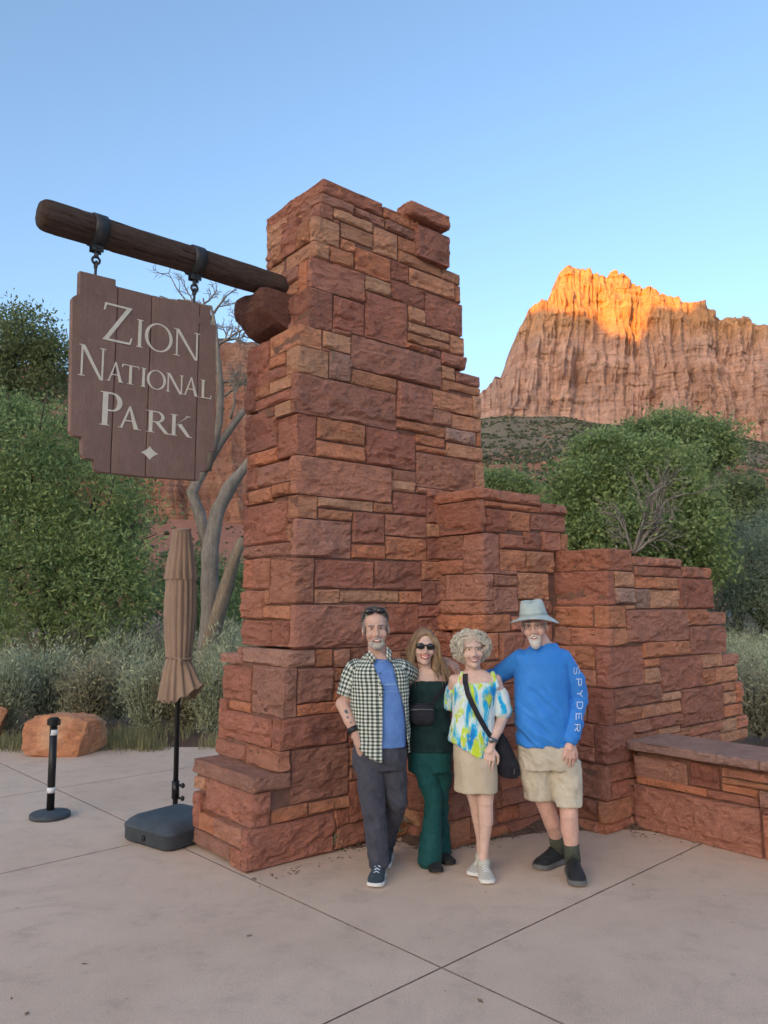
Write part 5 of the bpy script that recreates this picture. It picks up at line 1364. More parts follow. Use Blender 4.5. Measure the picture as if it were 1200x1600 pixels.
mtx = MB(); p = cxy+ax*0.0-ay*(S_/2+0.001)
mtx.lathe([(0.02, 0.0), (0.022, 0.01), (0.001, 0.012)], 12, (0, 0, 0)); vv = mtx.verts(); vv = p+vv[:, 0:1]*ax-vv[:, 2:3]*ay*0.6+np.array([0, 0, 1])*vv[:, 1:2]+np.array([0, 0, 0.06]); put('filler_cap', vv, mtx.f, M_BLACK, umb, True)

# stanchion post
sp = gpt(78, 1277); k2 = sp[1]/FPX*1.02
post = empty('stanchion_post', tuple(sp), 'short black stanchion post with two white bands on a round base', 'stanchion')
zz = lambda py: ypt(78, py, sp[1])[2]
m = MB(); m.lathe([(0.155, 0.0), (0.160, 0.006), (0.160, 0.030), (0.150, 0.040), (0.06, 0.047), (0.04, 0.06)], 40, (sp[0], sp[1], 0)); m.build('base_disc', M_RUBBER, post, True)
m = MB(); m.tube(np.array([[sp[0], sp[1], 0.03], [sp[0]-0.005, sp[1], zz(1135)]]), 0.031, 20); m.build('post', M_BLACK, post, True)
for y in (1144, 1234):
    m = MB(); z = zz(y); m.tube(np.array([[sp[0]-0.002, sp[1], z-0.022], [sp[0]-0.002, sp[1], z+0.022]]), 0.0322, 20); m.build('white_band', M_WHITE, post, True)
m = MB(); z = zz(1134); x = sp[0]-0.006
m.lathe([(0.031, z), (0.040, z+0.004), (0.040, z+0.062), (0.034, z+0.068), (0.02, z+0.07)], 20, (x, sp[1], 0))
for a in (0, 90, 180, 270): m.box((x+0.040*math.cos(math.radians(a))-0.012, sp[1]+0.040*math.sin(math.radians(a))-0.012, z+0.006), (x+0.040*math.cos(math.radians(a))+0.012, sp[1]+0.040*math.sin(math.radians(a))+0.012, z+0.055))
m.build('belt_head', M_BLACK, post)

# boulders
def make_boulder_mat():
    m, nt, b = mat_new('orange_boulder'); W = coords(nt, 'World')
    a = noise(nt, W, 2.6, 6, 0.65); f = noise(nt, W, 26, 6, 0.7); l = noise(nt, coords(nt, 'World', scale=(1, 1, 3)), 6, 5, 0.6)
    c = ramp(nt, a, [(0.3, (0.46, 0.185, 0.095)), (0.5, (0.58, 0.255, 0.130)), (0.72, (0.62, 0.38, 0.22))])
    c = mix(nt, 1.0, c, ramp(nt, l, [(0.3, 0.75), (0.65, 1.1)]), 'MULTIPLY'); c = mix(nt, 1.0, c, ramp(nt, f, [(0.25, 0.75), (0.7, 1.1)]), 'MULTIPLY')
    nt.links.new(c, b.inputs['Base Color']); b.inputs['Roughness'].default_value = 0.9
    bump(nt, b, math_n(nt, 'ADD', a, f), 0.8, 0.03); return m
M_BOULDER = make_boulder_mat()
def boulder(px, py, w, h, seed, label):
    g = gpt(px, py); bm = bmesh.new(); bmesh.ops.create_icosphere(bm, subdivisions=5, radius=1.0)
    v = np.array([x.co[:] for x in bm.verts]); f = [tuple(x.index for x in q.verts) for q in bm.faces]; bm.free()
    # blocky: clip by random planes
    rs = np.random.RandomState(seed); v = np.sign(v)*np.abs(v)**0.5
    for i in range(22):
        d = rs.randn(3); d /= np.linalg.norm(d); o = rs.uniform(0.80, 1.08); e = np.maximum(v @ d-o, 0); v = v-e[:, None]*d*0.98
    v *= (1+0.05*fbm(v*1.5, seed, 4)+0.035*fbm(v*7, seed+3, 4))[:, None]
    v = v*np.array([w/2, w*0.36, h*0.62]); v[:, 2] += h*0.36
    return tag(put('boulder', v+g+np.array([0, w*0.34, 0]), f, M_BOULDER, None, False), label, 'boulder', 'orange boulders on the pavement edge')
boulder(84, 1183, 0.90, 0.46, 8, 'big orange boulder behind the black stanchion post')
boulder(-58, 1150, 0.95, 0.50, 12, 'reddish boulder cut by the left edge of the view')

# beyond the low wall: a parked grey car half hidden, a brown board on posts and a low rail
def car():
    D = 46.0; p = ypt(1172, 1000, D); X, Y = p[0], p[1]; z0 = ypt(1172, 1001, D)[2]-0.0
    root = empty('parked_car', (X, Y, 0.0), 'grey car parked under the trees far behind the low wall', 'car')
    M_CAR = simple('grey_car_paint', (0.20, 0.20, 0.22), 0.3, 0.3, 0.5); M_GLASS = simple('car_glass', (0.03, 0.035, 0.05), 0.1, 0, 0.6); M_TYRE = simple('tyre_rubber', (0.02, 0.02, 0.02), 0.85)
    side = [(-2.2, 0.35), (-2.25, 0.7), (-2.05, 0.92), (-1.35, 1.0), (-0.75, 1.42), (0.75, 1.45), (1.5, 1.02), (2.15, 0.92), (2.25, 0.6), (2.2, 0.35)]
    vs = []; n = len(side)
    for y, s in ((-0.85, 1.0), (-0.78, 1.0), (0.78, 1.0), (0.85, 1.0)):
        for x, z in side:
            yy = y*(0.82 if z > 1.1 else 1.0); vs.append((X+x, Y+yy, z))
    put('body', vs, [tuple(q) for q in grid_faces(4, n, 0, True)]+[tuple(range(n)), tuple(3*n+k for k in range(n-1, -1, -1))], M_CAR, root)
    m = MB(); m.box((X-1.0, Y-0.80, 1.0), (X+1.05, Y-0.72, 1.34)); m.build('window', M_GLASS, root)
    for sx in (-1.4, 1.4):
        m = MB(); m.tube(np.array([(X+sx, Y-0.9, 0.33), (X+sx, Y-0.68, 0.33)]), 0.33, 18); m.build('wheel', M_TYRE, root)
car()
D = 24.0; M_BOARD = simple('brown_board', (0.24, 0.16, 0.135), 0.8, 0, 0.2, 5, 0.2)
p = ypt(1176, 1010, D); root = empty('notice_board', (p[0], p[1], 0), 'small brown board on two posts in the pale brush', 'sign')
zt_, zb2 = ypt(1176, 993, D)[2], ypt(1176, 1014, D)[2]; k = D/FPX
for i in (-1, 1):
    m = MB(); m.box((p[0]+i*4*k-3.6*k, p[1]-0.02, zb2), (p[0]+i*4*k+3.6*k, p[1]+0.02, zt_)); m.build('board', M_BOARD, root)
    m = MB(); m.box((p[0]+i*5*k-0.04, p[1]+0.03, -0.1), (p[0]+i*5*k+0.04, p[1]+0.11, zt_-0.03)); m.build('post', M_BOARD, root)
p2 = ypt(1150, 1010, D+0.5); root = empty('wooden_rail', (p2[0], p2[1], 0), 'low brown wooden rail left of the small board', 'fence')
z = ypt(1150, 1011, D)[2]
m = MB(); m.box((p2[0]-30*k, p2[1]-0.04, z-0.03), (p2[0]+18*k, p2[1]+0.04, z+0.05)); m.build('rail', M_BOARD, root)
for dx in (-28, -6, 16):
    m = MB(); m.box((p2[0]+dx*k-0.05, p2[1]+0.05, -0.1), (p2[0]+dx*k+0.05, p2[1]+0.14, z+0.07)); m.build('post', M_BOARD, root)

# ------------------------------------------------------------------ people
from mathutils.bvhtree import BVHTree
def skin_mat(name, c0, c1):
    m, nt, b = mat_new(name); O = coords(nt, 'World')
    f = noise(nt, O, 22, 6, 0.7); g = noise(nt, O, 120, 3, 0.6)
    c = ramp(nt, f, [(0.3, c0), (0.7, c1)]); c = mix(nt, 1.0, c, ramp(nt, g, [(0.3, 0.92), (0.7, 1.05)]), 'MULTIPLY')
    nt.links.new(c, b.inputs['Base Color']); b.inputs['Roughness'].default_value = 0.5; b.inputs['Specular IOR Level'].default_value = 0.35
    b.inputs['Subsurface Weight'].default_value = 0.12; b.inputs['Subsurface Radius'].default_value = (0.012, 0.005, 0.003); b.inputs['Subsurface Scale'].default_value = 0.6
    bump(nt, b, g, 0.12, 0.001); return m
SK1 = skin_mat('skin_tanned', (0.56, 0.33, 0.255), (0.66, 0.42, 0.335)); SK2 = skin_mat('skin_fair', (0.62, 0.40, 0.325), (0.72, 0.50, 0.42)); SK3 = skin_mat('skin_ruddy', (0.58, 0.335, 0.27), (0.70, 0.45, 0.375))
def fabric(name, c0, c1, rough=0.85, wr=16, bs=0.35, bd=0.006, sheen=0.05, weave=500):
    m, nt, b = mat_new(name); O = coords(nt, 'World')
    f = noise(nt, O, wr, 4, 0.6, 0.6); w = noise(nt, O, weave, 2, 0.5); st = noise(nt, coords(nt, 'World', scale=(1, 1, 0.35)), wr*0.8, 3, 0.5, 1.0)
    c = ramp(nt, f, [(0.3, c0), (0.7, c1)]); c = mix(nt, 1.0, c, ramp(nt, w, [(0.3, 0.88), (0.7, 1.08)]), 'MULTIPLY')
    nt.links.new(c, b.inputs['Base Color']); b.inputs['Roughness'].default_value = rough; b.inputs['Specular IOR Level'].default_value = 0.2; b.inputs['Sheen Weight'].default_value = sheen
    bump(nt, b, math_n(nt, 'ADD', st, math_n(nt, 'MULTIPLY', w, 0.15)), bs, bd); return m
F_TEE = fabric('blue_tee', (0.105, 0.215, 0.52), (0.145, 0.275, 0.62)); F_SLATE = fabric('slate_trousers', (0.050, 0.052, 0.070), (0.075, 0.076, 0.098))
F_DKGREEN = fabric('dark_green_top', (0.008, 0.024, 0.026), (0.014, 0.038, 0.040)); F_TEAL = fabric('deep_teal_trousers', (0.006, 0.060, 0.062), (0.010, 0.082, 0.082), 0.7)
F_KHAKI = fabric('khaki_cloth', (0.50, 0.41, 0.30), (0.58, 0.485, 0.37)); F_SHORTS = fabric('pale_khaki_cloth', (0.50, 0.44, 0.345), (0.60, 0.535, 0.43)); F_BLUE = fabric('bright_blue_knit', (0.030, 0.20, 0.62), (0.045, 0.255, 0.74), 0.55, 10, 0.6, 0.010)
F_BAG = fabric('black_nylon', (0.012, 0.012, 0.018), (0.024, 0.024, 0.034), 0.55); F_SOCK = fabric('olive_sock', (0.055, 0.060, 0.045), (0.085, 0.09, 0.07)); F_HAT = fabric('grey_green_hat_cloth', (0.40, 0.47, 0.46), (0.50, 0.575, 0.56))
F_SHOE1 = fabric('dark_teal_knit', (0.030, 0.045, 0.055), (0.06, 0.08, 0.095), 0.8, 60); F_SHOE2 = fabric('pale_grey_knit', (0.46, 0.44, 0.38), (0.58, 0.555, 0.49), 0.8, 60); F_BOOT = fabric('black_leather', (0.014, 0.015, 0.016), (0.032, 0.034, 0.036), 0.5, 40)
SOLE_W = simple('white_sole', (0.70, 0.70, 0.68), 0.6, 0, 0.3, 20, 0.08); SOLE_G = simple('grey_sole', (0.14, 0.14, 0.145), 0.7, 0, 0.3, 20, 0.15); SOLE_K = simple('black_sole', (0.02, 0.02, 0.02), 0.7)
EYE_W = simple('eye_white', (0.72, 0.68, 0.64), 0.3); EYE_D = simple('eye_iris', (0.05, 0.04, 0.035), 0.2); LIP = simple('lips', (0.50, 0.17, 0.16), 0.45); LIP2 = simple('red_lips', (0.58, 0.09, 0.10), 0.4); TEETH = simple('teeth', (0.80, 0.77, 0.70), 0.3)
SHADES = simple('dark_glasses', (0.008, 0.008, 0.010), 0.12, 0, 0.6); WATCH = simple('dark_strap', (0.025, 0.022, 0.022), 0.5, 0, 0.4); STEEL = simple('watch_case', (0.20, 0.20, 0.21), 0.35, 0.8, 0.5); PRINT = simple('pale_print', (0.62, 0.70, 0.82), 0.7); PRINT2 = simple('faded_print', (0.26, 0.40, 0.62), 0.8); INK = simple('tattoo_ink', (0.10, 0.115, 0.125), 0.7)
def hair_mat(name, c0, c1, c2, st=(60, 60, 6)):
    m, nt, b = mat_new(name); W = coords(nt, 'World', scale=st); f = noise(nt, W, 1.6, 5, 0.7, 0.5); g = noise(nt, coords(nt, 'World'), 16, 3, 0.6)
    c = ramp(nt, math_n(nt, 'ADD', math_n(nt, 'MULTIPLY', f, 0.7), math_n(nt, 'MULTIPLY', g, 0.3)), [(0.32, c0), (0.5, c1), (0.68, c2)])
    nt.links.new(c, b.inputs['Base Color']); b.inputs['Roughness'].default_value = 0.5; b.inputs['Specular IOR Level'].default_value = 0.35
    bump(nt, b, f, 0.8, 0.006); return m
H_GREY = hair_mat('grey_hair', (0.12, 0.105, 0.095), (0.24, 0.22, 0.20), (0.38, 0.36, 0.33)); H_BEARD = hair_mat('grey_beard', (0.30, 0.265, 0.23), (0.48, 0.44, 0.40), (0.64, 0.61, 0.57), (90, 90, 40))
H_LONG = hair_mat('dark_blond_hair', (0.13, 0.075, 0.042), (0.28, 0.185, 0.11), (0.46, 0.335, 0.21)); H_CURL = hair_mat('silver_blond_curls', (0.45, 0.385, 0.30), (0.68, 0.61, 0.50), (0.85, 0.80, 0.70), (40, 40, 40)); H_WHITE = hair_mat('white_beard', (0.45, 0.42, 0.39), (0.62, 0.59, 0.56), (0.76, 0.74, 0.71), (90, 90, 40))

def remesh(mb, voxel, sm=3, disp=None, fac=0.5):
    me = mesh_np('tmp', mb.verts(), mb.f); o = bpy.data.objects.new('tmp', me); COL.objects.link(o)
    md = o.modifiers.new('r', 'REMESH'); md.mode = 'VOXEL'; md.voxel_size = voxel; md.adaptivity = 0.0
    if sm: s = o.modifiers.new('s', 'SMOOTH'); s.iterations = sm; s.factor = fac
    dg = bpy.context.evaluated_depsgraph_get(); ev = o.evaluated_get(dg); m2 = bpy.data.meshes.new_from_object(ev)
    bpy.data.objects.remove(o); bpy.data.meshes.remove(me)
    n = len(m2.vertices); v = np.empty(n*3, np.float32); m2.vertices.foreach_get('co', v); v = v.reshape(-1, 3).astype(float)
    if disp is not None:
        nr = np.empty(n*3, np.float32); m2.vertices.foreach_get('normal', nr); v = v+nr.reshape(-1, 3)*disp(v)[:, None]
    ls = np.empty(len(m2.loops), np.int32); m2.loops.foreach_get('vertex_index', ls)
    F = ls.reshape(-1, 4) if len(m2.loops) == 4*len(m2.polygons) else [tuple(p.vertices) for p in m2.polygons]
    bpy.data.meshes.remove(m2)
    return v, ([F] if isinstance(F, np.ndarray) else F)
def put_re(name, mb, voxel, mat, parent, sm=3, disp=None, fac=0.5):
    v, f = remesh(mb, voxel, sm, disp, fac); return put(name, v, f, mat, parent, True)
def ring_loft(mb, rings, n=30, p=2.3):
    """rings: (centre xyz, rx, ry) horizontal super-ellipses from bottom to top"""
    vs = []
    for c, rx, ry in rings:
        for k in range(n):
            a = 2*math.pi*k/n; ca, sa = math.cos(a), math.sin(a); e = 2/p
            vs.append((c[0]+rx*math.copysign(abs(ca)**e, ca), c[1]+ry*math.copysign(abs(sa)**e, sa), c[2]))
    m = len(rings); f = [(i*n+k, i*n+(k+1) % n, (i+1)*n+(k+1) % n, (i+1)*n+k) for i in range(m-1) for k in range(n)]
    f += [tuple(range(n-1, -1, -1)), tuple((m-1)*n+k for k in range(n))]
    mb.add(vs, f); return mb
def Rg(px, py, y, hw, ry): return (ypt(px, py, y), hw*y/FPX*1.005, ry)
def chain(mb, pts, n=12):
    """pts: (px, py, y, r): tapered limb through traced joints"""
    for a, b in zip(pts[:-1], pts[1:]): mb.capsule(ypt(*a[:3]), ypt(*b[:3]), a[3], b[3], n)
def rot(yaw, roll=0.0, pitch=0.0):
    return np.array(Matrix.Rotation(yaw, 3, 'Z') @ Matrix.Rotation(roll, 3, 'Y') @ Matrix.Rotation(pitch, 3, 'X'))
class Head:
    def __init__(s, c, sc, yaw=0.0, roll=0.0, pitch=0.0, fem=False): s.c = np.array(c); s.k = sc; s.R = rot(yaw, roll, pitch); s.fem = fem
    def P(s, x, y, z): return s.c+s.R @ (np.array([x, y, z])*s.k)
    def ell(s, mb, c, r, n=14, m=10): mb.ell(s.P(*c), np.array(r)*s.k, s.R, n, m)
    def cap(s, mb, a, b, r0, r1, n=8): mb.capsule(s.P(*a), s.P(*b), r0*s.k, r1*s.k, n)
    def skull(s, mb, neck_to, neck_r=0.055):
        e = s.ell
        e(mb, (0, .014, .040), (.074, .094, .080), 20, 14); e(mb, (0, -.022, -.030), (.063 if not s.fem else .060, .064, .080), 18, 12)
        e(mb, (0, -.060, -.095), (.030, .024, .022)); e(mb, (0, -.03, -.085), (.048, .045, .03))
        for q in (-1, 1):
            e(mb, (q*.036, -.058, -.028), (.029, .022, .028)); e(mb, (q*.079, .012, -.012), (.009, .019, .031))
            s.cap(mb, (q*.012, -.084, .028), (q*.045, -.074, .028), .011, .009); e(mb, (q*.012, -.098, -.034), (.009, .010, .008))
        s.cap(mb, (0, -.085, .020), (0, -.106, -.028), .008, .0125 if not s.fem else .010)
        e(mb, (0, -.080, -.060), (.026, .012, .016))
        mb.capsule(s.P(0, .020, -.06), np.array(neck_to), neck_r*s.k, neck_r*s.k*1.12, 14)
    def face(s, root, lipmat, brow, eyes=True, smile=1.0, eyebrow=True):
        if eyes:
            w = MB(); d = MB()
            for q in (-1, 1):
                s.ell(w, (q*.030, -.0785, .008), (.0125, .008, .0042)); s.ell(d, (q*.030, -.0845, .008), (.0062, .004, .0042), 10, 8)
            w.build('eyes', EYE_W, root, True); d.build('irises', EYE_D, root, True)
        if eyebrow:
            b = MB()
            for q in (-1, 1): s.cap(b, (q*.016, -.092, .027), (q*.046, -.080, .028), .0042, .003)
            b.build('eyebrows', brow, root, True)
        l = MB(); t = MB()
        N_ = 8; w_ = .033*smile
        for up_, z0 in ((1, -.0565), (-1, -.071)):
            pts = []
            for i in range(N_+1):
                u = -1+2*i/N_; pts.append(s.P(u*w_, -.094+.016*u*u, z0+(.014 if up_ > 0 else .0225)*u*u*1.0-(0 if up_ > 0 else 0)))
            l.tube(np.array(pts), [s.k*(.0018+.0028*(1-abs(-1+2*i/N_))) for i in range(N_+1)], 6)
        l.build('lips', lipmat, root, True)
        pts = [s.P(u*w_*.8, -.0915+.014*u*u, -.0635+.017*u*u) for u in np.linspace(-1, 1, 9)]
        t.tube(np.array(pts), [s.k*(.0015+.0052*(1-u*u)) for u in np.linspace(-1, 1, 9)], 6); t.build('teeth', TEETH, root, True)
def hand(mb, wrist, d, nrm, side=1, curl=(0.35, 0.45, 0.5, 0.55), sc=1.0, spread=0.10, thumb=0.6):
    """palm, four bent fingers of different lengths and a thumb leaving the side of the palm"""
    w = np.array(wrist, float); d = np.array(d, float); d /= np.linalg.norm(d); nrm = np.array(nrm, float); nrm -= d*np.dot(nrm, d); nrm /= np.linalg.norm(nrm); l = np.cross(d, nrm)*side
    lens = (.070, .079, .074, .058); lat = (.034, .0115, -.0115, -.033); reach = (.086, .090, .086, .078)
    mb.capsule(w-d*.01, w+d*.03, .026*sc, .027*sc, 10)
    for i in range(4):
        k0 = w+(d*.022+l*lat[i]*.65)*sc; k1 = w+(d*reach[i]+l*lat[i])*sc; mb.capsule(k0, k1, .0145*sc, .0115*sc, 8)
        ang = 0.12; dir0 = d+l*lat[i]*spread*30*.12; dir0 /= np.linalg.norm(dir0); p = k1; r = .0083*sc
        for sgm, fr in enumerate((.46, .30, .24)):
            ang += curl[i]*(0.6 if sgm == 0 else 0.9); v = dir0*math.cos(ang)-nrm*math.sin(ang); q = p+v*lens[i]*fr*sc*1.05
            mb.capsule(p, q, r, r*.90, 8); p = q; r *= .90
    t0 = w+(d*.028+l*.028)*sc; t1 = t0+(d*.55+l*thumb-nrm*.25)*.042*sc; t2 = t1+(d*.85+l*thumb*.35-nrm*.25)*.034*sc; t3 = t2+(d*.95-nrm*.3)*.026*sc
    mb.capsule(t0, t1, .016*sc, .0125*sc, 8); mb.capsule(t1, t2, .0118*sc, .0105*sc, 8); mb.capsule(t2, t3, .0102*sc, .008*sc, 8)
def shoe(root, ankle, ang, L, W, Hh, up_mat, sole_mat, name='shoe', sole_h=0.028, toe_h=0.055, collar=True, laces=None):
    """heel: ground point under the heel; ang: direction the toes point (radians from +X)"""
    f = np.array([math.cos(ang), math.sin(ang), 0]); sd = np.array([-f[1], f[0], 0]); heel = np.array(ankle, float)-f*0.075; heel[2] = 0
    st = [(0.0, .30, .55), (0.03, .62, .80), (0.10, .80, .95), (0.25, .84, 1.0), (0.40, .80, .86), (0.55, .90, .62), (0.70, 1.0, .45), (0.84, .96, .37), (0.94, .74, .30), (0.985, .42, .22), (1.0, .15, .16)]
    n = 20; vs = []
    for t, w, h in st:
        c = heel+f*(t*L); hh = max(sole_h*0.9, Hh*h if t < 0.5 else sole_h*.4+Hh*h*(1.0)); hh = max(hh, sole_h+.006)
        for k in range(n):
            a = 2*math.pi*k/n; x = math.cos(a); z = math.sin(a)
            zz = sole_h*0.6+(hh-sole_h*0.6)*(0.5+0.5*z); ww = W/2*w*(math.copysign(abs(x)**0.75, x))*(1-0.38*max(0, z)*(1 if t < .6 else .5))
            vs.append(c+sd*ww+np.array([0, 0, zz]))
    m = MB(); m.add(vs, [tuple(q) for q in grid_faces(len(st), n, 0, True)]+[tuple(range(n)), tuple((len(st)-1)*n+k for k in range(n))])
    if collar: m.tube(np.array([heel+f*.070+np.array([0, 0, Hh*.55]), heel+f*.068+np.array([0, 0, Hh*.98]), heel+f*.066+np.array([0, 0, Hh*1.02])]), [W*.44, W*.42, W*.40], 18)
    o = m.build(name, up_mat, root, True)
    prof = [(0, .35), (.02, .62), (.08, .82), (.25, .88), (.42, .86), (.6, .98), (.75, 1.06), (.88, .98), (.96, .74), (1.0, .42), (1.012, .12)]
    m = MB(); vs = []
    for zlv, ex in ((0.002, .96), (sole_h*.5, 1.03), (sole_h, 1.0)):
        rg = [heel+f*(t*L*1.01-.003)+sd*(W/2*w*ex)+np.array([0, 0, zlv+(0.012*max(0, t-.8)/.2 if zlv < sole_h else 0.006*max(0, t-.8)/.2)]) for t, w in prof]
        rg += [heel+f*(t*L*1.01-.003)-sd*(W/2*w*ex)+np.array([0, 0, zlv+(0.012*max(0, t-.8)/.2 if zlv < sole_h else 0.006*max(0, t-.8)/.2)]) for t, w in prof[::-1]]
        vs += rg
    nn = len(prof)*2; m.add(vs, [tuple(q) for q in grid_faces(3, nn, 0, True)]+[tuple(range(nn)), tuple(2*nn+k for k in range(nn))])
    m.build('sole', sole_mat, root)
    if laces:
        m = MB()
        for t in (.42, .50, .58, .66):
            c = heel+f*(t*L); h = Hh*np.interp(t, [s_[0] for s_ in st], [s_[2] for s_ in st])+sole_h*.4
            m.tube(np.array([c-sd*W*.17+np.array([0, 0, h*.93]), c+np.array([0, 0, h+.006]), c+sd*W*.17+np.array([0, 0, h*.93])]), .0035, 5)
        m.build('laces', laces, root)
def folds(amp, sx, sz, seed, tilt=0.0, fine=0.3):
    def f(v):
        z = v[:, 2]+tilt*v[:, 0]; p = np.stack([v[:, 0]*sx, v[:, 1]*sx, z*sz], 1)
        a = fbm(p, seed, 3); r = 1-np.abs(a)*2
        return amp*(0.6*a+0.55*r*0.6+fine*fbm(p*3.1, seed+3, 2))
    return f
def bvh_of(*objs):
    vs = []; fs = []; n = 0
    for o in objs:
        off = Vector((0, 0, 0)); p = o
        while p is not None: off += p.location; p = p.parent
        vs += [v.co+off for v in o.data.vertices]; fs += [tuple(i+n for i in p.vertices) for p in o.data.polygons]; n = len(vs)
    return BVHTree.FromPolygons(vs, fs)
def hit(bv, px, py, off=0.003):
    d = Vector(ray(px, py)).normalized(); h = bv.ray_cast(Vector(CAM), d)
    return (np.array(h[0])-np.array(d)*off, np.array(h[1])) if h[0] is not None else (None, None)
def strip(name, bv, path, w, mat, parent, off=0.004, th=0.004, sub=6, flat=True):
    """a strap lying on a surface along a traced path: points on the surface, given width and thickness"""
    pts = []; nr = []
    for a, b in zip(path[:-1], path[1:]):
        for t in np.linspace(0, 1, sub, endpoint=False):
            p, n_ = hit(bv, a[0]+(b[0]-a[0])*t, a[1]+(b[1]-a[1])*t, off)
            if p is not None: pts.append(p); nr.append(n_)
    p, n_ = hit(bv, *path[-1], off)
    if p is not None: pts.append(p); nr.append(n_)
    if len(pts) < 2: return None
    pts = np.array(pts); nr = np.array(nr)
    T_ = np.gradient(pts, axis=0); T_ /= np.linalg.norm(T_, axis=1)[:, None]+1e-9
    sd = np.cross(T_, nr); sd /= np.linalg.norm(sd, axis=1)[:, None]+1e-9
    vs = np.concatenate([pts+sd*w/2+nr*0, pts-sd*w/2, pts-sd*w/2+nr*th, pts+sd*w/2+nr*th]); m = len(pts)
    f = []
    for i in range(m-1):
        for (a, b) in ((0, 1), (1, 2), (2, 3), (3, 0)): f.append((a*m+i, a*m+i+1, b*m+i+1, b*m+i))
    f += [(0, m, 2*m, 3*m), (3*m+m-1, 2*m+m-1, m+m-1, m-1)]
    return put(name, vs, f, mat, parent, False)
VOX = 0.0058

# ---- man in the checked shirt
def checked_mat():
    m, nt, b = mat_new('green_white_check'); uv = N(nt, 'ShaderNodeUVMap'); uv.uv_map = 'cloth'
    sep = N(nt, 'ShaderNodeSeparateXYZ'); nt.links.new(uv.outputs[0], sep.inputs[0])
    def stripe(s):
        f = math_n(nt, 'FRACT', math_n(nt, 'DIVIDE', s, 0.0235)); return math_n(nt, 'GREATER_THAN', f, 0.50)
    a, c = stripe(sep.outputs[0]), stripe(sep.outputs[1])
    s = math_n(nt, 'MULTIPLY', math_n(nt, 'ADD', a, c), 0.5)
    col = ramp(nt, s, [(0.0, (0.72, 0.73, 0.66)), (0.5, (0.25, 0.285, 0.245)), (1.0, (0.035, 0.050, 0.052))])
    w = noise(nt, coords(nt, 'World'), 500, 2, 0.5); col = mix(nt, 1.0, col, ramp(nt, w, [(0.3, 0.85), (0.7, 1.08)]), 'MULTIPLY')
    nt.links.new(col, b.inputs['Base Color']); b.inputs['Roughness'].default_value = 0.9; b.inputs['Specular IOR Level'].default_value = 0.15
    bump(nt, b, noise(nt, coords(nt, 'World'), 22, 4, 0.6, 0.8), 0.5, 0.008); return m
M_CHECK = checked_mat()
def uv_put(name, verts, uvs, faces, mat, parent, thick=0.003):
    o = put(name, verts, [tuple(int(i) for i in f) for f in faces], mat, parent, True); me = o.data
    ul = me.uv_layers.new(name='cloth')
    for p in me.polygons:
        for li in p.loop_indices: ul.data[li].uv = uvs[me.loops[li].vertex_index]
    md = o.modifiers.new('thickness', 'SOLIDIFY'); md.thickness = thick; md.offset = 0
    return o
Y1 = 5.25
man1 = empty('person', (ypt(590, 1380, 5.2)[0], 5.2, 0), 'smiling man in an open checked shirt over a blue t-shirt', 'person', 'people posing at the monument')
b = MB()
hd1 = Head(ypt(587, 983, Y1-0.03), 1.08, 0.06, -0.06, 0.02)
hd1.skull(b, ypt(590, 1036, Y1+0.01), .056)
ring_loft(b, [Rg(592, 1185, Y1, 36, .10), Rg(592, 1160, Y1, 38, .105), Rg(592, 1120, Y1, 36, .105), Rg(591, 1080, Y1, 38, .105), Rg(590, 1050, Y1, 38, .095), Rg(589, 1034, Y1, 26, .07), Rg(588, 1022, Y1, 14, .055)])
chain(b, [(556, 1047, Y1, .052), (541, 1094, Y1-.0, .046), (535, 1100, Y1-.02, .047), (546, 1126, Y1-.09, .040), (556, 1149, Y1-.11, .029), (561, 1162, Y1-.10, .034), (566, 1180, Y1-.07, .028)])
chain(b, [(624, 1046, Y1+.01, .052), (654, 1060, Y1+.30, .045), (684, 1046, Y1+.35, .036), (697, 1034, Y1+.31, .029)])
hand(b, ypt(697, 1033, Y1+.30), (0.55, -0.55, -0.28), (0.25, -0.55, 0.75), side=1, curl=(.45, .5, .5, .55), sc=0.98, spread=.14)
chain(b, [(574, 1178, Y1, .085), (583, 1262, Y1-.05, .055), (592, 1345, Y1-.06, .04)]); chain(b, [(612, 1178, Y1, .085), (619, 1250, Y1+.02, .055), (603, 1312, Y1+.27, .04)])
body = put_re('body', b, VOX, SK1, man1, 3); body1 = body
hd1.face(man1, LIP, H_GREY, smile=1.05)
m = MB(); hd1.ell(m, (0, .030, .062), (.078, .088, .072), 18, 12)
for q in (-1, 1): hd1.ell(m, (q*.068, .018, .022), (.013, .040, .048)); hd1.cap(m, (q*.071, -.022, .02), (q*.072, -.022, -.02), .008, .006)
hd1.ell(m, (0, .075, -.01), (.055, .03, .06)); put_re('hair', m, .005, H_GREY, man1, 2, folds(.004, 60, 60, 5))
m = MB(); rs = np.random.RandomState(12)
for i in range(420):
    d = rs.randn(3); d /= np.linalg.norm(d); p = d*np.array([.079, .089, .073])+np.array([0, .030, .062])
    if p[2] < -.01 or (p[1] < -.035 and p[2] < .085): continue
    e = p+d*.012+np.array([.006*rs.randn(), -.010, .004]); m.tube(np.array([hd1.P(*p), hd1.P(*((p+e)/2+d*.002)), hd1.P(*e)]), [.0022, .0018, .0006], 4)
m.build('hair_strands', H_GREY, man1, True)
m = MB(); hd1.ell(m, (0, -.056, -.094), (.040, .032, .030)); hd1.ell(m, (0, -.040, -.088), (.053, .042, .026))
hd1.cap(m, (0, -.099, -.047), (.030, -.084, -.062), .007, .006); hd1.cap(m, (0, -.099, -.047), (-.030, -.084, -.062), .007, .006)
for q in (-1, 1): hd1.cap(m, (q*.031, -.083, -.062), (q*.034, -.072, -.09), .007, .010)
put_re('beard', m, .004, H_BEARD, man1, 2, folds(.002, 90, 90, 8))
m = MB()
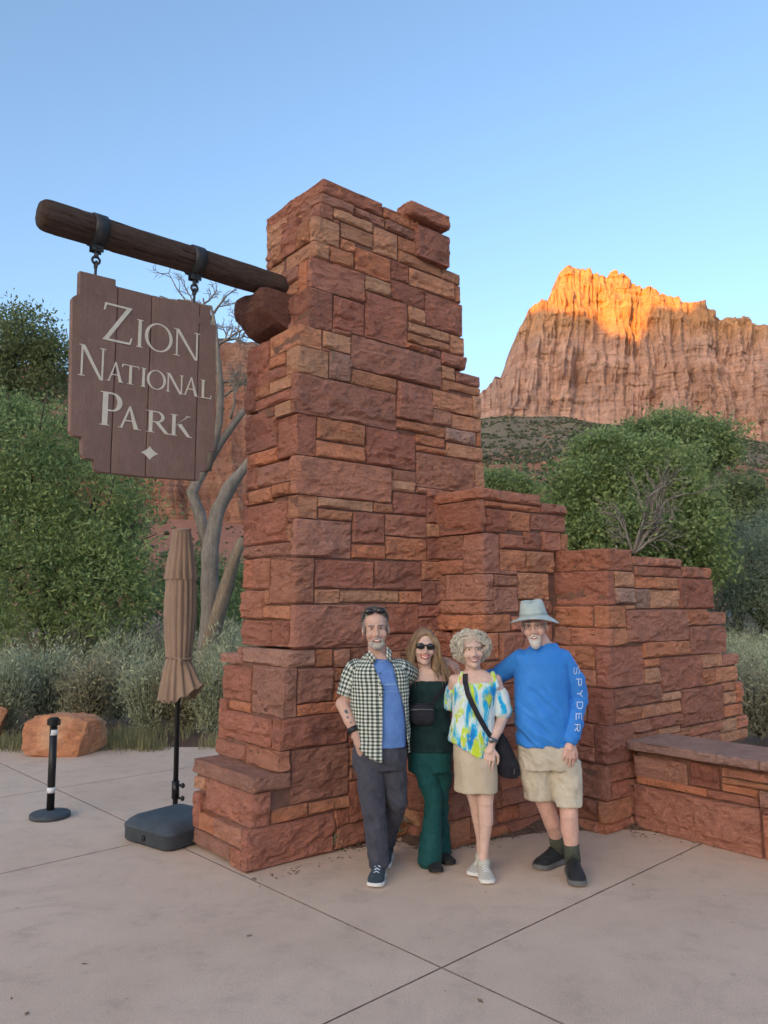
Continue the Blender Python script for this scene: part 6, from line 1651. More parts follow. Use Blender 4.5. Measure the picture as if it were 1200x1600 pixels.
for q in (-1, 1): hd1.ell(m, (q*.034, -.050, .112), (.030, .012, .020)); hd1.cap(m, (q*.062, -.04, .105), (q*.080, .03, .05), .004, .004)
hd1.cap(m, (-.01, -.058, .112), (.01, -.058, .112), .005, .005); m.build('sunglasses', SHADES, man1, True)
# t-shirt
m = MB(); ring_loft(m, [Rg(594, 1166, Y1, 40, .128), Rg(594, 1140, Y1, 41, .132), Rg(594, 1110, Y1, 40, .128), Rg(593, 1075, Y1, 41, .122), Rg(591, 1050, Y1, 41, .11), Rg(590, 1036, Y1, 28, .085), Rg(589, 1029, Y1, 18, .07)])
tee = put_re('t_shirt', m, .008, F_TEE, man1, 4, folds(.008, 9, 7, 21, 0.5))
bt = bvh_of(tee)
for i, (pa, w) in enumerate([([(590, 1034), (606, 1033)], .003), ([(599, 1070), (609, 1069), (619, 1069)], .007), ([(599, 1081), (611, 1080), (622, 1080)], .003)]):
    strip('print', bt, pa, w, PRINT2, man1, .0035, .001)
# open checked shirt: back, two front panels and sleeves
rows = []; zs_ = [(1182, 594, 44, .150), (1165, 594, 44, .150), (1140, 594, 44.5, .150), (1110, 593.5, 44, .146), (1080, 592.5, 44.5, .140), (1058, 591, 45, .130), (1045, 590, 43, .118), (1036, 589.5, 34, .100), (1029, 589, 23, .084), (1022, 588.5, 18, .072)]
pyf = np.linspace(1184, 1022, 46); arr = np.array(zs_)[::-1]
uvs = []; vs = []; n = 110
for py in pyf:
    cx, hw, ry = (np.interp(py, arr[:, 0], arr[:, j]) for j in (1, 2, 3)); k = Y1/FPX*1.005
    xr = np.interp(py, [1020, 1033, 1067, 1112, 1150, 1184], [604, 610, 619, 631, 634, 636]); xl = np.interp(py, [1020, 1030, 1070, 1184], [577, 583, 597, 596])
    tr = math.acos(np.clip((xr-cx)/hw, -0.995, 0.995)); tl = math.acos(np.clip((xl-cx)/hw, -0.995, 0.995))
    th = np.linspace(-tr, -tl-1e-3+2*math.pi*0-2*math.pi*0, 2)  # opening from right edge -tr to left edge -tl (front is -pi/2)
    full = np.linspace(-tr, 2*math.pi-tl, n)
    for i, a in enumerate(full):
        ca, sa = math.cos(a), math.sin(a); e = 2/2.3
        hem = 0.0
        x = ypt(cx, py, Y1)[0]+hw*k*math.copysign(abs(ca)**e, ca); y = Y1+ry*math.copysign(abs(sa)**e, sa); z = ypt(cx, py, Y1)[2]
        t = (py-1130)/54
        if t > 0:   # curved shirt tails
            z += (0.045 if math.cos(a) > 0 else 0.15)*t*abs(math.cos(a))**1.5; 
            if math.sin(a) < -0.3: z += 0.0
        vs.append((x, y, z)); uvs.append((a*0.155, z))
vs = np.array(vs); fold = folds(.011, 10, 5, 33, 0.4)(vs); cxy_ = np.array([ypt(592, 1100, Y1)[0], Y1]); rad = vs[:, :2]-cxy_; rad /= np.linalg.norm(rad, axis=1)[:, None]; vs[:, :2] += rad*fold[:, None]
uv_put('checked_shirt', vs, uvs, grid_faces(len(pyf), n), M_CHECK, man1, .004)
def sleeve(name, pts, parent, mat, seed):
    P = np.array([ypt(*p[:3]) for p in pts]); r = np.array([p[3] for p in pts]); t = np.linspace(0, 1, 16); ts = np.linspace(0, 1, len(P))
    Q = np.stack([np.interp(t, ts, P[:, i]) for i in range(3)], 1); rr = np.interp(t, ts, r)
    mb = MB(); mb.tube(Q, rr, 36, False); v = mb.verts(); v = v+ (fbm(v*14, seed, 3)*.006)[:, None]*np.array([1, 1, .3])
    L = np.linalg.norm(P[-1]-P[0]); uv = [((k % 36)/36*2*math.pi*.062, L*t[k//36]) for k in range(len(v))]
    return uv_put(name, v, uv, mb.f, mat, parent, .004)
sleeve('sleeve', [(566, 1042, Y1, .062), (556, 1047, Y1, .076), (548, 1066, Y1, .071), (541, 1088, Y1-.01, .066)], man1, M_CHECK, 3)
sleeve('sleeve', [(612, 1042, Y1, .060), (624, 1046, Y1+.02, .073), (636, 1052, Y1+.12, .070), (646, 1057, Y1+.21, .064)], man1, M_CHECK, 4)
for pts in ([(577, 1016), (572, 1024), (583, 1038), (588, 1030)], [(604, 1010), (612, 1018), (611, 1036), (604, 1028)]):
    P = [ypt(x, y, Y1-.075-(.03 if i > 1 else 0)) for i, (x, y) in enumerate(pts)]
    uv_put('collar', P, [(0, 0), (.04, 0), (.04, .07), (0, .07)], [(0, 1, 2, 3)], M_CHECK, man1, .006)
m = MB()
for (x, y) in ((596, 1052), (596, 1068), (595.5, 1086), (595.5, 1106), (595, 1128)):
    p = ypt(x-2, y, Y1-.150); m.ell(p, (.006, .004, .006), None, 8, 6)
m.build('buttons', EYE_D, man1, True)
# trousers
m = MB(); ring_loft(m, [Rg(593, 1200, Y1, 40, .11), Rg(593, 1180, Y1, 41, .118), Rg(594, 1158, Y1, 38.5, .114), Rg(594, 1146, Y1, 37, .108)])
chain(m, [(575, 1183, Y1-.01, .105), (579, 1225, Y1-.04, .092), (584, 1264, Y1-.06, .080), (588, 1305, Y1-.065, .073), (592, 1346, Y1-.06, .070)], 16)
chain(m, [(612, 1183, Y1+.01, .100), (616, 1220, Y1+.02, .088), (619, 1250, Y1+.03, .078), (611, 1285, Y1+.16, .068), (604, 1312, Y1+.27, .064)], 16)
trz = put_re('trousers', m, .007, F_SLATE, man1, 4, folds(.014, 10, 13, 44, 0.9))
shoe(man1, (ypt(592, 1350, 5.19)[0], 5.19, 0), math.radians(-97), .285, .108, .115, F_SHOE1, SOLE_W, laces=PRINT)
shoe(man1, (ypt(604, 1320, 5.52)[0], 5.52, 0), math.radians(-100), .285, .108, .115, F_SHOE1, SOLE_W, laces=PRINT)
bb = bvh_of(body1)
for (x, y, w) in ((541, 1112, 4), (543, 1121, 2.5), (548, 1129, 2)):
    strip('tattoo', bb, [(x-w*.5, y-w*.6), (x+w*.5, y+w*.6)], w*.0045, INK, man1, .0012, .0004, 4)
m = MB(); a_, b_ = ypt(550.5, 1137, Y1-.095), ypt(554, 1145, Y1-.108); m.tube(np.array([a_, b_]), .039, 18); tag(m.build('wristband', WATCH, man1, True))

# ---- woman in dark green
Y2 = 5.43
w1 = empty('person', (ypt(672, 1350, 5.45)[0], 5.45, 0), 'long haired woman in dark green clothes and black sunglasses', 'person', 'people posing at the monument')
hd2 = Head(ypt(662, 1011, Y2-.03), 1.01, 0.10, 0.05, 0.0, True); b = MB(); hd2.skull(b, ypt(668, 1060, Y2+.01), .048)
ring_loft(b, [Rg(670, 1180, Y2, 30, .10), Rg(671, 1155, Y2, 31, .10), Rg(671, 1115, Y2, 25, .085), Rg(671, 1080, Y2, 28, .10), Rg(670, 1066, Y2, 32, .085), Rg(669, 1056, Y2, 28, .065), Rg(668, 1046, Y2, 14, .05)])
chain(b, [(639, 1063, Y2, .042), (626, 1108, Y2+.08, .036), (600, 1118, Y2+.09, .028)]); chain(b, [(700, 1063, Y2, .042), (713, 1106, Y2+.10, .036), (738, 1112, Y2+.06, .028)])
hand(b, ypt(600, 1118, Y2+.09), (-1, 0, -.1), (0, 1, .2), 1, sc=.85); hand(b, ypt(738, 1112, Y2+.06), (1, 0, -.1), (0, 1, .2), -1, sc=.85)
chain(b, [(656, 1180, Y2, .075), (677, 1245, Y2-.03, .045), (673, 1340, Y2-.02, .032)]); chain(b, [(688, 1180, Y2, .075), (688, 1250, Y2+.06, .045), (690, 1330, Y2+.14, .032)])
put_re('body', b, VOX, SK2, w1, 3); hd2.face(w1, LIP2, H_LONG, eyes=False, smile=1.05, eyebrow=False)
m = MB()
for q in (-1, 1):
    hd2.ell(m, (q*.032, -.086, .010), (.031, .010, .022), 14, 8); hd2.cap(m, (q*.060, -.078, .016), (q*.078, .01, .010), .005, .004)
hd2.cap(m, (-.012, -.094, .016), (.012, -.094, .016), .006, .006); m.build('sunglasses', SHADES, w1, True)
# long hair: a scalp cap and many locks falling over both shoulders
m = MB(); hd2.ell(m, (0, .022, .052), (.082, .094, .078), 18, 12); hd2.ell(m, (0, .05, -.03), (.088, .055, .095), 16, 10)
for q in (-1, 1): hd2.cap(m, (q*.030, -.062, .092), (q*.068, -.050, .030), .020, .016); hd2.cap(m, (q*.068, -.050, .030), (q*.082, -.030, -.06), .018, .024); hd2.cap(m, (q*.082, -.02, -.05), (q*.088, -.015, -.14), .028, .032)
hd2.ell(m, (0, -.040, .098), (.045, .040, .026)); put_re('hair', m, .006, H_LONG, w1, 2, folds(.003, 70, 12, 5))
m = MB(); rs = np.random.RandomState(9)
def lock(x0, y0, pts, r):
    P = [hd2.P(x0, y0, .105-abs(x0)*.6)]+pts; P = np.array(P); t = np.linspace(0, 1, 12); ts = np.linspace(0, 1, len(P))
    Q = np.stack([np.interp(t, ts, P[:, i]) for i in range(3)], 1)
    for _ in range(2): Q[1:-1] = (Q[:-2]+2*Q[1:-1]+Q[2:])/4
    Q[2:] += (rs.randn(10, 3)*.0025).cumsum(0)*.6
    m.tube(Q, r*np.array([.5, .8, 1, 1, 1, 1, 1, .95, .9, .75, .5, .15]), 6)
for i in range(76):
    sd_ = -1 if i % 2 else 1; j = rs.rand(); fwd = rs.rand(); 
    xh = sd_*(.082+.016*rs.rand()); yh = -.045+.10*fwd
    p1 = hd2.P(sd_*(.035+.03*j), -.05+.09*fwd, .085); p2 = hd2.P(xh, yh, .02); p3 = hd2.P(sd_*(.088+.028*j), yh+.005, -.06)
    endx = (642+rs.uniform(-3, 12)) if sd_ < 0 else (694+rs.uniform(-16, 13)); endy = rs.uniform(1052, 1072) if sd_ < 0 else rs.uniform(1058, 1082)
    p4 = ypt((endx*.6+(650 if sd_ < 0 else 682)*.4), 1046, Y2-.03+.08*fwd); p5 = ypt(endx, endy, Y2-.10+.10*fwd)
    lock(sd_*.006, -.03+.08*fwd, [p1, p2, p3, p4, p5], .0085+.006*rs.rand())
for i in range(110):
    sd_ = -1 if i % 2 else 1; fwd = rs.rand()
    p1 = hd2.P(sd_*(.040+.03*rs.rand()), -.055+.09*fwd, .092); p2 = hd2.P(sd_*(.092+.012*rs.rand()), -.045+.10*fwd, .02); p3 = hd2.P(sd_*(.100+.030*rs.rand()), -.04+.10*fwd, -.06)
    endx = (642+rs.uniform(-6, 15)) if sd_ < 0 else (694+rs.uniform(-20, 16)); endy = rs.uniform(1050, 1076) if sd_ < 0 else rs.uniform(1056, 1086)
    lock(sd_*.006, -.04+.08*fwd, [p1, p2, p3, ypt((endx*.6+(650 if sd_ < 0 else 682)*.4), 1046, Y2-.05+.08*fwd), ypt(endx, endy, Y2-.12+.10*fwd)], .0028)
m.build('long_locks', H_LONG, w1, True)
m = MB(); ring_loft(m, [Rg(671, 1172, Y2, 36, .125), Rg(671, 1150, Y2, 35, .122), Rg(671, 1120, Y2, 31, .108), Rg(671, 1095, Y2, 31, .118), Rg(671, 1076, Y2, 33, .118), Rg(670, 1066, Y2, 35, .098), Rg(670, 1063, Y2, 33, .090)])
chain(m, [(641, 1070, Y2, .052), (627, 1108, Y2+.08, .046), (602, 1118, Y2+.09, .04)]); chain(m, [(700, 1070, Y2, .052), (713, 1106, Y2+.10, .046), (734, 1112, Y2+.07, .04)])
top2 = put_re('top', m, .008, F_DKGREEN, w1, 4, folds(.009, 10, 10, 61, .5))
m = MB(); ring_loft(m, [Rg(671, 1205, Y2, 32, .10), Rg(671, 1185, Y2, 33, .108), Rg(671, 1160, Y2, 31, .100), Rg(671, 1150, Y2, 28, .09)])
chain(m, [(657, 1182, Y2-.01, .092), (668, 1218, Y2-.03, .078), (677, 1246, Y2-.04, .062), (676, 1275, Y2-.035, .062), (673, 1310, Y2-.03, .078), (671, 1338, Y2-.03, .094)], 16)
chain(m, [(688, 1182, Y2, .085), (690, 1220, Y2+.03, .070), (689, 1250, Y2+.06, .058), (688, 1285, Y2+.10, .06), (688, 1325, Y2+.13, .082)], 16)
put_re('trousers', m, .007, F_TEAL, w1, 4, folds(.010, 10, 10, 63, .6))
shoe(w1, (ypt(675, 1350, 5.40)[0], 5.40, 0), math.radians(-80), .24, .09, .08, F_BOOT, SOLE_K); shoe(w1, (ypt(690, 1330, 5.55)[0], 5.55, 0), math.radians(-70), .24, .09, .08, F_BOOT, SOLE_K)

# ---- curly haired woman
Y3 = 5.24
w2 = empty('person', (ypt(750, 1360, 5.2)[0], 5.2, 0), 'curly silver haired woman in a tie-dye top and khaki skirt', 'person', 'people posing at the monument')
hd3 = Head(ypt(737, 1015, Y3-.03), 1.01, 0.05, -0.04, 0.0, True); b = MB(); hd3.skull(b, ypt(741, 1058, Y3+.01), .050)
ring_loft(b, [Rg(742, 1180, Y3, 30, .11), Rg(741, 1150, Y3, 30, .115), Rg(741, 1110, Y3, 27, .105), Rg(742, 1080, Y3, 29, .105), Rg(743, 1066, Y3, 33, .085), Rg(743, 1055, Y3, 28, .065), Rg(742, 1046, Y3, 14, .05)])
chain(b, [(774, 1064, Y3, .048), (785, 1100, Y3+.01, .042), (785, 1122, Y3-.0, .040), (778, 1140, Y3-.06, .036), (770, 1158, Y3-.11, .027), (768, 1164, Y3-.12, .026)])
hand(b, ypt(767, 1166, Y3-.125), (-.22, -.12, -1), (-.1, -1, .1), side=-1, curl=(.12, .16, .2, .25), sc=.95, spread=.16, thumb=.7)
chain(b, [(711, 1064, Y3+.01, .046), (702, 1100, Y3+.14, .038), (680, 1108, Y3+.26, .028)]); hand(b, ypt(680, 1108, Y3+.29), (-1, .15, 0), (0, 1, .2), 1, sc=.85)
chain(b, [(757, 1185, Y3-.01, .085), (758, 1225, Y3-.04, .070), (758, 1252, Y3-.05, .056), (759, 1282, Y3-.04, .052), (757, 1310, Y3-.03, .038), (755, 1343, Y3-.03, .032)])
chain(b, [(730, 1185, Y3+.02, .082), (738, 1225, Y3+.04, .068), (744, 1250, Y3+.05, .054), (749, 1280, Y3+.07, .050), (752, 1308, Y3+.09, .037), (752, 1330, Y3+.09, .032)])
body3 = put_re('body', b, .0044, SK2, w2, 2); hd3.face(w2, LIP, H_CURL, smile=1.1)
m = MB(); rs = np.random.RandomState(31); hd3.ell(m, (0, .035, .045), (.086, .088, .080), 18, 12); hd3.ell(m, (0, .045, -.03), (.095, .05, .05), 16, 10); put_re('hair', m, .006, H_CURL, w2, 2, folds(.004, 60, 60, 6))
m = MB()
for i in range(1300):
    d = rs.randn(3); d /= np.linalg.norm(d); p = d*np.array([.128, .108, .106])*(0.90+.14*rs.rand())+np.array([0, .03, .018])
    if p[1] < -.030 and abs(p[0]) < .064 and p[2] < .058: continue
    if p[2] < -.098 or (p[1] < -.02 and p[2] < -.03 and abs(p[0]) < .066): continue
    a1 = np.cross(d, rs.randn(3)); a1 /= np.linalg.norm(a1); a2 = np.cross(d, a1)*.7+d*.5; r_ = .009+.009*rs.rand(); st_ = rs.rand()*6
    t = np.linspace(st_, st_+3.6+2*rs.rand(), 8)
    m.tube(np.array([hd3.P(*(p+a1*r_*math.cos(q)+a2*r_*math.sin(q)+d*.004*(q-st_)*.4)) for q in t]), np.array([.5, 1, 1, 1, 1, 1, .8, .2])*.0030, 4)
m.build('curly_hair', H_CURL, w2, True)
def tiedye():
    m, nt, b = mat_new('tie_dye_cloth'); A = coords(nt, 'World', scale=(1, 1, 0.30), loc=(3.1, 0, 0.4)); B2 = coords(nt, 'World', scale=(1, 1, 0.42), loc=(1.3, 2, 0))
    n1 = noise(nt, A, 11, 4, 0.55, 0.7); n2 = noise(nt, B2, 13, 4, 0.6, 0.5)
    c = ramp(nt, n1, [(0.40, (0.01, 0.22, 0.58)), (0.48, (0.02, 0.46, 0.76)), (0.535, (0.60, 0.76, 0.80)), (0.64, (0.78, 0.79, 0.76))])
    c = mix(nt, ramp(nt, n2, [(0.52, 0.0), (0.60, 1.0)]), c, (0.55, 0.68, 0.05)); n3 = noise(nt, coords(nt, 'World', scale=(1, 1, .5), loc=(7, 1, 5)), 30, 3, 0.6)
    c = mix(nt, ramp(nt, n3, [(0.60, 0.0), (0.68, 0.75)]), c, (0.78, 0.79, 0.76))
    c = mix(nt, ramp(nt, noise(nt, coords(nt, 'World', scale=(1, 1, .4), loc=(2, 8, 1)), 24, 3, 0.6), [(0.64, 0.0), (0.70, 0.9)]), c, (0.02, 0.16, 0.26))
    nt.links.new(c, b.inputs['Base Color']); b.inputs['Roughness'].default_value = 0.8; b.inputs['Specular IOR Level'].default_value = 0.2
    bump(nt, b, noise(nt, coords(nt, 'World', scale=(1, 1, .4)), 18, 3, .5, .8), .4, .006); return m
M_TIE = tiedye()
m = MB(); vs = []; n = 40; pys = [(1166, 736, 35, .150), (1150, 737, 34.5, .148), (1120, 739, 32, .135), (1095, 741, 32, .132), (1078, 742, 33, .124), (1069, 743, 34, .105), (1066, 743, 32, .095)]
for i, (py, cx, hw, ry) in enumerate(pys):
    c = ypt(cx, py, Y3); k = Y3/FPX
    for j in range(n):
        a = 2*math.pi*j/n; dz = 0
        if i < 2: dz = (-.055*math.exp(-((a-math.radians(288))/.55)**2)+.055*math.exp(-((a-math.radians(195))/.6)**2))*(1 if i == 0 else .4)
        vs.append((c[0]+hw*k*math.cos(a), c[1]+ry*math.sin(a), c[2]+dz))
f = [tuple(q) for q in grid_faces(len(pys), n, 0, True)]+[tuple(range(n-1, -1, -1)), tuple((len(pys)-1)*n+k for k in range(n))]; m.add(vs, f)
chain(m, [(781, 1086, Y3+.005, .055), (785, 1108, Y3+.0, .068)], 18); chain(m, [(708, 1080, Y3+.06, .052), (704, 1098, Y3+.12, .058)], 16)
chain(m, [(776, 1072, Y3-.055, .016), (770, 1052, Y3-.03, .014)]); chain(m, [(716, 1072, Y3-.05, .016), (722, 1052, Y3-.03, .014)])
top3 = put_re('tie_dye_top', m, .006, M_TIE, w2, 4, folds(.010, 12, 6, 71, .3))
m = MB(); ring_loft(m, [Rg(743, 1234, Y3, 32.5, .150), Rg(743, 1215, Y3, 32.5, .150), Rg(742, 1190, Y3, 32, .145), Rg(741, 1165, Y3, 31, .135), Rg(741, 1150, Y3, 29, .12)])
put_re('skirt', m, .007, F_KHAKI, w2, 4, folds(.008, 10, 4, 73, .3))
shoe(w2, (ypt(756, 1345, 5.21)[0], 5.21, 0), math.radians(-88), .25, .098, .095, F_SHOE2, SOLE_W, laces=SOLE_W); shoe(w2, (ypt(752, 1335, 5.33)[0], 5.33, 0), math.radians(-118), .25, .098, .095, F_SHOE2, SOLE_W, laces=SOLE_W)
m = MB(); a_, b_ = ypt(771, 1155, Y3-.105), ypt(769.5, 1160, Y3-.113); m.tube(np.array([a_, b_]), .032, 18); m.ell(ypt(768, 1157, Y3-.142), (.019, .008, .019), None, 14, 8); m.build('wrist_watch', STEEL, w2, True)

# ---- man in the sun hat
Y4 = 5.28
m2 = empty('person', (ypt(870, 1370, 5.25)[0], 5.25, 0), 'bearded man in a sun hat, blue long sleeved shirt and khaki shorts', 'person', 'people posing at the monument')
hd4 = Head(ypt(835, 979, Y4-.06), 1.04, -0.30, -0.10, 0.04); b = MB(); hd4.skull(b, ypt(852, 1016, Y4+.01), .060)
ring_loft(b, [Rg(852, 1185, Y4, 38, .12), Rg(852, 1160, Y4, 38, .125), Rg(850, 1110, Y4, 37, .12), Rg(848, 1060, Y4, 38, .115), Rg(848, 1028, Y4, 38, .10), Rg(850, 1014, Y4, 26, .07), Rg(852, 1004, Y4, 14, .055)])
chain(b, [(882, 1030, Y4, .06), (904, 1085, Y4+.02, .048), (896, 1130, Y4-.07, .042), (891, 1158, Y4-.12, .032)])
hand(b, ypt(890, 1161, Y4-.125), (-.12, -.15, -1), (.25, -1, .1), side=-1, curl=(.30, .34, .36, .40), sc=1.05, spread=.14, thumb=.6)
chain(b, [(812, 1030, Y4+.01, .058), (776, 1056, Y4+.14, .046), (735, 1062, Y4+.26, .036), (716, 1062, Y4+.25, .030)]); hand(b, ypt(716, 1062, Y4+.24), (-1, -.1, -.2), (0, .3, 1), 1, sc=.95)
chain(b, [(836, 1185, Y4+.01, .095), (846, 1240, Y4+.04, .07), (854, 1262, Y4+.06, .060), (862, 1284, Y4+.09, .060), (870, 1312, Y4+.14, .042), (872, 1338, Y4+.17, .040)])
chain(b, [(880, 1185, Y4, .095), (887, 1240, Y4-.05, .07), (889, 1272, Y4-.07, .062), (890, 1295, Y4-.06, .063), (893, 1325, Y4-.06, .044), (895, 1352, Y4-.06, .042)])
body4 = put_re('body', b, .0046, SK3, m2, 2); hd4.face(m2, LIP, H_WHITE, smile=.9)
m = MB(); hd4.ell(m, (0, -.064, -.100), (.034, .030, .040)); hd4.cap(m, (0, -.101, -.046), (.034, -.080, -.066), .008, .006); hd4.cap(m, (0, -.101, -.046), (-.034, -.080, -.066), .008, .006)
for q in (-1, 1): hd4.cap(m, (q*.030, -.080, -.064), (q*.026, -.070, -.10), .007, .010)
put_re('beard', m, .004, H_WHITE, m2, 2, folds(.002, 90, 90, 8))
m = MB(); hd4.ell(m, (0, .055, -.005), (.070, .045, .06), 14, 10)
for q in (-1, 1): hd4.ell(m, (q*.070, .02, .02), (.012, .04, .04))
put_re('hair', m, .005, H_WHITE, m2, 2)
m = MB()
for q in (-1, 1):
    r_ = [hd4.P(q*.031+.022*math.cos(t), -.092+.004*abs(math.cos(t)), .006+.016*math.sin(t)) for t in np.linspace(0, 2*math.pi, 19)]; m.tube(np.array(r_), .0016, 5, False); hd4.cap(m, (q*.053, -.088, .01), (q*.078, .01, .012), .0018, .0018, 5)
hd4.cap(m, (-.010, -.096, .010), (.010, -.096, .010), .0018, .0018, 5); m.build('eyeglasses', STEEL, m2)
# hat: crown, band and drooping brim
m = MB(); vs = []; n = 48; prof = [(.060, .000, .176), (.064, .004, .178), (.078, .0, .170), (.083, .0, .120), (.088, .0, .072), (.092, .0, .060)]
pr = [(.001, .178), (.040, .182), (.066, .178), (.077, .166), (.082, .140), (.088, .108), (.094, .086), (.100, .081), (.120, .078), (.142, .073), (.158, .066), (.162, .064), (.160, .060), (.142, .067), (.118, .072), (.095, .075)]
for r_, z in pr:
    for k in range(n):
        a = 2*math.pi*k/n; dr = 0
        w_ = max(0, (r_-.095)/.075)
        dz = ((-.045 if math.cos(a) > 0 else -.012)*abs(math.cos(a))**2+.016*max(0, -math.sin(a)))*w_+(.010*math.cos(2*a) if r_ < .07 else 0)
        vs.append(hd4.P(r_*.97*math.cos(a), .012+r_*1.12*math.sin(a), z+dz-.018))
m.add(vs, [tuple(q) for q in grid_faces(len(pr), n, 0, True)]); hat = m.build('sun_hat', F_HAT, m2, True)
m = MB(); vs = [hd4.P(r_*.97*math.cos(a), .012+r_*1.12*math.sin(a), z-.018) for r_, z in ((.0945, .090), (.0925, .106)) for a in np.linspace(0, 2*math.pi, n, endpoint=False)]; m.add(vs, [tuple(q) for q in grid_faces(2, n, 0, True)]); m.build('hat_band', simple('hat_band_cloth', (0.33, 0.39, 0.385), .9), hat, True)
m = MB(); ring_loft(m, [Rg(850, 1162, Y4, 41, .155), Rg(849, 1140, Y4, 41, .158), Rg(847, 1100, Y4, 40.5, .150), Rg(846, 1060, Y4, 41, .140), Rg(847, 1035, Y4, 41, .125), Rg(848, 1021, Y4, 34, .10), Rg(850, 1011, Y4, 23, .08), Rg(851, 1005, Y4, 18, .07)])
chain(m, [(878, 1032, Y4, .082), (896, 1062, Y4+.01, .080), (902, 1090, Y4+.02, .076), (898, 1120, Y4-.04, .066), (894, 1142, Y4-.09, .058), (892, 1152, Y4-.11, .052)], 18)
chain(m, [(814, 1032, Y4+.01, .078), (794, 1045, Y4+.09, .072), (776, 1056, Y4+.14, .065), (745, 1062, Y4+.24, .052)], 16)
def drag(v):
    c = ypt(880, 1050, Y4); dx = v[:, 0]-c[0]; dz = v[:, 2]-c[2]
    s_ = dz*0.72+dx*0.70                                     # across folds that run down to the lower left
    p = np.stack([s_*16, dx*2.2-dz*2.2, v[:, 1]*2], 1); a = fbm(p, 91, 3); w_ = np.clip((-dz-.02)/.25, 0, 1)
    return .015*w_*(0.7*(1-np.abs(a)*2.2)+.3*a)+.004*fbm(v*np.array([9, 9, 12]), 92, 3)
shirt4 = put_re('long_sleeved_shirt', m, .006, F_BLUE, m2, 4, drag)
m = MB(); ring_loft(m, [Rg(856, 1200, Y4, 42, .135), Rg(856, 1180, Y4, 44, .145), Rg(853, 1158, Y4, 42, .142), Rg(852, 1148, Y4, 39, .125)])
for P_ in ([(835, 1188, Y4+.01, .110), (839, 1220, Y4+.03, .105), (843, 1247, Y4+.045, .098)], [(881, 1188, Y4, .108), (886, 1225, Y4-.04, .096), (888, 1258, Y4-.06, .086)]):
    rr = []
    for a, c in zip(P_[:-1], P_[1:]):
        for t in (0, .5): q = np.array(a)*(1-t)+np.array(c)*t; rr.append((ypt(*q[:3]), q[3], q[3]*.98))
    q = P_[-1]; rr.append((ypt(*q[:3]), q[3], q[3])); ring_loft(m, rr[::-1], 28, 2.1)
shorts4 = put_re('cargo_shorts', m, .007, F_SHORTS, m2, 4, folds(.013, 12, 13, 95, .7))
m = MB(); m.tube(np.array([ypt(869, 1306, Y4+.13), ypt(872, 1330, Y4+.165)]), [.049, .050], 18); m.build('sock', F_SOCK, m2, True)
m = MB(); m.tube(np.array([ypt(892.5, 1319, Y4-.06), ypt(895, 1346, Y4-.06)]), [.051, .052], 18); m.build('sock', F_SOCK, m2, True)
shoe(m2, (ypt(872, 1340, 5.45)[0], 5.45, 0), math.radians(-142), .30, .115, .150, F_BOOT, SOLE_G, 'boot', .034, laces=SOLE_K); shoe(m2, (ypt(895, 1350, 5.22)[0], 5.22, 0), math.radians(-95), .30, .115, .150, F_BOOT, SOLE_G, 'boot', .034, laces=SOLE_K)
# lettering down the sleeve, each letter turned a quarter, thin outline strokes printed on the cloth
GL_ = {'S': [[(1, .85), (.75, 1), (.25, 1), (0, .85), (0, .65), (.25, .52), (.75, .48), (1, .35), (1, .15), (.75, 0), (.25, 0), (0, .15)]], 'P': [[(0, 0), (0, 1), (.8, 1), (1, .85), (1, .6), (.8, .45), (0, .45)]], 'Y': [[(0, 1), (.5, .5), (1, 1)], [(.5, .5), (.5, 0)]],
       'D': [[(0, 0), (0, 1), (.7, 1), (1, .75), (1, .25), (.7, 0), (0, 0)]], 'E': [[(1, 1), (0, 1), (0, 0), (1, 0)], [(0, .5), (.8, .5)]], 'R': [[(0, 0), (0, 1), (.8, 1), (1, .85), (1, .62), (.8, .5), (0, .5)], [(.5, .5), (1, 0)]]}
bs = bvh_of(shirt4)
for ch, (cx, cy) in zip('SPYDER', ((901, 1048), (904.5, 1066), (906, 1084), (906, 1102), (904.5, 1120), (902, 1137))):
    w_, h_ = 10.0, 8.5
    for st in GL_[ch]:
        pth = [(cx-h_/2+y*h_, cy-w_/2+x*w_) for x, y in st]
        strip('letter', bs, pth, .0052, PRINT, shirt4, .002, .0006, 4)

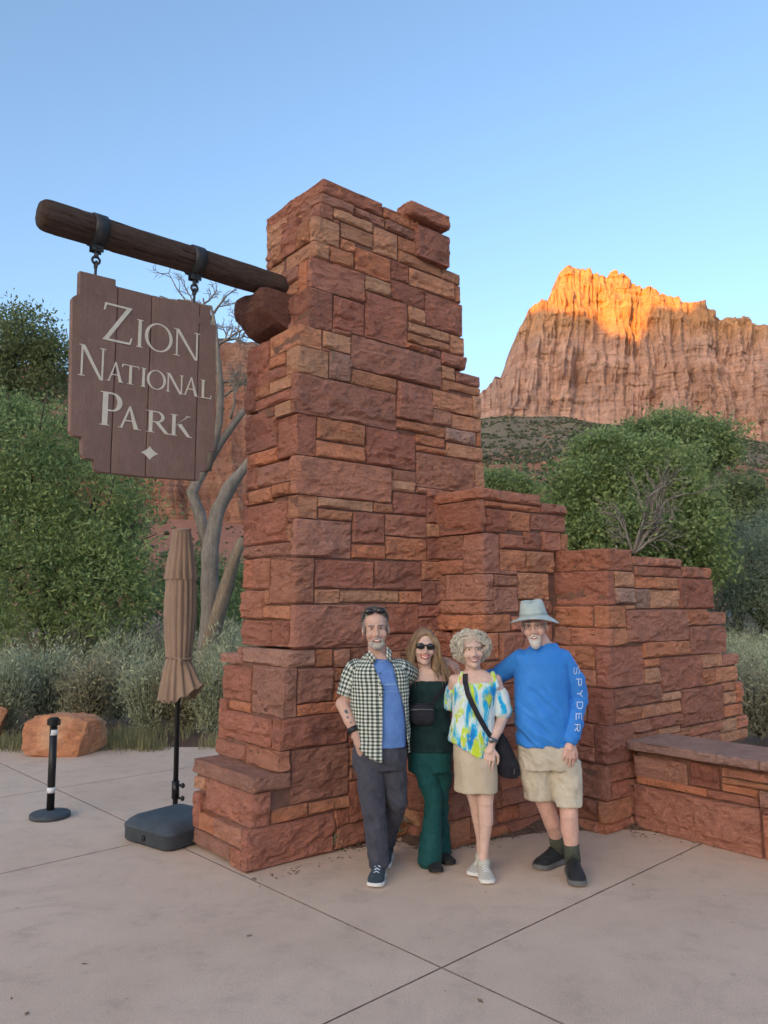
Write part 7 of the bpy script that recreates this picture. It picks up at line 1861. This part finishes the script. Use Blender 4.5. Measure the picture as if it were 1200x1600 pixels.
# ---- bags
bg = empty('belt_bag', tuple(ypt(659, 1128, Y2-.15)), 'small black belt bag on the dark green woman\u2019s waist', 'bag')
m = MB(); c = ypt(659, 1114, Y2-.135)
ring_loft(m, [((c[0]+.01, c[1], c[2]-.075), .050, .026), ((c[0]+.004, c[1], c[2]-.055), .078, .036), ((c[0], c[1], c[2]-.01), .088, .040), ((c[0], c[1], c[2]+.04), .082, .036), ((c[0], c[1], c[2]+.062), .060, .024)], 28, 2.8)
put_re('pouch', m, .005, F_BAG, bg, 3, folds(.003, 20, 20, 12))
m = MB(); m.tube(np.array([(c[0]-.075, c[1]-.032, c[2]+.025), (c[0], c[1]-.046, c[2]+.030), (c[0]+.075, c[1]-.032, c[2]+.025)]), .0035, 6); m.build('zip', STEEL, bg)
b2_ = bvh_of(top2)
strip('strap', b2_, [(672, 1104), (680, 1092), (690, 1080), (698, 1070)], .028, F_BAG, bg, .006, .003); strip('strap', b2_, [(648, 1112), (641, 1107)], .028, F_BAG, bg, .006, .003)
sb = empty('shoulder_bag', tuple(ypt(790, 1210, Y3+.02)), 'black crossbody bag hanging at the curly haired woman\u2019s side', 'bag')
m = MB(); c = ypt(790, 1180, Y3+.03)
ring_loft(m, [((c[0]+.030, c[1], c[2]-.145), .045, .035), ((c[0]+.022, c[1], c[2]-.12), .075, .050), ((c[0]+.008, c[1], c[2]-.05), .078, .055), ((c[0]-.012, c[1], c[2]+.03), .062, .048), ((c[0]-.030, c[1], c[2]+.11), .040, .032), ((c[0]-.04, c[1], c[2]+.15), .020, .018)], 26, 2.5)
put_re('pouch', m, .006, F_BAG, sb, 3, folds(.004, 18, 12, 15))
m = MB(); m.tube(np.array([(c[0]+.045, c[1]-.058, c[2]-.11), (c[0]+.047, c[1]-.060, c[2]-.075)]), .004, 6); m.build('zip', STEEL, sb)
b3_ = bvh_of(top3, body3)
strip('strap', b3_, [(727, 1053), (727, 1066), (731, 1084), (738, 1100), (747, 1118), (757, 1136), (766, 1150)], .034, F_BAG, sb, .008, .003)
